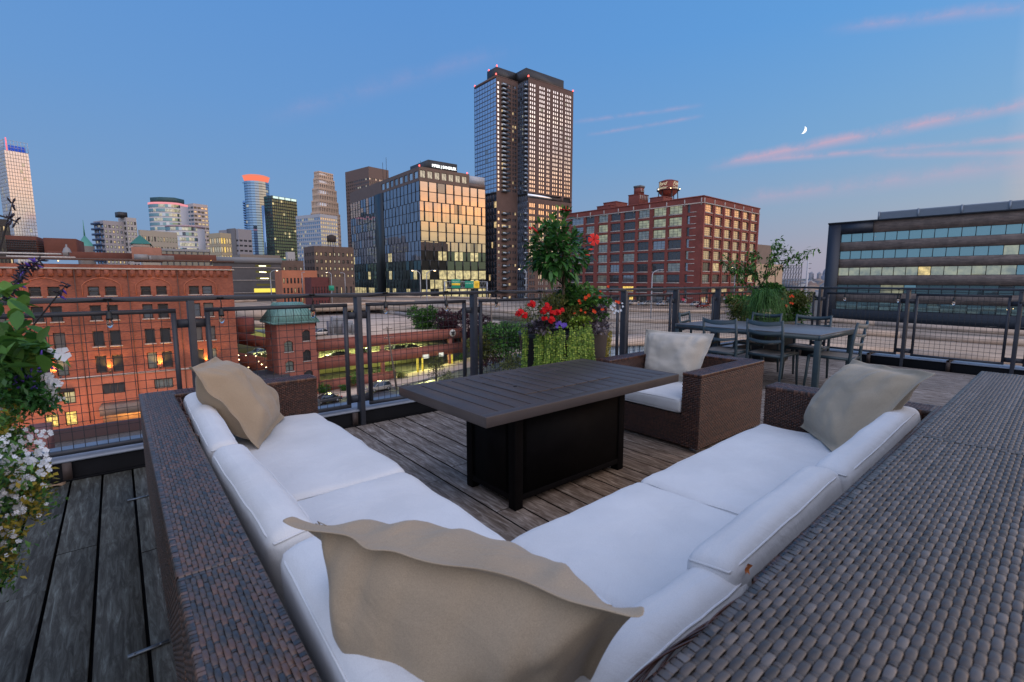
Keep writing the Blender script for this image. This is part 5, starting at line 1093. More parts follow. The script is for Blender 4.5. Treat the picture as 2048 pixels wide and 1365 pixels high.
m = MB(); m.box(b['W'] * .22, b['W'] * .40, -1.2, -.3, 0, H * .42); m.build('green_fin', mat('green_fin', (.05, .22, .16), .4), b['t'])
# stepped sandstone tower with lower blue wing
b = bld('stepped_tower', 'tall stepped cream tower glowing peach in the afterglow', 'tower', (640, 420), 520, 30, (680, 424), (621, 424))
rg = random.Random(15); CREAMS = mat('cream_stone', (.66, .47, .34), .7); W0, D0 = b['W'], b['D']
tiers = [(0, 0, zr(b, 424)), (.05, .1, zr(b, 400)), (.10, .2, zr(b, 375)), (.17, .3, zr(b, 355)), (.22, .36, zr(b, 341))]
zp = 0
for k_, (ix, iy, z1) in enumerate(tiers):
    x0, y0, x1, y1 = W0 * ix * .4, D0 * iy * .3, W0 * (1 - ix), D0 * (1 - iy); n_ = max(4, int(13 - k_ * 1.5)); rws = max(2, int((z1 - zp) / 4.2))
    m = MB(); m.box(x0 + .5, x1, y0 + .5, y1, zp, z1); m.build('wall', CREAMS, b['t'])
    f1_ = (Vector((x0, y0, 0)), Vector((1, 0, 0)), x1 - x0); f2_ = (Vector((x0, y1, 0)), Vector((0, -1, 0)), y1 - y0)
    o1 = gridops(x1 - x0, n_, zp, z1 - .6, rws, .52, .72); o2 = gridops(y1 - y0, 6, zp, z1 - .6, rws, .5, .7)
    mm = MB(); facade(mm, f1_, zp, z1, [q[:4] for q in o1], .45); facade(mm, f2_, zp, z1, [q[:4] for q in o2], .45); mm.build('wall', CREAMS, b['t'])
    mb = MB(); 
    mb.box(x0 + .4, x1 - .1, y0 + .4, y0 + .45, zp, z1 - .5); mb.build('window_glass', G_MIR, b['t']); mb = MB(); mb.box(x0 + .4, x0 + .45, y0 + .5, y1 - .1, zp, z1 - .5); mb.build('window_glass', G_MID, b['t'])
    zp = z1
simple_tower('office_block', 'blue glass block stepping down in front of the peach tower', (640, 428), 400, 30, (675, 440), (591, 432), mat('pale_grid', (.45, .46, .50), .6), 8, 12, 22, .74, .62, [(.8, G_MIR), (.2, G_LIT2)], [(.9, G_BLUE), (.1, G_LIT2)], seed=16, fr=.12)
simple_tower('brown_tower', 'brown gridded tower rising behind the glass office block', (737, 333), 500, 40, (777, 340), (690, 342), mat('brown_grid', (.17, .115, .10), .8), 10, 12, 36, .6, .55, [(.7, G_DARK), (.3, G_MIR)], [(.93, G_DARK), (.07, G_LIT2)], seed=17, fr=.15, ztop=10)
# mid distance
b = bld('parking_ramp', 'grey panelled parking ramp with three lit slots and a yellow entrance', 'parking ramp', (425, 519), 190, 53, (562, 521), None, Dp=40); H = zr(b, 525); W_ = b['W']
lo_ = xr(b, 520, 545); ops = [(W_ * .60, W_ * .84, zr(b, v0 + 4, W_ * .7), zr(b, v0, W_ * .7)) for v0 in (530, 542, 555, 568)]
mb = MB(); facade(mb, fright(b), 0, H, ops, .5); mb.add([(W_, 0, 0), (W_, 40, 0), (W_, 40, H), (W_, 0, H)], [(0, 1, 2, 3)]); mb.build('wall', mat('ramp_panel', (.075, .074, .082), .75, var=.15, vscale=.3), b['t'])
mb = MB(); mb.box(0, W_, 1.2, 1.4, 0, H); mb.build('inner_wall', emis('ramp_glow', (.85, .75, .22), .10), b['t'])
for k_, (xx, vv) in enumerate(((.66, 531), (.70, 531), (.66, 543), (.70, 543.5), (.67, 556), (.73, 556))): m = MB(); m.box(W_ * xx, W_ * xx + 1.6, .55, .7, zr(b, vv + 2, W_ * .7), zr(b, vv + .6, W_ * .7)); m.build('ceiling_lamp', emis('ramp_lamp', (1, .9, .45), 5), b['t'])
m = MB()
for j in range(5): z = H * (j + 1) / 5.4; m.box(0, W_, -.18, -.01, z, z + .22)
m.build('floor_ledge', CONC, b['t']); m = MB(); m.box(-.2, W_ + .2, -.5, 40, H, H + 2.2); m.build('parapet', mat('parapet_grey', (.19, .20, .22), .7), b['t'])
m = MB(); m.box(W_ * .56, W_ * .88, -.35, -.2, zr(b, 585, W_ * .7), zr(b, 577.5, W_ * .7)); m.build('entrance_sign', emis('yellow_sign', (1, .78, .10), 1.1), b['t'])
ND = [(.7, G_DARK), (.3, G_DIM)]
simple_tower('brick_block', 'dark brown brick block with small square lit windows above the orange one', (562, 521), 215, 53, (607, 527), None, BRK_B, 4, 0, 8, .4, .45, [(.5, G_MIR), (.3, G_LIT2), (.2, G_DARK)], ND, seed=18, Dp=18, fr=.2)
b = simple_tower('brick_block', 'low bright orange brick building with rows of small dark windows', (563, 541), 180, 55, (634, 543), None, brickmat('orange_brick', (.50, .17, .085), (.44, .15, .08), (.38, .18, .12), big=.15), 10, 0, 6, .5, .55, [(.8, G_DARK), (.2, G_LIT)], ND, seed=19, Dp=14, fr=.2)
b = simple_tower('loft_building', 'big dark brown brick loft building under the roof water tank', (628, 492), 230, 50, (707, 497), (607, 490), BRK_B, 9, 4, 10, .5, .5, [(.40, G_LIT), (.25, G_LIT2), (.35, G_DARK)], [(1, G_DARK)], seed=20, fr=.25)
tk = bld('water_tank', 'dark round water tank on legs on the loft building roof', 'water tank', (663, 480), 236, 50, (672, 480), None, Dp=2); wk = tk['P']; tz_ = zat(wk, 473) ; zb_ = zat(wk, 484); tk['t'].location.z = zb_ - 3
m = MB(); m.lathe([(2.0, 3), (2.1, 3.1), (2.1, 3 + tz_ - zb_), (1.2, 3 + tz_ - zb_ + .5), (.01, 3 + tz_ - zb_ + .8)], n=16); m.build('tank', mat('tank_wood', (.035, .025, .022), .8), tk['t'], smooth=True)
for a in range(4): m = MB(); m.tube([(1.5 * math.cos(a * 1.57), 1.5 * math.sin(a * 1.57), 3), (2.1 * math.cos(a * 1.57), 2.1 * math.sin(a * 1.57), -4)], .16, 6); m.build('leg', DARKM, tk['t'])
simple_tower('brick_block', 'small maroon brick building left of the highway sign', (622, 555), 168, 55, (657, 557), None, brickmat('maroon_brick', (.13, .03, .03), (.11, .028, .028), (.1, .04, .04)), 6, 0, 4, .35, .5, [(1, G_DARK)], ND, seed=21, Dp=10, fr=.2)
simple_tower('brick_block', 'low brown brick building with arched windows beside the glass office block', (658, 554), 172, 55, (706, 556), None, BRK_B, 5, 0, 3, .4, .55, [(.8, G_DARK), (.2, G_LIT)], ND, seed=22, Dp=12, fr=.2)
simple_tower('small_house', 'little white stepped building between the brown roofs', (575, 504), 300, 51, (590, 508), (571, 506), mat('white_stucco', (.5, .48, .47), .8), 3, 1, 5, .3, .35, [(1, G_DARK)], ND, seed=23, fr=.2)
simple_tower('brick_block', 'low beige roofs with lit windows in front of the grey slab', (480, 509), 260, 51, (560, 513), (464, 509), mat('beige_wall', (.24, .20, .17), .8), 14, 3, 5, .5, .4, [(.3, G_LIT), (.7, G_DARK)], ND, seed=24, fr=.2)

# ------------------------------------------------------------------ glass office block
b = bld('glass_office', 'glass office block mirroring an orange sunset, dark penthouse with white sign', 'office building', (837.9, 333), 262, 51.8, (970, 365), (700, 399)); PB_ = b; H = b['H']; rg = random.Random(31)
zg = zr(b, 361.6); rows_ = 14; rh = zg / rows_; W_, Dp_ = b['W'], b['D']
m = MB(); m.box(.4, W_ - .2, .4, Dp_ - .2, 0, zg); m.build('core', mat('dark_interior', (.02, .02, .022), .9), b['t'])
G_SUN = glassmat('glass_sunset', (.74, .70, .66), .60, .015); G_SLATE = glassmat('glass_slate', (.42, .48, .58), .42, .02)
G_SUN2 = glassmat('glass_sunset_dark', (.50, .52, .50), .34, .03)
litr = {2: .85, 3: .25, 4: .8, 6: .4}
curtain(b, fright(b), 0, rows_, rh, 8, lambda i, j: (G_OFF if rg.random() < litr.get(j, 0) else (G_GREEN if j < 7 else (G_SUN if rg.random() < .93 else G_SUN2))), rg, tilt=.004, stag=True, mw=.55, md=.35, gap=.35)  # lower panes of darker glass imitate the reflection of a dark building
litl = {2: .4, 4: .35, 6: .12}
curtain(b, fleft(b), 0, rows_, rh, 22, lambda i, j: (G_OFF if rg.random() < litl.get(j, 0) else (G_GREEN if j < 6 else G_SLATE)), rg, tilt=.010, stag=True, mw=.3, md=.2, gap=.25)
BRZ = mat('bronze_cladding', (.14, .09, .07), .55, var=.1, vscale=.4)
f = fright(b); zc0, zc1 = zg, H
opsR = gridops(W_ * .72, 7, zc0 + 1.5, zc1 - 1.4, 1, .72, .9); mb = MB(); fr_ = (f[0], f[1], W_ * .745)
facade(mb, fr_, zc0, zc1, [q[:4] for q in opsR], .4); mb.add([(W_ * .745, 0, zc0), (W_ * .745, Dp_, zc0), (W_ * .745, Dp_, zc1), (W_ * .745, 0, zc1)], [(0, 1, 2, 3)])
opsL = [(Dp_ * (.52 + .06 * i) + .3, Dp_ * (.52 + .06 * i) + Dp_ * .045, zc0 + 1.5, zc1 - 2) for i in range(8)]; facade(mb, fleft(b), zc0, zc1, opsL, .4); mb.build('parapet_storey', BRZ, b['t'])
add_windows(b, [(fr_, *q[:4], 2, 1, G_LIT2) for q in opsR] + [(fleft(b), *q, 1, 1, pick(rg, [(.5, G_MID), (.5, G_MIR)])) for q in opsL], FRAME_D, frame=.2, dep=.25)
m = MB(); m.box(.3, W_ * .74, .3, Dp_ - .3, H - .5, H - .2); m.box(W_ * .745, W_, .0, Dp_, zg, zg + 2.4); m.build('roof', BRZ, b['t'])
m = MB(); m.box(W_ * .75, W_ - .2, .1, .2, zg + 2.4, zg + 6.5); m.build('roof_screen', mat('pale_screen', (.42, .44, .48), .4, var=.3, vscale=2), b['t'])
xm0, xm1 = W_ * .17, W_ * .60; pz0, pz1 = H - .4, zr(b, 326, W_ * .2, 0) + .5
m = MB(); m.box(xm0, xm1, 3, 24, pz0, pz1 + 1.5); m.build('penthouse', mat('penthouse_dark', (.03, .032, .036), .5), b['t'])
o = text_part('sign_letters', 'PIPER | SANDLER', 3.4, E_WHITE, b['t'], wallM(W_ * .40, 2.7, pz1 - 1.3, 0), .12, bold=.05); o.scale = (W_ * .36 / o.dimensions.x,) * 3
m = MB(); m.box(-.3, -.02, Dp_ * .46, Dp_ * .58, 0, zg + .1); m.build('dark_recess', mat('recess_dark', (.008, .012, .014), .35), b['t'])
for x_, y_ in ((.5, .5), (W_ * .72, .5)): m = MB(); m.lathe([(.001, 0), (.35, .1), (.35, .7), (.001, .9)], (x_, y_, H + .1), 8); m.build('beacon', E_RED, b['t'])
m = MB(); 
for k_ in range(7): m.tube([(2 + k_ * 1.1, 6, H), (2 + k_ * 1.1, 6, H + 2.5 + (k_ % 3))], .1, 5)
m.tube([(-.0, 45, H), (0, 45, H + 10)], .12, 5); m.tube([(0, 40, H), (0, 40, H + 12)], .12, 5); m.build('antenna', DARKM, b['t'])

# ------------------------------------------------------------------ tall residential tower
b = bld('residential_tower', 'very tall brown brick and blue glass residential tower with a notch of balconies', 'tower', (1056.8, 155.5), 300, 51.8, (1147, 185), None, Dp=20); rg = random.Random(41); W_ = b['W']; H = b['H']
yn = 9.5                                                # the inner corner of the notch
P_in = b['P'] + b['dl'] * yn
wl = -hit(P_in, b['dr'], uh(992, 157.6)); wl = abs(wl)  # left block sticks out by this much
P_A = P_in - b['dr'] * wl; dA = hit(P_A, b['dl'], uh(948.5, 179))
b['D'] = 26
zsp = zr(b, 385.5); zsp2 = zr(b, 372.5); nrow = 25; fh = (H - 2.5 - zsp) / nrow
m = MB(); m.box(.3, W_ - .3, .5, yn + 16, 0, H - .5); m.box(-wl + .4, .3, yn + .5, yn + dA - .3, 0, H - .5); m.build('core', mat('dark_interior', (.02, .02, .022), .9), b['t'])
groups = [(.03, .16, 3), (.23, .36, 3), (.40, .48, 2), (.53, .66, 3), (.69, .77, 2), (.81, .96, 4)]
def tower_ops(L, z0, n, fh_, off=0):
    r = []
    for j in range(n):
        for gi, (a, c, k_) in enumerate(groups):
            ww = (c - a) / k_
            for i in range(k_):
                jit = .12 * ((j // 4 + gi) % 2); x0 = L * (a + ww * i); r.append((round(x0 + L * ww * .12, 3), round(x0 + L * ww * (.88 - jit * (i == 1)), 3), z0 + fh_ * j + fh_ * .2, z0 + fh_ * j + fh_ * .86))
    return r
fR = fright(b)
o1 = tower_ops(W_, zsp + .3, nrow, fh); nlow = 18; fh2 = zr(b, 388) / nlow * .985; o2 = tower_ops(W_, .5, nlow - 1, fh2)
mb = MB(); facade(mb, fR, zsp, H, o1, .35); facade(mb, fR, 0, zsp - .01 - fh * 1.15, [q for q in o2 if q[3] < zsp - fh * 1.3], .35); mb.add([(W_, 0, 0), (W_, 26, 0), (W_, 26, H), (W_, 0, H)], [(0, 1, 2, 3)])
# brown end face of the left block
fA = (Vector((-wl, yn, 0)), Vector((1, 0, 0)), wl)
oA = []
for j in range(nrow + nlow):
    z0_ = (.5 + fh2 * j) if j < nlow - 2 else zsp + .3 + fh * (j - nlow)
    if j in (nlow - 2, nlow - 1): continue
    for a, c in ((.06, .15), (.24, .46), (.56, .66), (.74, .80), (.84, .92)): oA.append((wl * a, wl * c, z0_ + fh * .2, z0_ + fh * .86))
facade(mb, fA, 0, H, oA, .35)
mb.build('brick_wall', BRK_T, b['t'])
G_T = glassmat('glass_window_bright', (.90, .90, .92), .74, .05)
def gtow(k_): return G_T if k_ else pick(rg, [(.72, G_MID), (.14, G_DARK), (.14, G_LIT)])
its = [(fR, *q, 1, 1, G_T if rg.random() > .02 else G_LIT2) for q in o1 + [q for q in o2 if q[3] < zsp - fh * 1.3]]
its += [(fA, *q, 1, 1, G_T if q[0] < wl * .1 else pick(rg, [(.8, G_DARK), (.12, G_MID), (.08, G_LIT)])) for q in oA]
add_windows(b, its, mat('window_frame_bronze', (.05, .035, .03), .5), frame=.10, dep=.2)
m = MB(); m.box(.1, W_ * .74, .25, .3, zsp - fh * 1.1, zsp - .1); m.build('sky_lobby_glass', G_T, b['t'])
m = MB(); m.box(W_ * .75, W_ * .79, 0.01, 3, zsp - fh * 1.14, zsp); m.box(W_ * .96, W_ - .01, 0.01, .8, zsp - fh * 1.14, zsp); m.build('column', BRK_T, b['t'])
# glass faces
fL1 = (Vector((0, yn, 0)), Vector((0, -1, 0)), yn); fL2 = (Vector((-wl, yn + dA, 0)), Vector((0, -1, 0)), dA)
G_SKY = glassmat('glass_skyblue', (.50, .66, .86), .62, .02)
def gl1(i, j): return pick(rg, [(.82, G_SKY), (.12, G_DARK), (.06, G_MID)])
curtain(b, fL1, zsp, nrow, (H - 1 - zsp) / nrow, 5, gl1, rg, tilt=.003, mull=mat('mullion_blue', (.10, .13, .18), .4), mw=.2, gap=.7, md=.12)
curtain(b, fL1, 0, nlow, zsp / nlow * .98, 5, gl1, rg, tilt=.003, mull=MATS['mullion_blue'], mw=.5, gap=.7, md=.2)
curtain(b, fL2, zsp, nrow, (H - 1 - zsp) / nrow, 8, lambda i, j: G_SKY if rg.random() > .04 else G_MID, rg, tilt=.004, mull=MATS['mullion_blue'], mw=.14, gap=.55, md=.1)
curtain(b, fL2, 0, nlow, zsp / nlow * .98, 8, lambda i, j: pick(rg, [(.85, G_BLUE), (.1, G_MIR), (.05, G_LIT)]), rg, tilt=.004, mull=mat('mullion_brown', (.07, .05, .05), .5), mw=.9, gap=.4, md=.35)
bm_ = MB(); bg_ = MB()
for j in range(nrow + nlow - 2):
    z0_ = (.5 + fh2 * j) if j < nlow - 2 else zsp + .3 + fh * (j - nlow + 2)
    bm_.box(-wl + wl * .22, -wl + wl * .48, yn - 1.6, yn, z0_, z0_ + .22); bg_.box(-wl + wl * .22, -wl + wl * .48, yn - 1.65, yn - 1.6, z0_ + .22, z0_ + 1.3)
    bm_.box(-1.5, 0, .6, 2.9, z0_, z0_ + .22); bg_.box(-1.55, -1.5, .6, 2.9, z0_ + .22, z0_ + 1.3); bg_.box(-1.5, 0, .55, .6, z0_ + .22, z0_ + 1.3)
bm_.build('balcony_slabs', mat('slab_dark', (.07, .07, .075), .6), b['t']); bg_.build('balcony_glass', glassmat('glass_balcony', (.55, .62, .68), .35, .1), b['t'])
m = MB(); m.box(-.04, W_, -.05, .4, H, H + .5); m.box(-wl - .05, 0, yn - .05, yn + .3, H, H + .5); m.box(-wl - .05, -wl + .4, yn, yn + dA, H - .9, H + .5); m.build('coping', BRK_T, b['t'])
zpt = zr(b, 137, 0, 4); m = MB(); m.box(1.2, W_ * .86, 3.5, 22, H - .5, zpt + .5); m.box(-wl + 2.5, 1.2, yn + 3, yn + dA * .55, H - .5, zpt + .2); m.build('penthouse', mat('penthouse_black', (.022, .021, .024), .45), b['t'])
m = MB(); m.box(.35, W_ - .35, .45, 24, H - .9, H - .6); m.build('roof', CONC_D, b['t'])
for x_, y_, z_ in ((0.2, .2, H + .5), (W_ - .3, .2, H + .5), (-wl + .2, yn + .2, H + .5), (-wl + .2, yn + dA - .4, H + .3), (-wl + 3, yn + 3.2, zpt + .3), (-wl + 3, yn + dA * .5, zpt + .3)):
    m = MB(); m.lathe([(.001, 0), (.4, .1), (.4, .8), (.001, 1.1)], (x_, y_, z_), 8); m.build('beacon', E_RED, b['t'])

# ------------------------------------------------------------------ red brick factory with the water tower
b = bld('brick_factory', 'big red brick factory block with wide gridded windows, its corner to the viewer', 'factory', (1407.5, 393), 163, 48.5, (1520, 418), (1130, 433)); FB = b; rg = random.Random(51); W_, Dp_, H = b['W'], b['D'], b['H']
zc_ = [zr(b, 393 + (q - 205) / 3.864) for q in (245, 320, 345, 412, 436, 505, 528, 598, 622, 690, 715, 782, 808, 872, 905, 955, 985, 1045)]
rowsz = [(zc_[i + 1], zc_[i]) for i in range(0, len(zc_), 2)]; rowsz = [(a, c) for a, c in rowsz] 
zlast = rowsz[-1][0]; fh = rowsz[0][1] - rowsz[1][1]
while zlast - fh > 1.0: rowsz.append((rowsz[-1][0] - fh, rowsz[-1][1] - fh)); zlast -= fh
oR = []; mR = 6
for i in range(mR):
    for j, (a, c) in enumerate(rowsz): oR.append((W_ * (.035 + .160 * i), W_ * (.035 + .160 * i + .115), a, c, j))
oL = []; Lf = Dp_; colsL = []
x_ = 0.0; ufc = [(1143, 1167), (1172, 1189), (1197, 1216), (1222, 1241), (1248, 1271), (1277, 1299), (1307, 1332), (1338, 1364)]
for ua, ub in ufc: ya, yb = yr(b, ua, 430), yr(b, ub, 430); colsL.append((Lf - ya, Lf - yb))
colsL.append((Lf - yr(b, 1374, 430), Lf - yr(b, 1380, 430)))
for k_, (a, c) in enumerate(colsL):
    a, c = min(a, c), max(a, c)
    if a < .3: a = .3
    for j, (z0_, z1_) in enumerate(rowsz): oL.append((a, c, z0_, z1_, k_, j))
shell(b, ([q[:4] for q in oR], [q[:4] for q in oL]), H, BRK_F, dep=.5)
G_LIT3 = glassmat('glass_lit_sage', (.45, .5, .45), .18, .03, (.72, .74, .42), .38, .35)
def gF(k_, j):
    if k_ in (6, 7) and j < 3: return G_LIT3
    if k_ == 5: return pick(rg, [(.6, G_DIM), (.4, G_LIT3)]) if j < 3 else G_DARK
    if k_ == 2: return pick(rg, [(.85, G_DIM), (.15, G_LIT3)])
    if j in (7, 8) and k_ in (4, 5): return G_LITY
    return pick(rg, [(.60, G_DARK), (.30, G_MID), (.10, G_DIM)])
G_PEACH = glassmat('glass_peach', (.82, .74, .66), .50, .08)
its = [(fright(b), *q[:4], 4, 4, (G_PEACH if q[4] < 5 else pick(rg, [(.5, G_DARK), (.3, G_DIM), (.2, G_LIT)]))) for q in oR] + [(fleft(b), *q[:4], 3 if q[4] < 8 else 1, 3, gF(q[4], q[5])) for q in oL]
add_windows(b, its, mat('window_frame_sage', (.11, .11, .10), .6), frame=.13, dep=.35)
for fc, spans in ((fright(b), [(W_ * (.035 + .16 * i) - .05, W_ * (.035 + .16 * i + .115) + .05) for i in range(6)]), (fleft(b), [(min(a, c) - .05, max(a, c) + .05) for a, c in colsL[:8]])):
    mb = MB(); O_, U_, _ = fc; ou = Vector((U_.y, -U_.x, 0))
    for a, c in spans:
        for z0_, z1_ in rowsz: mb.add(*_bar3(O_, U_, ou, a, c, z0_ - .32, z0_ - .02, -.05, .10))
    mb.build('window_sill', STONE, b['t'], kind='stuff')
for fc in (fright(b), fleft(b)):
    band(b, fc, H - 2.1, H - 1.75, .12, STONE, 'cornice_line'); band(b, fc, H, H + .35, .18, BRK_F, 'coping')
    mb = MB(); O_, U_, L_f = fc; ou = Vector((U_.y, -U_.x, 0)); n_ = 6 if fc[1].x else 9
    for i in range(n_ + 1): q = L_f * i / n_ + (.4 if i == 0 else (-.8 if i == n_ else 0)); mb = MB(); mb.add(*_bar3(O_, U_, ou, q, q + .35, H - 2.6, H - .4, .0, .20)); mb.build('cornice_ornament', STONE, b['t'])
mb = MB()
for i in range(7):
    q = W_ * (.035 + .160 * i) - W_ * .030; q = max(.05, min(q, W_ - .8)); mb.box(q, q + .7, -.28, .0, 0, H - 2.2)
mb.build('pilaster', BRK_F, b['t'])
mb = MB(); yy = b['D'] - (colsL[7][1] + .2)
for z0_, z1_ in rowsz:
    for q in (z0_ - .1, z1_ - .5): mb.box(-.1, .02, 2.2, yy - 2.6 if yy > 6 else 6, q, q + .22)
mb.build('stone_line', STONE, b['t'])
# small red sign by the corner
m = MB(); m.box(-.2, -.02, 4.4, 6.0, zr(b, 606), zr(b, 598)); m.build('red_banner', mat('banner_red', (.55, .04, .08), .6, emit=(.8, .05, .1), estr=.15), b['t'])
def onroof(name, label, cat, ul, um, ur, v0, inset, m):
    """left face spans image columns ul..um, right face um..ur"""
    P = b['P'] + b['dr'] * inset; yn_ = hit(P, b['dl'], uh(um, v0)); yf = hit(P, b['dl'], uh(ul, v0)); O = P + b['dl'] * yn_; w_ = max(2.5, hit(O, b['dr'], uh(ur, v0))); zt_ = zat(O, v0); zb_ = ZG + H + .36
    t = thing(name, label, cat, (O.x, O.y, zb_), b['t'].rotation_euler.z); dy = yf - yn_; mm = MB(); mm.box(0, w_, 0, dy, 0, zt_ - zb_); mm.build('body', m, t, bevel=.05); mm = MB(); mm.box(-.12, w_ + .12, -.12, dy + .12, zt_ - zb_, zt_ - zb_ + .3); mm.build('coping', BRK_F, t); return t, w_, zt_ - zb_, O
FR = b['H']
onroof('roof_house', 'low wide brick stair house on the factory roof, farthest left', 'penthouse', 1194, 1222, 1240, 411, 3, BRK_F)
onroof('roof_house', 'small brick box on the factory roof behind the low stair house', 'penthouse', 1207, 1232, 1255, 404, 6, BRK_F)
t, w_, h_, O_ = onroof('roof_house', 'tall brick lift house under the chimney on the factory roof', 'penthouse', 1257, 1279, 1297, 389, 4, BRK_F)
m = MB(); 
for i in range(5): m.box(w_ * (.05 + .2 * i), w_ * (.05 + .2 * i) + .3, -.2, -.01, h_ - 1.8, h_ - .2)
m.build('roof_antenna', STONE, t)
O3 = O_ + b['dr'] * (w_ * .1); zc3 = zat(O3, 370.5); t = thing('chimney', 'square brick chimney tower with a pale top on the lift house', 'chimney', (O3.x, O3.y, ZG + FR + .36 + h_ + .3), b['t'].rotation_euler.z); hh = zc3 - t.location.z
cw_ = w_ * .46; m = MB(); m.box(0, cw_, .2, cw_ + .2, 0.001, hh * .78); m.build('shaft', BRK_F, t); m = MB(); m.box(-.15, cw_ + .15, .05, cw_ + .35, hh * .78, hh); m.build('cap', CONC_D, t); m = MB(); m.box(.3, .6, -.05, .19, hh * .3, hh * .6); m.box(cw_ - .7, cw_ - .4, -.05, .19, hh * .3, hh * .6); m.box(.3, cw_ - .4, -.05, .19, hh * .28, hh * .34); m.build('ornament', STONE, t)
t, w_, h_, O_ = onroof('roof_house', 'low brick plinth house under the red water tower', 'penthouse', 1300, 1327, 1345, 394, 4, BRK_F)
# water tower
PW = O_ + b['dl'] * 3; xw = hit(PW, b['dr'], uh(1336.5, 378)); Cw = PW + b['dr'] * xw; ztk = zat(Cw, 364.5); zbk = zat(Cw, 383); dw_ = (Cw - Vector((0, 0, 0))).dot(FWH); rw = 17.6 / 975 * dw_
zb_ = ZG + FR + .36 + h_ + .3; t = thing('water_tower', 'round red lettered water tower on steel legs on the factory roof', 'water tower', (Cw.x, Cw.y, zb_), math.atan2(-Cw.y, -Cw.x))
RED = mat('tank_red', (.27, .055, .035), .5, var=.25, vscale=1.2); h1, h2 = zbk - zb_, ztk - zb_
m = MB(); m.lathe([(rw, h1), (rw, h2)], n=32); m.build('tank', RED, t, smooth=True); m = MB(); m.lathe([(rw * 1.04, h2), (rw * .5, h2 + .65), (.01, h2 + .95)], n=32); m.build('tank_roof', RED, t, smooth=True)
m = MB(); m.lathe([(rw, h1), (rw * .9, h1 - .9), (rw * .55, h1 - 1.9), (.3, h1 - 2.3), (.3, 0.001)], n=32); m.build('tank_bowl', RED, t, smooth=True)
m = MB(); m.lathe([(rw, h1 + .1), (rw + .75, h1 + .1), (rw + .75, h1 + .2), (rw, h1 + .2)], n=32); m.build('walkway', DARKM, t); m = MB(); m.lathe([(rw + .7, h1 + .9), (rw + .75, h1 + .9), (rw + .75, h1 + 1.0), (rw + .7, h1 + 1.0)], n=32)
for k_ in range(16): a = k_ * math.pi / 8; m.tube([((rw + .72) * math.cos(a), (rw + .72) * math.sin(a), h1 + .2), ((rw + .72) * math.cos(a), (rw + .72) * math.sin(a), h1 + .95)], .035, 4)
m.build('guard_rail', DARKM, t)
for k_ in range(6): a = k_ * math.pi / 3 + .4; m = MB(); m.tube([(rw * .98 * math.cos(a), rw * .98 * math.sin(a), h1 + .1), (rw * 1.1 * math.cos(a), rw * 1.1 * math.sin(a), -2.2)], .18, 6); m.build('leg', DARKM, t)
LET = emis('tank_letters', (1, .88, .62), .55)
def wraptext(s_, size, z, ang0, shear, ext=.04):
    o = text_part('lettering', s_, size, LET, t, Matrix.Identity(4), ext, shear, .02); me = o.data
    for v_ in me.vertices:
        a = ang0 + v_.co.x / rw; rr_ = rw + .05 + v_.co.z; v_.co = (rr_ * math.cos(a), rr_ * math.sin(a), z + v_.co.y)
for a0 in (-.72, .98): wraptext('Ford', 1.75, h1 + (h2 - h1) * .70, a0, .35); wraptext('Center', 1.35, h1 + (h2 - h1) * .30, a0, .35)
for a in (-.9, .2, 1.2): m = MB(); m.lathe([(.001, 0), (.14, .05), (.14, .2), (.001, .25)], ((rw + 1.0) * math.cos(a), (rw + 1.0) * math.sin(a), h1 + .25), 6); m.build('tank_lamp', E_WARM, t)

# ------------------------------------------------------------------ banded office building (right)
P0 = pl(uh(1658.5, 450), 118); dR = cdir(139.5); b = dict(P=P0, dr=dR, dl=Vector((-dR.y, dR.x, 0)), z0=ZG, W=95.0, D=30.0); b['H'] = zat(P0, 450) - ZG
b['t'] = thing('banded_office', 'brown brick office building with long teal window bands, at right', 'office building', (P0.x, P0.y, ZG), math.atan2(dR.y, dR.x)); W_ = b['W']; H = b['H']
VV = lambda y: zat(P0, 380 + y / 3.5915) - ZG; rg = random.Random(61)
bands = [(VV(384), VV(326)), (VV(503), VV(446)), (VV(618), VV(562)), (VV(736), VV(680)), (VV(852), VV(797))]; fhh = (bands[0][1] - bands[-1][1]) / 4
f = fright(b); fw_ = 2.6
mb = MB(); zt_prev = H
zz_ = [H] + [q for pr in bands for q in (pr[1], pr[0])] ; segs = [(bands[0][1], H)] + [(bands[i + 1][1], bands[i][0]) for i in range(4)]
for k_, (za, zb) in enumerate(segs): mb.box(fw_ if k_ else fw_, W_, 0.0, 30, za, zb)
mb.build('brick_bands', BRK_R, b['t'])
mb = MB(); mb.box(0, fw_ - .01, -.35, 30, -.001, H + .001); mb.box(fw_, xr(b, 1748, 440), -.36, .3, bands[0][1] + .02, H + .0012); mb.build('corner_frame', mat('navy_cladding', (.018, .024, .038), .4), b['t'])
mb = MB(); mb.box(-.1, W_ + .1, -.5, 30, H + .002, H + .35); mb.build('coping', FRAME_D, b['t'])
n_ = 44; cw_ = (W_ - fw_) / n_
G_TB = glassmat('glass_band', (.33, .60, .66), .50, .02); G_TBL = glassmat('glass_band_lit', (.45, .6, .6), .30, .02, (.85, .80, .42), .30, .4); G_TBY = glassmat('glass_band_room', (.4, .5, .4), .12, .03, (1.0, .74, .28), .8, .9)
for k_, (za, zb) in enumerate(bands):
    def gg(i, j, k_=k_):
        if k_ == 2: return G_TBY if i in (7, 18, 19) else (G_DARK if i == 20 else (G_TBL if i < 14 else G_TB))
        if k_ == 4 and i in (15, 16, 17): return G_DARK
        return G_TB if rg.random() > .015 else G_TBL
    curtain(b, (Vector((0, .25, 0)), Vector((1, 0, 0)), W_), za, 1, zb - za, n_, gg, rg, tilt=.004, mw=.10, gap=.12, md=.12, u0=fw_)
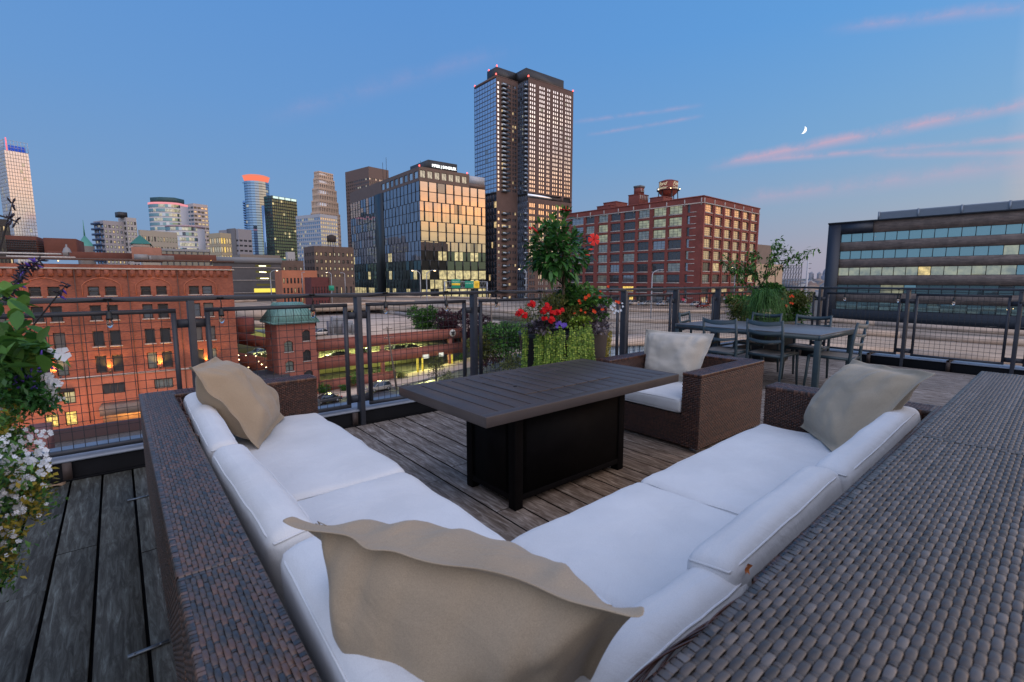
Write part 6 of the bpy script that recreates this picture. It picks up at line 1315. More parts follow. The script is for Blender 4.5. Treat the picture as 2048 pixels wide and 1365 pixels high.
zl = bands[-1][0]; mb = MB(); mb.box(fw_ - .5, W_, -.45, 1, zl - 3.1, zl - .05); mb.build('dark_fascia', mat('fascia_slate', (.03, .034, .042), .6, var=.15, vscale=2), b['t'])
curtain(b, (Vector((0, .6, 0)), Vector((1, 0, 0)), W_), zl - 6.6, 1, 3.4, 30, lambda i, j: G_TB if rg.random() > .1 else G_TBL, rg, tilt=.004, mw=.15, gap=.1, md=.1, u0=fw_)
mb = MB(); mb.box(fw_, W_, 1.0, 30, 0, zl - 3.2); mb.build('ground_floor', CONC_D, b['t']); mb = MB(); mb.box(fw_ + .3, W_ - .3, .6, 29, 0, H - .3); mb.build('interior', mat('dark_interior', (.02, .02, .022), .9), b['t'])
# rooftop louvre screen
PL_ = b['P'] + b['dl'] * 4; xs0 = hit(PL_, b['dr'], uh(1759, 424)); zs1 = zat(PL_ + b['dr'] * xs0, 424) - ZG
m = MB(); m.box(xs0, W_ - 2, 4.0, 24, H + .36, zs1 - .1); m.build('plant_screen', mat('louvre_steel', (.21, .25, .30), .45, metal=.3), b['t'])
m = MB(); nl_ = 9
for i in range(nl_): z = H + .5 + (zs1 - H - .8) * i / nl_; m.add([(xs0, 3.80, z + .18), (W_ - 2, 3.80, z + .18), (W_ - 2, 3.98, z), (xs0, 3.98, z), (xs0, 3.98, z + .28), (W_ - 2, 3.98, z + .28)], [(0, 3, 2, 1), (0, 1, 5, 4)])
m.build('louvre_blades', MATS['louvre_steel'], b['t']); 
for i in range(13): m = MB(); x = xs0 + (W_ - 2 - xs0) * i / 12; m.box(x - .18, x + .18, 3.7, 3.99, H + .37, zs1); m.build('louvre_post', MATS['louvre_steel'], b['t'])
# warm string lights in the band under the fascia
m = MB(); 
for i in range(150): x = 30 + rg.random() ** .7 * 26; z = bands[4][1] - .4 - rg.random() * .9; m.box(x, x + .07, .05, .12, z, z + .07)
m.build('party_lights', emis('party_lights', (1, .7, .35), 6), b['t'], kind='stuff')

# ------------------------------------------------------------------ things beyond, right centre
simple_tower('warehouse', 'brown windowless warehouse behind the factory, partly hidden by the leafy planter', (1505, 488), 260, 51, (1545, 494), (1470, 490), mat('brown_metal', (.20, .15, .125), .8, var=.1, vscale=.2), 4, 0, 3, .01, .01, [(1, G_DARK)], ND, seed=71, fr=.004)
simple_tower('warehouse', 'low cream shed glowing peach beside the steel frame', (1500, 528), 230, 60, (1566, 530), None, mat('cream_shed', (.50, .36, .25), .8), 6, 0, 2, .01, .01, [(1, G_DARK)], ND, seed=72, fr=.004, Dp=12)
b = bld('steel_frame', 'open grey steel lattice frame beyond the leafy planter', 'frame', (1566, 531), 300, 70, (1604, 530), None, Dp=14); m = MB(); W_, H = b['W'], b['H']
for i in range(8):
    for y in (0, 14): x = W_ * i / 7; m.box(x - .2, x + .2, y - .2, y + .2, 0, H)
for j in range(9): z = H * (j + 1) / 9; m.box(0, W_, -.2, .2, z - .2, z + .1); m.box(0, W_, 13.8, 14.2, z - .2, z + .1)
for i in range(7):
    for j in range(4, 9): m.bar((W_ * i / 7, 0, H * j / 9), (W_ * (i + 1) / 7, 0, H * (j + 1) / 9), .25, .25)
m.build('lattice', mat('lattice_grey', (.15, .15, .17), .6), b['t']); m = MB(); m.box(.3, W_ - .3, .5, 13, 0, H * .52); m.build('cladding', mat('cladding_grey', (.16, .17, .19), .7), b['t'])
P_ = pl(uh(1613.5, 560), 200); zt_ = zat(P_, 523); t = thing('power_pole', 'tall white steel power pole with three short arms', 'pole', (P_.x, P_.y, ZG)); m = MB(); m.tube([(0, 0, 0), (0, 0, zt_ - ZG)], [.7, .28], 10); m.build('shaft', mat('pole_white', (.5, .5, .52), .5), t, smooth=True)
for k_ in range(3): m = MB(); z = zt_ - ZG - 1 - k_ * 1.9; a = RT * 1.4; m.tube([(0, 0, z), (a.x, a.y, z + .1)], .1, 5); m.build('arm', DARKM, t)
# hill with the domed church, town roofs
hl = MB(); c0 = pl(uh(1720, 560), 2600); ax_ = RT; bk = FWH; P = []
for i in range(21):
    row = []
    for j in range(7):
        u_ = (i / 20 - .5) * 2; w_ = j / 6; hgt = (27 if True else 0) * max(0, 1 - abs(u_) ** 2.2) * math.sin(math.pi * w_) + 6 * noise.noise(Vector((u_ * 4, w_ * 3, 0))); q = c0 + ax_ * u_ * 900 + bk * w_ * 900; row.append((q.x, q.y, ZG - 4 + max(0, hgt)))
    P.append(row)
hl.grid(P); struct(hl, 'hill', mat('hill_green', (.065, .085, .085), .95, var=.35, vscale=.01), 'low wooded hill on the horizon', smooth=True)
HZ = mat('distant_stone', (.22, .235, .28), .9)
for k_, (ua, ub, vt, lab) in enumerate(((1621, 1628, 548, 'small distant church tower with pointed cap, left one of a pair'), (1637, 1643.5, 548, 'small distant church tower with pointed cap, right one of a pair'))):
    b = bld('church_tower', lab, 'tower', (ua, vt), 2550, 51, (ub, vt), (ua - 3, vt)); W_, D2, H = b['W'], b['D'], b['H']; m = MB(); m.box(0, W_, 0, D2, 0, H); m.build('shaft', HZ, b['t']); m = MB(); m.add([(-1, -1, H), (W_ + 1, -1, H), (W_ + 1, D2 + 1, H), (-1, D2 + 1, H), (W_ / 2, D2 / 2, H + 12)], [(0, 1, 4), (1, 2, 4), (2, 3, 4), (3, 0, 4)]); m.build('cap', HZ, b['t'])
P_ = pl(uh(1654, 560), 2500); t = thing('domed_church', 'distant pale domed church at the edge of the banded office', 'church', (P_.x, P_.y, ZG)); zt_ = zat(P_, 534) - ZG; m = MB(); m.lathe([(26, 0), (26, zt_ * .45), (22, zt_ * .46), (22, zt_ * .6), (19, zt_ * .75), (11, zt_ * .9), (3, zt_ * .96), (1.5, zt_ * 1.05), (.1, zt_ * 1.1)], n=20); m.build('dome', HZ, t, smooth=True)
rg = random.Random(77); TR = [mat('town_wall_%d' % i, c, .85) for i, c in enumerate(((.30, .24, .20), (.22, .16, .14), (.34, .33, .33), (.16, .17, .19)))]
for k_ in range(26):
    u_ = rg.uniform(1585, 1658); D_q = rg.uniform(420, 1300); P_ = pl(u_, D_q); w_ = rg.uniform(8, 22) * D_q / 600; h_ = rg.uniform(6, 13) * (1 + D_q / 2500); t = thing('town_building', '', 'building', (P_.x, P_.y, ZG), HEAD + rg.uniform(-.5, .5), 'low buildings of the far town'); t['label'] = 'low distant town building under the wooded hill'
    m = MB(); m.box(-w_ / 2, w_ / 2, -w_ / 3, w_ / 3, 0, h_); m.build('wall', TR[k_ % 4], t); m = MB(); m.add([(-w_ / 2, -w_ / 3, h_), (w_ / 2, -w_ / 3, h_), (w_ / 2, w_ / 3, h_), (-w_ / 2, w_ / 3, h_), (-w_ / 2, 0, h_ * 1.25), (w_ / 2, 0, h_ * 1.25)], [(0, 1, 5, 4), (2, 3, 4, 5), (1, 2, 5), (3, 0, 4)]); m.build('roof', TR[(k_ + 1) % 4], t)
# moon: the sunlit part of a far sphere
dm = ray(1605.5, 260.5).normalized(); cm = EYE + dm * 8000; rm = 46.0; xx_ = dm.cross(ZZ).normalized(); yy_ = xx_.cross(dm).normalized(); tl_ = R(20); xr_ = xx_ * math.cos(tl_) - yy_ * math.sin(tl_); yr_ = xx_ * math.sin(tl_) + yy_ * math.cos(tl_)
G_ = []
for i in range(17):
    la = -math.pi / 2 + math.pi * i / 16; row = []
    for j in range(9): lo = R(-8) + R(98) * j / 8 ; row.append(tuple(xr_ * rm * math.cos(la) * math.cos(math.pi / 2 - lo - R(0)) + yr_ * rm * math.sin(la) - dm * rm * math.cos(la) * math.sin(math.pi / 2 - lo)))
    G_.append(row)
G_ = [[tuple(xr_ * rm * math.cos(la) * math.sin(lo) + yr_ * rm * math.sin(la) - dm * rm * math.cos(la) * math.cos(lo)) for lo in [R(22) + R(68) * j / 8 for j in range(9)]] for la in [-math.pi / 2 + math.pi * i / 16 for i in range(17)]]
m = MB(); m.grid(G_); solo(m, 'moon', emis('moon_glow', (1, .97, .9), 1.6), 'small bright crescent moon in the blue sky', 'moon', loc=tuple(cm), smooth=True)
# ================================================================== parking garage, street, near roofs
gb = thing('parking_garage', 'open-sided brick parking garage with yellow-green lit decks and a sloping street front', 'parking garage', (gP.x, gP.y, ZG), math.atan2(gd.y, gd.x)); gin = -gn
GBm = dict(t=gb, P=gP, dr=gd, dl=gin, z0=ZG, W=hit(gP, gd, uh(932, 657)), D=40.0); GL = GBm['W']; xg = hit(gP, gd, uh(730, 700)); VG = lambda v: zat(gP + gd * xg, v) - ZG
zA, zB, zC, zD, zE = VG(674), VG(694.5), VG(708), VG(729), VG(745)
for k_, (za, zb) in enumerate(((zB, zA), (zD, zC))):
    m = MB(); m.box(0, GL, 0, .35, za, zb); m.box(-.02, GL + .02, -.06, .41, zb, zb + .15); m.box(GL - .35, GL, .351, 5, za, zb); m.build('spandrel', BRK_G, gb)
m = MB(); xe = hit(gP, gd, uh(792, 740)); m.box(0, xe, 0, .35, 0, zE - .6); m.box(0, xe, -.05, .4, zE - .6, zE - .45); m.build('base_wall', BRK_G, gb)
for k_, (ua, ub) in enumerate(((632, 637), (763, 769), (899, 905), (926, 931.5))):
    xa_, xb_ = hit(gP, gd, uh(ua, 700)), hit(gP, gd, uh(ub, 700)); m = MB(); m.box(xa_, xb_, .02, .7, 0, zB - .001); m.build('column', BRK_G, gb)
DK = mat('deck_concrete', (.30, .29, .22), .8, var=.2, vscale=.3)
for z in (zA - .9, zC - .95): m = MB(); m.box(.1, GL - .36, .4, 38, z - .35, z); m.build('floor_slab', DK, gb)
m = MB(); m.box(.1, GL - .4, 18, 18.3, 0, zA - 1.3); m.build('inner_wall', mat('garage_inner', (.38, .37, .20), .8, var=.2, vscale=.2), gb)
GLM = emis('garage_tube', (.90, .98, .42), 16)
for z in (zA - 1.32, zC - 1.4):
    for k_ in range(9):
        m = MB(); x = GL * (k_ + .5) / 9; m.box(x - .9, x + .9, 3.5, 3.75, z, z + .07); m.box(x - .9, x + .9, 10.5, 10.75, z, z + .07); m.build('ceiling_light', GLM, gb)
for xx, zz, e in ((GL * .12, zC + 1.2, 1100), (GL * .4, zC + 1.2, 1200), (GL * .75, zC + 1.2, 1400), (GL * .15, zC - 2.6, 1300), (GL * .45, zC - 2.4, 1900), (GL * .78, zC - 2.2, 3600)):
    ld = bpy.data.lights.new('garage_lamp', 'POINT'); ld.energy = e; ld.color = (.92, .95, .36); ld.shadow_soft_size = .5; lo = bpy.data.objects.new('garage_lamp', ld); COL.objects.link(lo); lo.parent = gb; lo.location = (xx, 7, zz)
YEL = mat('yellow_bar', (.65, .50, .05), .5, emit=(1, .8, .1), estr=.35)
for ua, ub in ((833, 836), (843, 846), (902, 905)): xa_ = hit(gP, gd, uh(ua, 720)); m = MB(); m.box(xa_, xa_ + .35, -.25, .0, zst(xa_) - ZG, zD - .1); m.build('entrance_post', YEL, gb)
for ua, ub in ((845, 857), (877, 886)): xa_, xb_ = hit(gP, gd, uh(ua, 712)), hit(gP, gd, uh(ub, 712)); m = MB(); m.box(xa_, xb_, -.2, -.05, zD - .3, zD + .5); m.build('entrance_sign', emis('sign_pale', (1, 1, .85), .8), gb)
xs_ = hit(gP, gd, uh(905, 668)); m = MB(); m.lathe([(0.001, 0), (.8, 0), (.8, .12), (.001, .12)], n=20); o = m.build('round_sign', mat('sign_cream', (.6, .58, .52), .6), gb); o.rotation_euler = (R(90), 0, 0); o.location = (xs_, -.02, (zA + zB) / 2 + .2)
m = MB(); m.box(-.35, .35, -.5, .05, .13, .17); m.box(-.5, .5, .05, .3, .13, .17); m.build('arrow_mark', DARKM, o)
text_part('garage_lettering', 'PARKING', .8, DARKM, gb, wallM(xs_ + 3.6, -.04, (zA + zB) / 2 + .25, 0), .02)
# roof deck: tan sheet with curved rear parapet
rdk = MB(); zrf = ZG + zA - .85; pp = [gpt(.3, -.42, 0), gpt(GL - .3, -.42, 0)] + [tuple(atz(u, v, zrf)) for u, v in ((1000, 652), (940, 647), (860, 640), (790, 630), (735, 622), (632, 628))]
rdk.prism([(p[0] - gP.x, p[1] - gP.y) for p in pp], zrf - .02 - ZG, zrf + .012 - ZG); o = rdk.build('roof_deck', CONC_T, gb); o.matrix_local = Matrix.Rotation(-gb.rotation_euler.z, 4, 'Z')
PP_ = [atz(u, v, zrf) for u, v in ((632, 628), (735, 622), (790, 630), (860, 640), (940, 647), (1000, 652))]; m = MB(tuple(gP.xy) + (ZG,))
for a, b_ in zip(PP_, PP_[1:]): m.bar(a + ZZ * .6, b_ + ZZ * .6, .3, 1.2)
o = m.build('rear_parapet', CONC, gb); o.matrix_local = Matrix.Rotation(-gb.rotation_euler.z, 4, 'Z')
# stair tower
TPp = gP + gn * 1.2; xt0, xt1 = hit(TPp, gd, uh(552.5, 646)), hit(TPp, gd, uh(630, 643.5)); Pt = TPp + gd * xt0; tw = xt1 - xt0; Ht = zat(Pt, 646) - ZG; td = 6.5
st = thing('stair_tower', 'brick stair tower with green copper mansard roof at the corner of the garage', 'tower', (Pt.x, Pt.y, ZG), gb.rotation_euler.z); SB = dict(t=st, P=Pt, dr=gd, dl=gin, z0=ZG, W=tw, D=td)
def zs_(v, x): return zat(Pt + gd * x, v) - ZG
ops = []; its = []
for ua, ub, v0, v1, g_ in ((605, 620, 661, 682, G_DARK), (606, 622, 701, 722, G_DARK), (568.5, 586, 683, 704, G_DIM), (571, 588, 723, 743, G_DIM), (608, 626, 742, 752, G_DARK)):
    xa_, xb_ = hit(Pt, gd, uh(ua, (v0 + v1) / 2)), hit(Pt, gd, uh(ub, (v0 + v1) / 2)); q = (max(.1, xa_), min(tw - .1, xb_), zs_(v1, (xa_ + xb_) / 2), zs_(v0, (xa_ + xb_) / 2)); ops.append(q); its.append((fright(SB), *q, 2, 2, g_))
sw_ = [(td * .40, td * .52, Ht - 4.2, Ht - 2.2), (td * .40, td * .52, Ht - 10.5, Ht - 7.5)]
m = MB(); facade(m, fright(SB), 0, Ht, ops, .3); facade(m, fleft(SB), 0, Ht, sw_, .3); m.add([(tw, 0, 0), (tw, td, 0), (tw, td, Ht), (tw, 0, Ht)], [(0, 1, 2, 3)]); m.build('wall', BRK_G, st)
add_windows(SB, its + [(fleft(SB), *q, 1, 2, G_DARK) for q in sw_], FRAME_D, frame=.1, dep=.2)
m = MB(); m.box(.4, tw - .3, .5, td - .3, 0, Ht - .5); m.build('interior', mat('dark_interior', (.02, .02, .022), .9), st)
for q in ops:                                           # arched brick heads
    m = MB(); x0, x1, z1 = q[0], q[1], q[3]; m.tube([(x0 + (x1 - x0) * i / 10, -.03, z1 - .25 + .45 * math.sin(math.pi * i / 10)) for i in range(11)], .1, 5); m.build('arch_moulding', BRK_G, st); m = MB(); m.box(x0 - .1, x1 + .1, -.1, .05, q[2] - .15, q[2] - .002); m.build('window_sill', CONC, st)
zr_ = zat(Pt + gin * td / 2 + gd * tw / 2, 605) - ZG; i_ = tw * .17; j_ = td * .3; e = .5; COP = mat('copper_patina', (.15, .30, .28), .5, var=.15, vscale=.6)
m = MB(); vb = [(-e, -e, Ht), (tw + e, -e, Ht), (tw + e, td + e, Ht), (-e, td + e, Ht)]; vt = [(i_, j_, zr_), (tw - i_ * 1.3, j_, zr_), (tw - i_ * 1.3, td - j_, zr_), (i_, td - j_, zr_)]
m.add(vb + vt, [(0, 1, 5, 4), (1, 2, 6, 5), (2, 3, 7, 6), (3, 0, 4, 7), (4, 5, 6, 7), (3, 2, 1, 0)]); m.box(-e - .1, tw + e + .1, -e - .1, td + e + .1, Ht - .3, Ht - .01); m.build('mansard_roof', COP, st)
m = MB()
for k_ in range(13):
    f_ = k_ / 12; a = Vector(vb[0]).lerp(Vector(vb[1]), f_); b_ = Vector(vt[0]).lerp(Vector(vt[1]), f_); m.bar(a + Vector((0, -.04, .04)), b_ + Vector((0, -.04, .04)), .06, .1)
    if k_ < 8: f_ = k_ / 7; a = Vector(vb[3]).lerp(Vector(vb[0]), f_); b_ = Vector(vt[3]).lerp(Vector(vt[0]), f_); m.bar(a + Vector((-.04, 0, .04)), b_ + Vector((-.04, 0, .04)), .06, .1)
m.build('standing_seams', COP, st)
# ramps left of the tower
rp = thing('parking_ramp', 'dark brick sloping ramps with parked cars left of the stair tower', 'parking ramp', tuple(pl(500, 96).xy) + (ZG,)); Oo = Vector(rp.location)
def sl_beam(pa, pb, D1, D2, dv, nm, m_, th=.5):
    a, b_ = atd(*pa, D1), atd(*pb, D2); a2, b2 = atd(pa[0], pa[1] + dv[0], D1), atd(pb[0], pb[1] + dv[1], D2); mb = MB(Oo); bk = FWH * th
    mb.add([a, b_, b2, a2, a + bk, b_ + bk, b2 + bk, a2 + bk], [(0, 3, 2, 1), (4, 5, 6, 7), (0, 1, 5, 4), (3, 7, 6, 2), (0, 4, 7, 3), (1, 2, 6, 5)]); mb.build(nm, m_, rp)
sl_beam((455, 662), (545, 679), 96, 92, (22, 22), 'ramp_wall', BRK_F); sl_beam((455, 702), (556, 722), 93, 90, (24, 40), 'ramp_wall', BRK_G); sl_beam((466, 636), (488, 638), 98, 98, (34, 34), 'ramp_tower', BRK_F, 4)
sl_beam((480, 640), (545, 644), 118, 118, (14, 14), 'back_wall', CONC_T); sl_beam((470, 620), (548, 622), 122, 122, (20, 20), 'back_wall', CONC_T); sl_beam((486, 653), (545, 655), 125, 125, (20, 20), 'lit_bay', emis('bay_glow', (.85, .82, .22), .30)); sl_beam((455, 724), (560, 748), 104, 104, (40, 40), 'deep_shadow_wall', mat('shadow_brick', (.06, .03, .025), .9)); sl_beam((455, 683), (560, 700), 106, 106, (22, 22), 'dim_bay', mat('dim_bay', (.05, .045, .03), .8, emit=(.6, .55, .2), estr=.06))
rg = random.Random(5)
for k_ in range(16):
    q = atd(rg.uniform(476, 552), rg.uniform(704, 738), 89.0 - .01 * k_); m = MB(Oo); m.lathe([(.001, -.12), (.12, 0), (.001, .12)], tuple(q), 6); m.build('lamp', E_WARM, rp)
p_ = pl(468, 70); ro = thing('low_roof', 'dark grey sheet roof below the stair tower, behind the sofa arm', 'roof', (p_.x, p_.y, ZG)); m = MB(tuple(ro.location)); q = [atz(u, v, -14.5) for u, v in ((452, 748), (570, 735), (580, 752), (640, 800), (470, 845))]; m.prism([tuple(x.xy) for x in q], -19, -14.5); m.build('roof_block', mat('slate_roof', (.055, .058, .065), .7, var=.3, vscale=.8), ro)

# cars
CARW = mat('car_tyre', (.012, .012, .013), .7); RIMM = mat('car_rim', (.35, .36, .38), .3, metal=.8); CGL = glassmat('car_glass', (.3, .35, .4), .22, .03)
def car(label, loc, ang, col, kind='suv', sc=1.0, name='parked_car'):
    t = thing(name, label, 'car', loc, ang); pm = mat('car_paint_' + str(round(sum(col), 3)), col, .25, metal=.35, spec=.6)
    Ln, Wd = (4.6, 1.85); hb, hr = (.95, 1.68) if kind == 'suv' else (.85, 1.43)
    prof = [(-2.3, .35), (-2.28, .75), (-2.15, hb), (-1.0 if kind == 'suv' else -1.2, hb + .03), (1.95 if kind == 'suv' else 1.7, hb + .03), (2.25, hb - .08), (2.3, .55), (2.2, .32)]
    def ext(pf, w0, w1, m): n = len(pf); m.add([(x, -w0 / 2 if i < 2 else -w0 / 2, z) for i, (x, z) in enumerate(pf)] + [(x, w0 / 2, z) for x, z in pf], [tuple(range(n))[::-1], tuple(range(n, 2 * n))] + [(i, (i + 1) % n, n + (i + 1) % n, n + i) for i in range(n)])
    m = MB(); ext([(x, z) for x, z in prof], Wd, Wd, m); m.build('body', pm, t, bevel=.07)
    c0, c1, c2, c3 = (-1.25, -.35, 1.75, 2.12) if kind == 'suv' else (-1.35, -.45, .95, 1.75)
    wB, wT = Wd * .93, Wd * .74
    vs = [(c0, -wB / 2, hb + .03), (c3, -wB / 2, hb + .03), (c3, wB / 2, hb + .03), (c0, wB / 2, hb + .03), (c1, -wT / 2, hr - .05), (c2, -wT / 2, hr - .05), (c2, wT / 2, hr - .05), (c1, wT / 2, hr - .05)]
    m = MB(); m.add(vs, [(0, 1, 5, 4), (1, 2, 6, 5), (2, 3, 7, 6), (3, 0, 4, 7)]); m.build('window', CGL, t)
    m = MB(); m.box(c1 - .05, c2 + .05, -wT / 2 - .02, wT / 2 + .02, hr - .06, hr)
    for x in (c1, (c1 + c2) / 2, c2 - .02):
        for s_ in (-1, 1): xb_ = c0 + (x - c1) / max(.1, c2 - c1) * (c3 - c0); m.bar((xb_, s_ * wB / 2, hb + .02), (x, s_ * (wT / 2 + .005), hr - .04), .07, .05)
    m.build('roof', pm, t, bevel=.02)
    for x in (-1.42, 1.42):
        for s_ in (-1, 1):
            m = MB(); m.lathe([(.18, -.11), (.33, -.11), (.35, -.06), (.35, .06), (.33, .11), (.18, .11)], n=18); w = m.build('wheel', CARW, t, smooth=True, loc=(x, s_ * (Wd / 2 - .09), .35)); w.rotation_euler = (R(90), 0, 0)
            m = MB(); m.lathe([(.001, .0), (.19, .02), (.2, -.02)], n=10); r_ = m.build('rim', RIMM, w); r_.location = (0, 0, -.1 * s_ if False else .1 * (-s_))
    for s_ in (-1, 1):
        m = MB(); m.box(-2.33, -2.2, s_ * .62 - .2, s_ * .62 + .2, .62, .78); m.build('headlight', mat('headlight', (.6, .6, .6), .2), t); m = MB(); m.box(2.2, 2.33, s_ * .7 - .12, s_ * .7 + .12, .65, .9); m.build('taillight', mat('taillight', (.35, .02, .02), .3), t)
    t.scale = (sc, sc, sc); return t
GA = gb.rotation_euler.z
def on_street(u, v): 
    z = -18.5
    for _ in range(6): p = atz(u, v, z); s_ = (p - gP).dot(gd); z = zst(s_)
    return p, z
for lab, u, v, c, kd in (('silver SUV parked on the street in front of the garage', 758, 782, (.42, .40, .37), 'suv'), ('dark hatchback parked on the street just past the sofa arm', 654, 806, (.05, .055, .07), 'hatch')):
    p, z = on_street(u, v); car(lab, (p.x, p.y, z + .02), GA + R(2), c, kd)
p = atz(640, 672, zrf); car('white car parked on the garage roof beside the stair tower', (p.x, p.y, zrf + .02), GA + R(8), (.55, .55, .54), 'hatch')
for lab, u, c in (('black car half hidden on the middle garage deck, left of the first column', 744, (.02, .02, .025)), ('dark car on the middle garage deck right of the utility pole', 811, (.03, .03, .035)), ('black car behind it on the middle garage deck, farther right', 836, (.015, .015, .018)), ('dark car at the left end of the middle garage deck', 690, (.025, .02, .02))):
    x = hit(gP, gd, uh(u, 700)); q = gP + gd * x + gin * 3.6; car(lab, (q.x, q.y, ZG + zC - .93), GA + R(88 if u == 744 else 4), c, 'hatch')
p = atd(520, 703, 97); car('pale green-white car on the ramp left of the stair tower', (p.x, p.y, p.z - .8), GA + .4, (.40, .42, .33), 'hatch')
for k_, (u, v) in enumerate(((488, 722), (505, 728), (538, 734))): p = atd(u, v, 96 - k_); car(['dark car with glinting lights on the lower ramp, first from left', 'dark car with glinting lights on the lower ramp, second from left', 'black car at the right end of the lower ramp by the tower'][k_], (p.x, p.y, p.z - .8), GA + .5, (.03, .03, .04), 'hatch')
for k_, (u, hh, ww) in enumerate(((662, 3.0, 1.3), (671, 3.9, 1.4), (680, 3.6, 1.6), (690, 2.6, 1.2), (700, 2.9, 1.3), (710, 2.2, 1.5))):
    p = atz(u, 671 - k_ * .3, zrf); t = thing('utility_cabinet', ['violet-grey cabinet next to the white car on the garage roof', 'tallest grey cabinet on the garage roof', 'grey cabinet third from the white car on the garage roof', 'short pale tank-like cabinet on the garage roof', 'grey cabinet second from the right on the garage roof', 'rightmost squat grey cabinet on the garage roof'][k_], 'cabinet', (p.x, p.y, zrf + .012), GA, 'utility cabinets on the garage roof'); m = MB(); m.box(-ww / 2, ww / 2, -.5, .5, .12, hh); m.box(-ww / 2 - .05, ww / 2 + .05, -.55, .55, 0, .119); m.build('body', mat('cabinet_grey_%d' % (k_ % 3), [(.20, .20, .24), (.26, .28, .31), (.16, .17, .18)][k_ % 3], .6), t, bevel=.05); m = MB(); m.box(-ww / 2 + .15, ww / 2 - .15, -.53, -.51, .4, hh - .3); m.build('door', mat('cabinet_door', (.17, .18, .2), .5), t)

# poles and wires
WOODP = mat('pole_wood', (.16, .125, .10), .85, var=.3, vscale=3, stretch=(1, 1, .1))
def upole(lab, ub, vb, utop, vtop, arms, on=True):
    p, z = on_street(ub, vb) if on else (atz(ub, vb, -16), -16); base = Vector((p.x, p.y, z)); Dp_ = (p - EYE).dot(FWH); top = atd(utop, vtop, Dp_)
    t = thing('utility_pole', lab, 'pole', tuple(base)); m = MB(base); m.tube([base, top], [.20, .12], 8); m.build('shaft', WOODP, t, smooth=True)
    dd = (top - base).normalized()
    for k_, dz_ in enumerate(arms): c = top - dd * dz_; m = MB(base); m.bar(c - gd * .95, c + gd * .95, .1, .12); m.build('crossarm', WOODP, t); m = MB(base); [m.lathe([(.001, 0), (.06, .02), (.05, .18), (.001, .2)], tuple(c + gd * q + ZZ * .06), 6) for q in (-.85, -.4, .4, .85)]; m.build('insulators', STONE, t)
    return top
t1 = upole('leaning wooden utility pole in front of the garage, behind the silver SUV', 793.5, 780, 774, 654, (.4, 2.1, 3.6)); t2 = upole('tall pale wooden utility pole right of the garage, against the shrubs', 987, 729, 981, 590, (1.2, 7.5))
p3 = atd(537, 738, 88); q3 = atd(534, 679, 88); t = thing('metal_pole', 'thin grey metal pole in front of the ramps', 'pole', tuple(p3)); m = MB(p3); m.tube([p3 - ZZ * 2, q3], .16, 8); m.build('shaft', mat('pole_grey', (.2, .2, .21), .5), t)
for k_, (a, b_, lab) in enumerate(((q3, t1 - ZZ * 3, 'thin black wire from the ramp pole to the leaning pole, upper'), (q3 - ZZ * 1.2, t1 - ZZ * 4.5, 'thin black wire from the ramp pole to the leaning pole, lower'), (t1 - ZZ * .4, t2 - ZZ * 1.2, 'thin black wire between the two wooden utility poles'))):
    m = MB(a); m.tube(sagline(a, b_, .8), .022, 4); solo(m, 'wire', RUBBER, lab, 'wire', loc=tuple(a))
# street lamps on the highway
POLEM = mat('lamp_pole', (.42, .44, .48), .4, metal=.4)
def slamp(lab, u, vb, vt, side, arm, D, lit=True):
    B_ = atd(u, vb, D); T_ = atd(u, vt, D); t = thing('street_lamp', lab, 'street lamp', (B_.x, B_.y, B_.z), 0, 'tall curved street lamps along the highway'); h = T_.z - B_.z; a = RT * side * arm; m = MB()
    pts = [(0, 0, 0), (0, 0, h * .5), (0, 0, h - arm * .7)] + [tuple(a * (1 - math.cos(q)) + ZZ * (h - arm * .7 + arm * .7 * math.sin(q))) for q in (.4, .8, 1.2, 1.5)] 
    m.tube(pts, [.16, .13, .10, .09, .08, .07, .06], 8); m.build('pole', POLEM, t, smooth=True)
    c = a * .95 + ZZ * h; m = MB(); m.bar(c - a.normalized() * .1, c + a.normalized() * .75, .28, .14); hd = m.build('lamp_head', POLEM, t); m = MB(); m.box(c.x + a.normalized().x * .4 - .16, c.x + a.normalized().x * .4 + .16, c.y + a.normalized().y * .4 - .16, c.y + a.normalized().y * .4 + .16, c.z - .16, c.z - .075); m.build('lens', E_WARM if lit else G_DIM, hd)
slamp('curved street lamp in front of the grey parking ramp', 544, 607, 541, 1, 1.5, 130); slamp('street lamp with its arm to the left in front of the glass block', 841.5, 597, 541, -1, 1.7, 130); slamp('street lamp with its arm to the right in front of the glass block', 855, 640, 541, 1, 1.6, 115); slamp('lit street lamp at the foot of the residential tower', 1052, 592, 538, -1, 1.6, 140)
slamp('street lamp in front of the red factory wall', 1301, 650, 540, 1, 1.7, 105, False); slamp('brightly lit street lamp behind the leafy planter', 1467, 606, 535, -1, .6, 150); slamp('thin unlit mast lamp left of the small highway sign', 606, 588, 545, 1, .3, 175, False); slamp('thin mast lamp right of the small highway sign', 664, 586, 545, -1, 1.2, 170); slamp('thin straight mast in front of the arched-window block', 691, 586, 546, -1, .8, 172, False)
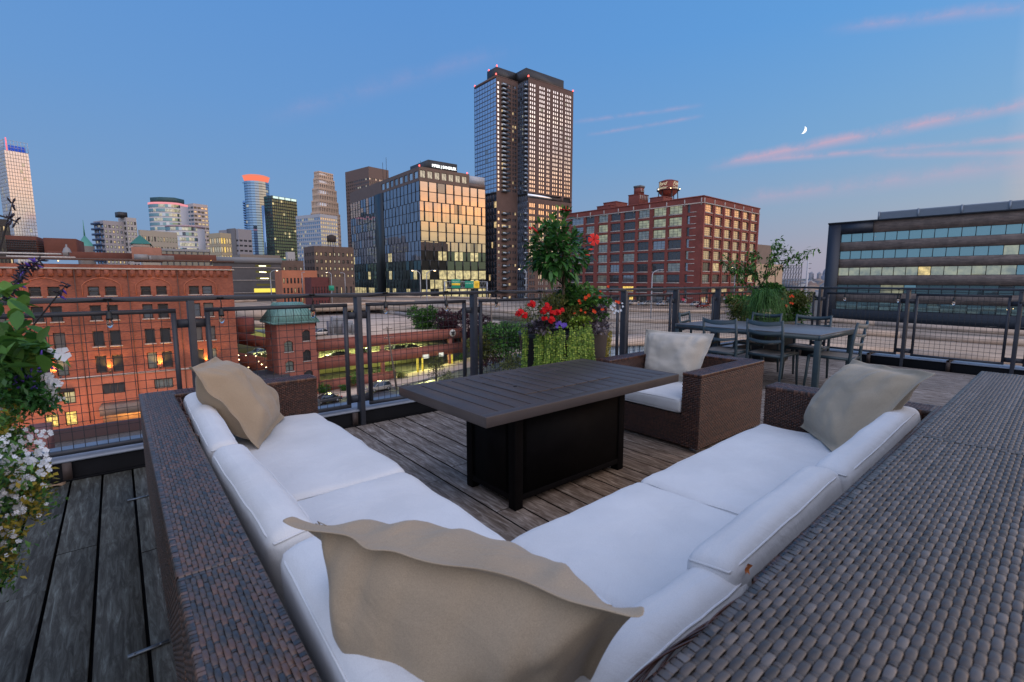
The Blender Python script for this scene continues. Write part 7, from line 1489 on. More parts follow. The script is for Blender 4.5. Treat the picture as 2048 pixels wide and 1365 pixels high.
# signs
SGN = mat('sign_green', (.01, .20, .12), .5, emit=(.02, .5, .3), estr=.12); SYL = mat('sign_yellow', (.8, .50, .02), .5, emit=(1, .6, .05), estr=.25); SW = emis('sign_text', (.9, 1, .95), .5)
D_ = 205.0; A = atd(889, 571, D_); B_ = atd(974, 569, D_); G0 = Vector((A.x, A.y, ZH)); gt = thing('sign_gantry', 'overhead highway gantry with two green signs and one yellow one', 'sign gantry', tuple(G0), math.atan2((B_ - A).y, (B_ - A).x)); Lg = ((B_ - A).xy).length; zs0, zs1 = zat(A, 575) - ZH, zat(A, 564) - ZH
m = MB()
for z in (zs0, zs1): m.tube([(0, 0, z), (Lg, 0, z)], .12, 6); m.tube([(0, 1, z), (Lg, 1, z)], .12, 6)
for k_ in range(12): x = Lg * k_ / 12; m.tube([(x, 0, zs0), (x + Lg / 24, 0, zs1), (x + Lg / 12, 0, zs0)], .07, 5)
m.build('truss', POLEM, gt)
for x in (0, Lg): m = MB(); m.tube([(x, .5, 0), (x, .5, zs1)], .25, 8); m.build('post', POLEM, gt)
sc_ = Lg / (974 - 889)
for (ua, ub, v0, v1, mt, txt) in ((903.5, 921, 559, 577, SGN, 'Route 2'), (930, 947.5, 562.5, 576.5, SGN, '2nd Ave N'), (948.3, 958.8, 562.5, 576.5, SYL, 'TURNS\nMUST\nEXIT')):
    x0, x1 = (ua - 889) * sc_, (ub - 889) * sc_; z0_, z1_ = zat(A, v1) - ZH, zat(A, v0) - ZH; m = MB(); m.box(x0, x1, -.55, -.4, z0_, z1_); o = m.build('sign_panel', mt, gt, bevel=.05)
    text_part('sign_text', txt, (x1 - x0) * (.24 if mt is SGN and txt[0] != '2' else .2 if mt is SGN else .25), SW if mt is SGN else DARKM, o, wallM((x0 + x1) / 2, -.57, (z0_ + z1_) / 2 + (.9 if txt == 'Route 2' else (.5 if mt is SGN else 0)), 0), .01)
    if txt == 'Route 2': m = MB(); m.box(x0 + .1, x1 - .1, -.6, -.56, (z0_ + z1_) / 2 - .6, (z0_ + z1_) / 2 + .2); m.build('yellow_strip', SYL, o)
A = atd(663, 577, 165); t = thing('highway_sign', 'small green highway sign by the maroon brick building', 'sign', (A.x, A.y, ZH), HEAD - R(90)); zt_ = A.z - ZH; m = MB(); m.box(-.9, .9, -.1, 0, zt_ - .75, zt_ + .9); m.build('panel', SGN, t); m = MB(); m.tube([(0, .1, 0), (0, .1, zt_)], .1, 6); m.build('post', POLEM, t); text_part('arrow', '↑', .01, SW, t, wallM(0, -.12, zt_, 0)) if False else None
# vehicles on the far edge of the highway
for k_, (u, v, c, lab) in enumerate(((1215, 609, (.5, .5, .5), 'white van-like car on the far lane, first behind the railing post'), (1262, 610, (.45, .45, .47), 'pale car on the far lane by the lit factory entrance'), (1293, 611, (.5, .5, .48), 'pale car on the far lane below the lit entrance'), (1325, 612, (.5, .5, .52), 'pale car on the far lane, left of the factory corner'), (1362, 612, (.42, .42, .42), 'silver car on the far lane under the red banner'), (1392, 613, (.5, .5, .5), 'white car on the far lane just left of the factory corner'), (1405, 616, (.2, .02, .02), 'dark red car at the factory corner'))):
    p = atz(u, v, ZH); car(lab, (p.x, p.y, ZH + .01), b['t'].rotation_euler.z + R(40) if False else HEAD - R(60), c, 'suv', 1.0)
for k_, (u, v) in enumerate(((1432, 620), (1448, 622))):
    p = atd(u, v, 150); t = thing('traffic_light', ['red traffic light glowing behind the dining chairs, left', 'red traffic light glowing behind the dining chairs, right'][k_], 'traffic light', (p.x, p.y, p.z - 3), HEAD - R(90)); m = MB(); m.box(-.2, .2, -.1, .1, 2.4, 3.6); m.tube([(0, .1, -1.6), (0, .1, 2.4)], .06, 6); m.build('housing', DARKM, t); m = MB(); m.lathe([(.001, 0), (.16, 0), (.16, .05)], n=10); o = m.build('red_lens', emis('lens_red', (1, .03, .02), 9), t, loc=(0, -.15, 3.3)); o.rotation_euler = (R(90), 0, 0)

# lower roof of the own building with gravel, parapet and grey flashing
wg = thing('lower_roof', 'gravel roof of the lower wing beyond the railing, with a dark parapet', 'roof', (-30, 4.6, -6)); y1w = atz(200, 853, -4.6).y; xw = atz(440, 815, -4.6).x; O_ = (-30, 4.6, -6)
m = MB(O_); m.box(-30, xw, 5.9, y1w, -6, -5.0); m.build('gravel', mat('roof_gravel', (.235, .195, .165), .95, var=.45, vscale=9, detail=10, bump=.6, bscale=30), wg)
m = MB(O_); m.box(-30, xw, y1w + .001, y1w + .3, -6, -4.55); m.box(xw, xw + .3, 4.6, y1w + .3, -6, -4.55); m.build('parapet', mat('parapet_maroon', (.045, .022, .025), .6), wg)
m = MB(O_); m.box(-30, 4.5, 4.7, 6.1, -1.25, -1.2); m.build('flashing', mat('flashing_blue', (.12, .15, .19), .4, var=.15, vscale=2), wg); m = MB(O_); m.box(-30, 4.5, 4.75, 4.9, -6, -1.26); m.build('wall_below', BLACK, wg)
m = MB(O_); m.box(-.30, -.12, 4.7, 6.6, -1.19, -1.05); m.build('brace', mat('flashing_light', (.2, .24, .28), .4), wg)
ap = thing('chimney_stack', 'low stepped brick parapet on the gravel roof at far left', 'parapet', (-6, y1w - 3, -5)); q = atz(105, 862, -4.2); m = MB(tuple(ap.location)); m.box(q.x - .6, q.x, q.y - 4, q.y + .2, -5, -3.9); m.build('brick_step', BRK_G, ap); m = MB(tuple(ap.location)); m.box(q.x - 6, q.x - .61, q.y - .3, q.y, -5, -3.95); m.build('cross_wall', MATS['parapet_maroon'], ap)
sd = thing('corrugated_shed', 'pale blue corrugated metal wall beyond the railing between planter and armchair', 'shed', tuple(pl(1175, 46).xy) + (-14,), HEAD - R(90) + R(12)); Ws = 8.5; zt_ = atd(1230, 686, 46).z + 14; m = MB(); m.box(0, Ws, 0, 6, 0, zt_ - .4); m.build('wall', mat('shed_blue', (.38, .47, .55), .5), sd); m = MB()
for k_ in range(14): x = Ws * k_ / 14; m.box(x, x + .22, -.14, -.01, 0, zt_ - .45)
m.build('ribs', mat('shed_rib', (.20, .26, .32), .5), sd); m = MB(); m.box(-.2, Ws + .2, -.3, 6.2, zt_ - .39, zt_); m.build('roof', CONC_T, sd)

# ------------------------------------------------------------------ vegetation helpers
def leafmat(name, c1, c2, c3, rough=.55, tr=.25): return tintmat(name, [(0, c1), (.5, c2), (1, c3)], rough=rough, noisy=.2, nscale=25, spec=.35, trans=tr)
LG = leafmat('leaf_green', (.022, .065, .012), (.05, .15, .028), (.13, .28, .05))
LGD = leafmat('leaf_dark', (.02, .07, .017), (.042, .145, .03), (.10, .27, .055), rough=.35)
LL = leafmat('leaf_lime', (.06, .12, .012), (.15, .27, .03), (.36, .46, .07))
LY = leafmat('leaf_yellow', (.13, .12, .015), (.28, .24, .03), (.40, .30, .04))
LP = leafmat('leaf_purple', (.035, .024, .035), (.085, .065, .08), (.19, .17, .20))
LM = leafmat('leaf_maroon', (.025, .006, .012), (.055, .014, .025), (.10, .035, .04))
LO = leafmat('leaf_olive', (.04, .055, .014), (.09, .11, .025), (.20, .20, .05))
STEM = mat('plant_stem', (.07, .05, .03), .8); STEMG = mat('green_stem', (.06, .11, .03), .7)
FRED = mat('petal_red', (.50, .003, .006), .6, spec=.2, var=.3, vscale=60); FCOR = mat('petal_coral', (.70, .035, .03), .6, spec=.2); FORA = mat('petal_orange', (.62, .055, .012), .6, spec=.2, var=.2, vscale=60); FWHT = mat('petal_white', (.58, .65, .74), .6, var=.08, vscale=60); FVIO = mat('petal_violet', (.10, .045, .42), .5); FDRK = mat('calyx_dark', (.012, .008, .022), .6)
def rdir(rg, up=0.0):
    while True:
        v = Vector((rg.uniform(-1, 1), rg.uniform(-1, 1), rg.uniform(-1, 1)))
        if .1 < v.length < 1: v.normalize(); v.z += up; return v.normalized()
def leaf(mb, p, d, ln, w, rg, tint, nrm=None, fold=.25, droop=.15, n=3):
    d = d.normalized(); s_ = d.cross(nrm or ZZ); s_ = s_.normalized() if s_.length > .05 else Vector((1, 0, 0)); u_ = s_.cross(d).normalized(); rot = rg.uniform(-.5, .5); s_, u_ = s_ * math.cos(rot) + u_ * math.sin(rot), u_ * math.cos(rot) - s_ * math.sin(rot)
    vs = []; 
    for i in range(n + 1):
        a = i / n; ww = w * math.sin(math.pi * (a * .86 + .09)) if 0 < i < n else (w * .12 if i == 0 else 0); c = p + d * ln * a - ZZ * droop * ln * a * a; vs += [c - s_ * ww / 2 + u_ * fold * ww / 2, c, c + s_ * ww / 2 + u_ * fold * ww / 2]
    mb.add(vs, [(3 * i, 3 * i + 1, 3 * i + 4, 3 * i + 3) for i in range(n)] + [(3 * i + 1, 3 * i + 2, 3 * i + 5, 3 * i + 4) for i in range(n)], tint)
def blob(mb, c, rad, n, ln, w, rg, lo=0, hi=1, shell_=.55, up=.25, clumps=6):
    cl = [(Vector((rg.uniform(-1, 1), rg.uniform(-1, 1), rg.uniform(-.8, 1))), rg.uniform(.35, .6), rg.uniform(-.25, .25)) for _ in range(clumps)]
    for _ in range(n):
        if clumps: q, r_, tb = cl[rg.randrange(clumps)]; v = q * .62 + rdir(rg) * r_ * rg.uniform(shell_, 1)
        else: v = rdir(rg) * rg.uniform(shell_, 1); tb = 0
        p = Vector((c[0] + v.x * rad[0], c[1] + v.y * rad[1], c[2] + v.z * rad[2])); d = (v.normalized() * .7 + rdir(rg) * .8 + ZZ * up).normalized(); leaf(mb, p, d, ln * rg.uniform(.6, 1.2), w * rg.uniform(.7, 1.1), rg, min(1, max(0, rg.uniform(lo, hi) + tb)), n=2)
def tree(name, label, u, v_base, D, h, rad, m_, n=900, ln=.5, cat='tree', group=None, trunk=True, zbase=None, seed=0, low=.25):
    rg = random.Random(seed + int(u)); B_ = atd(u, v_base, D); B_ = Vector((B_.x, B_.y, zbase if zbase is not None else B_.z)); t = thing(name, label, cat, tuple(B_), 0, group)
    if trunk:
        mb = MB(); mb.tube([(0, 0, 0), (.1, .05, h * .4), (0, .1, h * .75)], [h * .035, h * .025, h * .012], 7)
        for k_ in range(6): d = rdir(rg, .6); a = Vector((.05, .05, h * rg.uniform(.3, .6))); mb.tube([a, a + d * rad * .5, a + d * rad * .85 + ZZ * .2], [h * .014, h * .009, h * .004], 5)
        mb.build('trunk', STEM, t)
    mb = MB(); blob(mb, (0, 0, h * (.5 + low / 2)), (rad, rad, h * (.5 - low / 2)), n, ln, ln * .6, rg, clumps=11); mb.build('crown', m_, t); return t
zh = ZH
tree('leafy_tree', 'rounded green tree behind the curved garage parapet', 852, 668, 116, 7.6, 3.5, LG, 2600, .75, zbase=-12.2, low=.05)
tree('purple_tree', 'dark purple-leaved tree next to the rounded green one', 905, 678, 110, 8.4, 3.6, LM, 2400, .75, zbase=-13.6, low=.05)
tree('purple_tree', 'dark purple-leaved tree just right of the railing post', 958, 690, 106, 7.6, 3.4, LM, 2000, .7, zbase=-14.3, low=.05)
tree('leafy_tree', 'dense green tree mass right of the utility pole', 1012, 700, 96, 8.6, 4.8, LG, 3000, .7, zbase=-15.3, low=.0)
tree('leafy_tree', 'olive tree mass behind the utility pole', 972, 700, 94, 6.4, 3.8, LO, 2000, .6, zbase=-15.5, low=.0)
tree('shrub', 'low olive shrubs under the dense tree mass', 1028, 712, 88, 3.2, 4.4, LO, 1200, .45, 'shrub', trunk=False, zbase=-15.5, low=0)
tree('shrub', 'reddish shrub at the foot of the tall utility pole', 975, 716, 92, 2.2, 2.6, LM, 700, .4, 'shrub', trunk=False, zbase=-15.5, low=0)
for k_, (u, v, h, r_, m_, nm, lab) in enumerate(((652, 786, 2.6, 1.5, LG, 'shrub', 'round green bush by the garage wall above the dark hatchback'), (641, 788, 2.0, 1.1, LG, 'shrub', 'small green bush squeezed against the sofa arm silhouette'), (686, 783, 1.1, .9, LG, 'shrub', 'low bright bush on the verge between the two street cars'), (713, 775, 2.9, 1.1, LGD, 'shrub', 'tall dark bush behind the railing post'), (750, 762, 2.4, 1.4, LGD, 'shrub', 'dark bush left of the leaning pole'), (772, 760, 2.2, 1.5, LGD, 'shrub', 'dark bush directly behind the silver SUV'), (806, 756, 1.5, 1.6, LO, 'shrub', 'low olive hedge right of the leaning pole'), (922, 723, 1.7, 1.1, LG, 'shrub', 'small bush at the right corner of the garage entrance'))):
    p, z = on_street(u, v); tree(nm, lab, u, v, (p - EYE).dot(FWH), h, r_, m_, 500, .3, 'shrub', 'bushes along the garage wall', False, z, seed=k_, low=0)
p, z = on_street(872, 768); tree('leafy_tree', 'thin yellow-green street tree lit by the garage entrance', 872, 768, (p - EYE).dot(FWH), 5.6, 2.0, LO, 800, .3, zbase=z, low=.15, seed=4); 
p, z = on_street(893, 770); tree('shrub', 'wild shrub at the base of the lit street tree', 893, 770, (p - EYE).dot(FWH), 2.6, 2.0, LO, 600, .3, 'shrub', None, False, z, low=0)

# ------------------------------------------------------------------ planters and flowers on the terrace
def flower5(mb, p, nrm, r_, rg, tint=.5, cup=.3, npt=5):
    nrm = nrm.normalized(); a = nrm.cross(Vector((.3, .8, .5))).normalized(); b_ = nrm.cross(a)
    for k_ in range(npt):
        t_ = 2 * math.pi * (k_ + rg.uniform(-.1, .1)) / npt; d = a * math.cos(t_) + b_ * math.sin(t_); e_ = a * math.cos(t_ + .55) + b_ * math.sin(t_ + .55); f_ = a * math.cos(t_ - .55) + b_ * math.sin(t_ - .55)
        mb.add([p, p + f_ * r_ * .82 + nrm * r_ * cup * .6, p + d * r_ + nrm * r_ * cup, p + e_ * r_ * .82 + nrm * r_ * cup * .6, p + d * r_ * .55 + nrm * r_ * cup * .35], [(0, 1, 4), (1, 2, 4), (2, 3, 4), (3, 0, 4)], tint)
def vine(mb, ms, p, ln, rg, sp=.016, lw=.022, drift=.06):
    q = Vector(p); pts = [q.copy()]; dx, dy = rg.uniform(-drift, drift), rg.uniform(-drift, drift); n = int(ln / sp); out_ = Vector((rg.uniform(-1, 1), rg.uniform(-1, 1), 0)).normalized()
    for i in range(n):
        q = q + Vector((dx * sp * 2 + rg.uniform(-.003, .003), dy * sp * 2 + rg.uniform(-.003, .003), -sp)); pts.append(q.copy())
        for s_ in (1, -1):
            d = RT * s_ + Vector((rg.uniform(-.4, .4), rg.uniform(-.4, .4), rg.uniform(-.6, .1))); leaf(mb, q, d, lw * rg.uniform(.7, 1.2), lw * .95, rg, rg.random(), nrm=(-FWH + ZZ * .5), n=2, fold=.1, droop=.1)
    ms.tube(pts[::3], .0016, 4, cap=False)
rg = random.Random(21)
def pot(label, c, prof, m_, name='planter'):
    t = thing(name, label, 'planter', c); m = MB(); m.lathe(prof, n=36); m.build('pot', m_, t, smooth=True); m = MB(); r_ = prof[-1][0]; zt_ = max(z for _, z in prof) - .04; m.lathe([(.001, zt_), (r_ + .0, zt_)], n=24); m.build('soil', mat('potting_soil', (.02, .014, .01), .95, var=.4, vscale=40), t); return t
POTB = mat('pot_black', (.012, .012, .013), .5); POTG = mat('pot_umber', (.075, .062, .058), .55, var=.15, vscale=6)
pc = Vector((3.24, 3.42, 0)); ph = .80
pot('big black round planter almost covered by trailing lime vines', tuple(pc), [(.19, .001), (.21, .02), (.30, ph - .05), (.315, ph), (.285, ph), (.28, ph - .06)], POTB)
pc2 = Vector((3.80, 3.42, 0)); pot('tapered umber planter right of the vine-covered one', tuple(pc2), [(.10, .001), (.115, .02), (.19, .74), (.205, .80), (.18, .80), (.175, .74)], POTG)
# trailing lime vine
t = thing('trailing_vine', 'curtain of trailing lime-green creeping vine hanging from the big planter', 'plant', (pc.x, pc.y, ph)); m = MB((pc.x, pc.y, ph)); ms = MB((pc.x, pc.y, ph))
for k_ in range(125):
    a = rg.choice((-2.95, -2.6, -2.35, -2.1, -1.75, -1.4, -1.1, -.8, -.45, 0, .3)) + rg.gauss(0, .10); rr_ = .325 + rg.uniform(-.0, .075); p = pc + Vector((rr_ * math.cos(a), rr_ * math.sin(a), ph + rg.uniform(-.04, .10)))
    vine(m, ms, p, rg.uniform(.45, .86) if k_ % 4 else rg.uniform(.12, .4), rg, sp=.019)
blob(m, (pc.x + .12, pc.y - .27, .90), (.16, .08, .07), 420, .028, .026, rg, clumps=6)
m.build('leaves', LL, t); ms.build('stems', STEMG, t)
t = thing('trailing_vine', 'narrow yellow-green vine trailing down the right side of the umber planter', 'plant', (pc2.x, pc2.y, .8)); m = MB((pc2.x, pc2.y, .8)); ms = MB((pc2.x, pc2.y, .8))
for k_ in range(13): p = pc2 + Vector((.20 + rg.uniform(-.03, .04), -.02 + rg.uniform(-.08, .06), .80 + rg.uniform(-.05, .03))); vine(m, ms, p, rg.uniform(.35, .72), rg, drift=.02)
m.build('leaves', LY, t); ms.build('stems', STEMG, t)
# purple / grey bedding foliage
t = thing('coleus_clump', 'dusky purple-grey bedding foliage spilling over the umber planter', 'plant', (pc2.x, pc2.y, .8)); m = MB((pc2.x, pc2.y, .8)); blob(m, (pc2.x + .02, pc2.y - .03, .90), (.33, .30, .16), 1500, .045, .034, rg, clumps=12); m.build('leaves', LP, t)
t = thing('coleus_clump', 'small grey-purple foliage clump at the left rim of the big planter', 'plant', (pc.x, pc.y, .8)); m = MB((pc.x, pc.y, .8)); blob(m, (pc.x - .20, pc.y - .16, .87), (.22, .16, .08), 600, .042, .03, rg, clumps=8); m.build('leaves', LP, t)
m = MB((pc.x, pc.y, .8)); 
for k_ in range(9): flower5(m, pc + Vector((-.16 + rg.uniform(-.05, .05), -.30 + rg.uniform(-.03, .03), .90 + rg.uniform(-.02, .03))), Vector((-.6, -.8, .4)), .02, rg)
m.build('violet_flowers', FVIO, t)
t = thing('mixed_foliage', 'wispy green and olive filler foliage in the big planter below the hibiscus', 'plant', (pc.x, pc.y, .8)); m = MB((pc.x, pc.y, .8)); blob(m, (pc.x + .05, pc.y, 1.0), (.34, .26, .17), 1500, .05, .018, rg, clumps=10); m.build('leaves', LO, t)
m = MB((pc.x, pc.y, .8)); blob(m, (pc.x - .18, pc.y - .02, 1.02), (.26, .2, .13), 260, .13, .006, rg, clumps=5); m.build('grass_wisps', LO, t)
t = thing('nasturtium', 'green leafy plant with orange flowers between the two planters', 'plant', (3.62, 3.42, .8)); m = MB((3.62, 3.42, .8)); blob(m, (3.60, 3.42, 1.08), (.22, .2, .22), 1100, .055, .05, rg, clumps=10); blob(m, (3.88, 3.40, 1.0), (.20, .2, .12), 600, .05, .04, rg, clumps=7); m.build('leaves', LG, t)
for k_ in range(22): m = MB((3.62, 3.42, .8)); flower5(m, Vector((rg.uniform(3.35, 3.95), 3.22 + rg.uniform(-.06, .1), rg.uniform(.98, 1.24))), Vector((-.6, -.8, .3)), rg.uniform(.012, .021), rg); m.build('flower', FORA, t)
m = MB((3.62, 3.42, .8))
for k_ in range(16): flower5(m, Vector((4.02 + rg.uniform(-.08, .08), 3.28 + rg.uniform(-.06, .06), rg.uniform(.95, 1.08))), Vector((-.6, -.8, .3)), rg.uniform(.01, .018), rg)
m.build('white_flowers', FWHT, t)
t = thing('geranium', 'bright red geranium clusters above the vine curtain', 'plant', (pc.x, pc.y, .8)); m = MB((pc.x, pc.y, .8)); ms = MB((pc.x, pc.y, .8))
for cx_, cz_, cn, cr_ in ((1040, 627, 26, .045), (1050, 632, 10, .03), (1095, 615, 26, .045), (1104, 626, 20, .035), (1116, 626, 12, .03), (1103, 640, 22, .035), (1087, 622, 12, .03), (1063, 609, 15, .035), (1124, 621, 10, .025), (1089, 637, 9, .022)):
    c = atd(cx_, cz_, 4.55) if False else aty(cx_, cz_, 3.06)
    for k_ in range(cn): d = rdir(rg); flower5(m, c + d * cr_ * .8 * rg.uniform(.3, 1), d + Vector((-.4, -.6, .2)), .017, rg, cup=.15)
    ms.tube([c, Vector((pc.x + (c.x - pc.x) * .4, pc.y - .1, .82))], .003, 5)
m.build('blooms', FRED, t); ms.build('stems', STEMG, t)
# hibiscus standard
def hib(px, py, y): return aty(px, py, y)
t = thing('hibiscus_tree', 'hibiscus standard with glossy dark leaves and a few big red flowers', 'tree', (3.42, 3.40, .8)); o_ = (3.42, 3.40, .8); ms = MB(o_); base = Vector((3.38, 3.42, .80)); cen = hib(1118, 505, 3.42)
ms.tube([base, Vector((3.40, 3.41, 1.12)), Vector((3.41, 3.42, 1.38))], [.018, .014, .011], 7); ends = []
for k_ in range(22):
    a = Vector((3.41, 3.42, rg.uniform(1.15, 1.45))); e_ = cen + Vector((rg.uniform(-.27, .30), rg.uniform(-.22, .22), rg.uniform(-.12, .26))); mid = a.lerp(e_, .5) + rdir(rg) * .04; ms.tube([a, mid, e_], [.008, .006, .0035], 5); ends.append(e_)
for px, py in ((1130, 428), (1102, 445), (1083, 452), (1150, 470), (1125, 455), (1168, 500), (1070, 490)): e_ = hib(px, py, 3.42 + rg.uniform(-.08, .08)); ms.tube([cen + Vector((0, 0, -.1)), cen.lerp(e_, .6), e_], [.007, .005, .003], 5); ends.append(e_)
ms.build('trunk', STEM, t, smooth=True); m = MB(o_)
for e_ in ends:
    for k_ in range(20): p = e_ + rdir(rg) * rg.uniform(.0, .085) - ZZ * rg.uniform(0, .10); leaf(m, p, (p - cen).normalized() * .6 + rdir(rg) * .8 + ZZ * .15, rg.uniform(.06, .10), rg.uniform(.032, .05), rg, min(1, max(0, rg.gauss(.4, .25))), n=3, droop=.3)
for k_ in range(260): v = rdir(rg); p = cen + Vector((v.x * .30, v.y * .24, v.z * .24 - .02)) * rg.uniform(.5, 1); leaf(m, p, v + rdir(rg) * .6, rg.uniform(.06, .11), rg.uniform(.035, .055), rg, rg.random() * .8, n=3, droop=.35)
m.build('leaves', LGD, t); m = MB(o_)
for e_ in ends:
    for k_ in range(7): p = e_ + rdir(rg) * rg.uniform(.02, .09) + ZZ * .02; leaf(m, p, (p - cen).normalized() + rdir(rg) * .5 + ZZ * .3, rg.uniform(.05, .08), rg.uniform(.028, .04), rg, rg.random(), n=3, droop=.2)
m.build('young_leaves', LG, t)
def hibflower(px, py, dr_, r_, m_, closed=False):
    c = hib(px, py, 3.36); m = MB(o_)
    if closed: dd = dr_.normalized(); m.tube([c, c + dd * r_ * .6, c + dd * r_ * 1.2], [.006, .011, .003], 8)
    else:
        dd = dr_.normalized(); a = dd.cross(Vector((.1, .3, .9))).normalized(); b_ = dd.cross(a)
        for k_ in range(5):
            G = []; t0 = 2 * math.pi * k_ / 5
            for i in range(5):
                f_ = i / 4; rr_ = r_ * f_; row = []
                for j in range(5): g_ = (j - 2) / 2; an = t0 + g_ * .62 * (1 - .25 * f_); d2 = a * math.cos(an) + b_ * math.sin(an); row.append(c + d2 * rr_ + dd * (r_ * .45 * f_ ** .6 - r_ * .25 * f_ ** 3 + .006 * math.sin(j * 2.5 + k_) * f_))
                G.append(row)
            m.grid(G)
        m.tube([c, c + dd * r_ * .9], [.004, .003], 6)
    m.build('flower', m_, t, smooth=True)
hibflower(1131, 424, Vector((.1, -.1, 1)), .060, FRED); hibflower(1187, 480, Vector((-.5, -.9, .1)), .062, FCOR); hibflower(1080, 470, Vector((-.8, .2, .7)), .09, FCOR, True); hibflower(1176, 500, Vector((1, -.4, .1)), .05, FCOR, True); hibflower(1170, 511, Vector((1, -.4, .0)), .045, FCOR, True); hibflower(1062, 460, Vector((-.7, .2, .9)), .03, FCOR, True)
# grass planter by the dining table
gc = Vector((8.25, 3.50, 0)); pot('black round planter behind the dining table, overgrown with grass', tuple(gc), [(.24, .001), (.27, .03), (.40, .58), (.42, .66), (.38, .66), (.37, .6)], POTB)
t = thing('ornamental_grass', 'fountain of fine green grass hanging over the front of the rear planter', 'grass plant', (gc.x, gc.y, .66)); m = MB((gc.x, gc.y, .66))
for k_ in range(620):
    a = rg.gauss(-2.35, 1.1); b0 = atd(1528, 600, 7.35) + Vector((rg.gauss(0, .06), rg.gauss(0, .07), -.12)); hgt = rg.uniform(.18, .50); rch = rg.uniform(.10, .46); d = Vector((math.cos(a), math.sin(a), 0)); drop = rg.uniform(.3, .75); w = Vector((-d.y, d.x, 0)) * .0042; pts = [b0 + d * rch * f_ + ZZ * (hgt * math.sin(math.pi * min(1, f_ * .9) * .62) * 1.0 - drop * f_ ** 2.6) for f_ in (0, .25, .5, .72, .88, 1)]
    vs = []; 
    for i, p in enumerate(pts): ww = w * (1 - i / 5.2); vs += [p - ww, p + ww]
    m.add(vs, [(2 * i, 2 * i + 1, 2 * i + 3, 2 * i + 2) for i in range(5)], rg.random() * .75)
m.build('blades', LG, t)
t = thing('mixed_foliage', 'bushy green foliage with orange-red flowers filling the rear planter', 'plant', (gc.x, gc.y, .66)); m = MB((gc.x, gc.y, .66)); vr = RT
for (px, py, rx_, rz_, n_) in ((1572, 598, .34, .20, 1500), (1492, 612, .28, .20, 1100), (1540, 588, .24, .16, 700), (1585, 630, .28, .20, 1000)): c = atd(px, py, 8.0); blob(m, tuple(c), (rx_, rx_, rz_), n_, .075, .045, rg, clumps=9)
m.build('leaves', LG, t); m = MB((gc.x, gc.y, .66))
for (px, py, rx_, rz_, n_) in ((1590, 610, .26, .22, 900), (1485, 625, .22, .22, 900), (1560, 655, .18, .10, 300)): c = atd(px, py, 7.75); blob(m, tuple(c), (rx_, rx_, rz_), n_, .05, .03, rg, clumps=7)
m.build('variegated_leaves', LO, t); m = MB((gc.x, gc.y, .66))
for k_ in range(9): m = MB((gc.x, gc.y, .66)); flower5(m, atd(rg.uniform(1563, 1590), rg.uniform(585, 618), 7.5), Vector((-.6, -.7, .2)), .018, rg); m.build('flower', FORA, t)
t = thing('leafy_sapling', 'thin branching sapling with small leaves rising out of the rear planter', 'tree', (gc.x, gc.y, .66)); m = MB((gc.x, gc.y, .66)); ms = MB((gc.x, gc.y, .66)); root = atd(1520, 610, 8.1)
brs = [((1520, 610), (1528, 560), (1545, 520), (1552, 485)), ((1528, 560), (1560, 535), (1590, 512), (1636, 496)), ((1525, 575), (1505, 545), (1482, 528), (1450, 515)), ((1530, 550), (1535, 530), (1570, 500), (1583, 503)), ((1520, 600), (1500, 575), (1478, 560), (1470, 540)), ((1540, 525), (1575, 520), (1600, 522), (1612, 510)), ((1515, 560), (1510, 530), (1500, 510), (1518, 505)), ((1505, 545), (1480, 545), (1460, 540), (1440, 515)), ((1545, 520), (1555, 505), (1560, 492), (1556, 483))]
for bi, br_ in enumerate(brs):
    P_ = [atd(px, py, 8.1 + rg.uniform(-.2, .2)) for px, py in br_]; ms.tube(P_, [.010, .007, .005, .003], 5)
    for (a, b_) in zip(P_, P_[1:]):
        for k_ in range(46 if bi in (0, 2, 4, 6, 7) else 26): p = a.lerp(b_, rg.random()) + rdir(rg) * rg.uniform(0, .10); leaf(m, p, rdir(rg, -.1), rg.uniform(.055, .095), rg.uniform(.026, .042), rg, rg.random(), n=2, droop=.2)
P_ = [atd(1550, 600, 8.0), atd(1550.5, 537, 8.0)]; ms.tube(P_, .008, 6)
ms.build('stems', STEM, t); m.build('leaves', LG, t)

# ------------------------------------------------------------------ left foreground flowers
fp = thing('white_bedding_flowers', 'mass of small white flowers and yellow-green leaves at the left edge', 'plant', (-.32, 1.55, .0)); o_ = (-.32, 1.55, 0); ml_g, ml_y, ml_w, ms = MB(o_), MB(o_), MB(o_), MB(o_)
def cloud(mb, pts, n, ln, w, spread, lo=0, hi=1, nn=2, up=.2):
    for _ in range(n):
        u_, v_, D_ = pts[rg.randrange(len(pts))]; p = atd(u_ + rg.gauss(0, spread), v_ + rg.gauss(0, spread), D_ + rg.gauss(0, .05)); leaf(mb, p, rdir(rg, up), ln * rg.uniform(.6, 1.2), w * rg.uniform(.7, 1.2), rg, rg.uniform(lo, hi), n=nn)
low_pts = [(5, 830, 1.32), (20, 880, 1.30), (40, 930, 1.30), (20, 950, 1.28), (60, 985, 1.30), (10, 1010, 1.26), (30, 880, 1.3), (0, 900, 1.2), (70, 1000, 1.32), (-20, 950, 1.2), (-10, 860, 1.2), (10, 1080, 1.25), (0, 1140, 1.25), (45, 960, 1.25), (-30, 1040, 1.2)]
cloud(ml_g, low_pts, 3300, .019, .008, 20); cloud(ml_y, [(30, 960, 1.26), (60, 1010, 1.27), (20, 1060, 1.25), (10, 1120, 1.25), (75, 960, 1.28), (5, 850, 1.25), (20, 800, 1.3)], 1300, .017, .010, 17)
for _ in range(45):
    u_, v_, D_ = low_pts[rg.randrange(12)]; c = atd(min(105, u_ + rg.uniform(-30, 30)), v_ + rg.uniform(-32, 32), D_ - .08); flower5(ml_w, c, (EYE - c).normalized() + rdir(rg) * .6, rg.uniform(.005, .0075), rg, cup=.1)
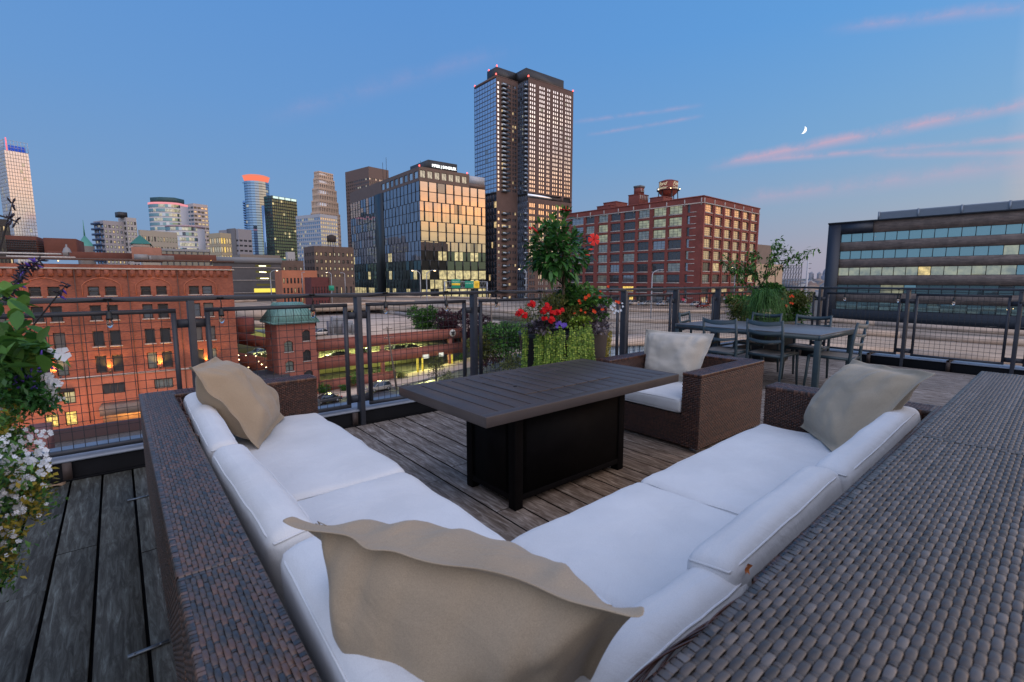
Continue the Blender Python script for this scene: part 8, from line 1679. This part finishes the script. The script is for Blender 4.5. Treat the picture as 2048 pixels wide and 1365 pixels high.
for cu_, cv_ in ((88, 900), (70, 910), (40, 975), (55, 960), (20, 985), (28, 925), (85, 868), (18, 1070), (5, 1090), (45, 1000), (60, 880), (30, 895), (12, 940), (70, 945), (100, 925), (35, 1020), (0, 905), (50, 925), (28, 955)):
    for _ in range(9): c = atd(cu_ + rg.gauss(0, 10), cv_ + rg.gauss(0, 7), 1.2); flower5(ml_w, c, (EYE - c).normalized() + rdir(rg) * .5, rg.uniform(.005, .007), rg, cup=.1)
ml_g.build('leaves', LG, fp); ml_y.build('yellow_leaves', LY, fp); ml_w.build('flowers', FWHT, fp)
ms.tube([(-.36, 1.6, .5), (-.35, 1.62, .9)], .02, 6); ms.build('stems', STEMG, fp)
pl_ = pot('dark planter at the left edge hidden under white flowers', (-.50, 1.62, 0), [(.14, .001), (.15, .02), (.21, .78), (.225, .84), (.20, .84), (.195, .78)], POTB)
sv = thing('salvia', 'leafy salvia with dark purple flower spikes leaning over the left railing', 'plant', (-.3, 1.6, .85)); o_ = (-.3, 1.6, .85); ml_g, ml_d, ms, mv, mk = MB(o_), MB(o_), MB(o_), MB(o_), MB(o_)
cloud(ml_d, [(20, 740, 1.28), (50, 760, 1.3), (70, 780, 1.3), (10, 780, 1.25), (85, 790, 1.32), (30, 800, 1.28), (0, 760, 1.2), (60, 800, 1.28), (95, 800, 1.34), (-20, 720, 1.2)], 3000, .019, .009, 13, 0, .6)
cloud(ml_g, [(30, 690, 1.25), (55, 705, 1.27), (15, 700, 1.2), (80, 715, 1.3), (-10, 690, 1.2), (5, 720, 1.2)], 210, .060, .030, 16, .3, 1, 4, 0)
cloud(ml_g, [(5, 585, 1.2), (28, 600, 1.25), (-10, 600, 1.2)], 34, .055, .026, 12, .4, 1, 4, -.3)
cloud(ml_w2 := MB(o_), [(0, 0, 1)], 0, .01, .01, 1)
spikes = [((5, 600), (45, 545), (82, 520), 1.25), ((25, 590), (40, 560), (47, 528), 1.27), ((28, 700), (100, 610), (135, 567), 1.3), ((30, 690), (42, 640), (48, 595), 1.28), ((-20, 560), (0, 500), (25, 405), 1.2), ((-10, 430), (20, 435), (38, 448), 1.2)]
for si, (a, b_, c, D_) in enumerate(spikes):
    A_, B_2, C_ = atd(*a, D_), atd(*b_, D_ + .02), atd(*c, D_ + .03); P_ = [A_.lerp(B_2, f_ / 6).lerp(B_2.lerp(C_, f_ / 6), f_ / 6) for f_ in range(7)]; ms.tube(P_, [.0022] * 5 + [.0016, .001], 5)
    st_ = {0: 0, 1: .25, 2: .72, 3: .25, 4: .96, 5: .5}[si]; nfl = {0: 60, 1: 30, 2: 12, 3: 16, 4: 4, 5: 8}[si]
    for k_ in range(nfl):
        f_ = st_ + (1 - st_) * rg.random(); p = A_.lerp(B_2, f_).lerp(B_2.lerp(C_, f_), f_); d = (rdir(rg) + RT * .3); d.normalize(); p = p + d * .002; viol = (k_ % 6 == 0 and si in (0, 2, 3)); (mv if viol else mk).tube([p, p + d * .010, p + d * (.022 if viol else .015)], [.0016, .0034 if viol else .0026, .0008], 5)
cloud(mv, [(1, 1, 1)], 0, 1, 1, 1)
for _ in range(40): p = atd(rg.gauss(45, 25), rg.gauss(740, 20), 1.22); d = rdir(rg); mv.tube([p, p + d * .012], [.003, .001], 5)
ml_g.build('leaves', LG, sv); ml_d.build('fine_leaves', LGD, sv); ms.build('stems', mat('salvia_stem', (.02, .018, .02), .7), sv); mv.build('violet_flowers', FVIO, sv); mk.build('dark_calyces', FDRK, sv)
tf = thing('tobacco_flower', 'white trumpet flowers poking out of the salvia leaves', 'flower', (-.2, 1.6, 1.0)); m = MB((-.2, 1.6, 1.0))
for (a, b_, r_) in (((96, 708), (124, 709), .017), ((75, 703), (100, 701), .006)):
    A_, B_2 = atd(*a, 1.27), atd(*b_, 1.25); m.tube([A_, A_.lerp(B_2, .7), B_2], [.002, .003, .006], 7); flower5(m, B_2, (B_2 - A_), r_ * 1.2, rg, cup=.15)
for _ in range(26): c = atd(rg.gauss(100, 8), rg.gauss(770, 10), 1.27); flower5(m, c, (EYE - c).normalized() + rdir(rg) * .4, .011, rg, cup=.1)
for _ in range(14): c = atd(rg.gauss(85, 16), rg.gauss(795, 6), 1.3); flower5(m, c, (EYE - c).normalized() + rdir(rg) * .4, .008, rg, cup=.1)
m.build('flowers', FWHT, tf)
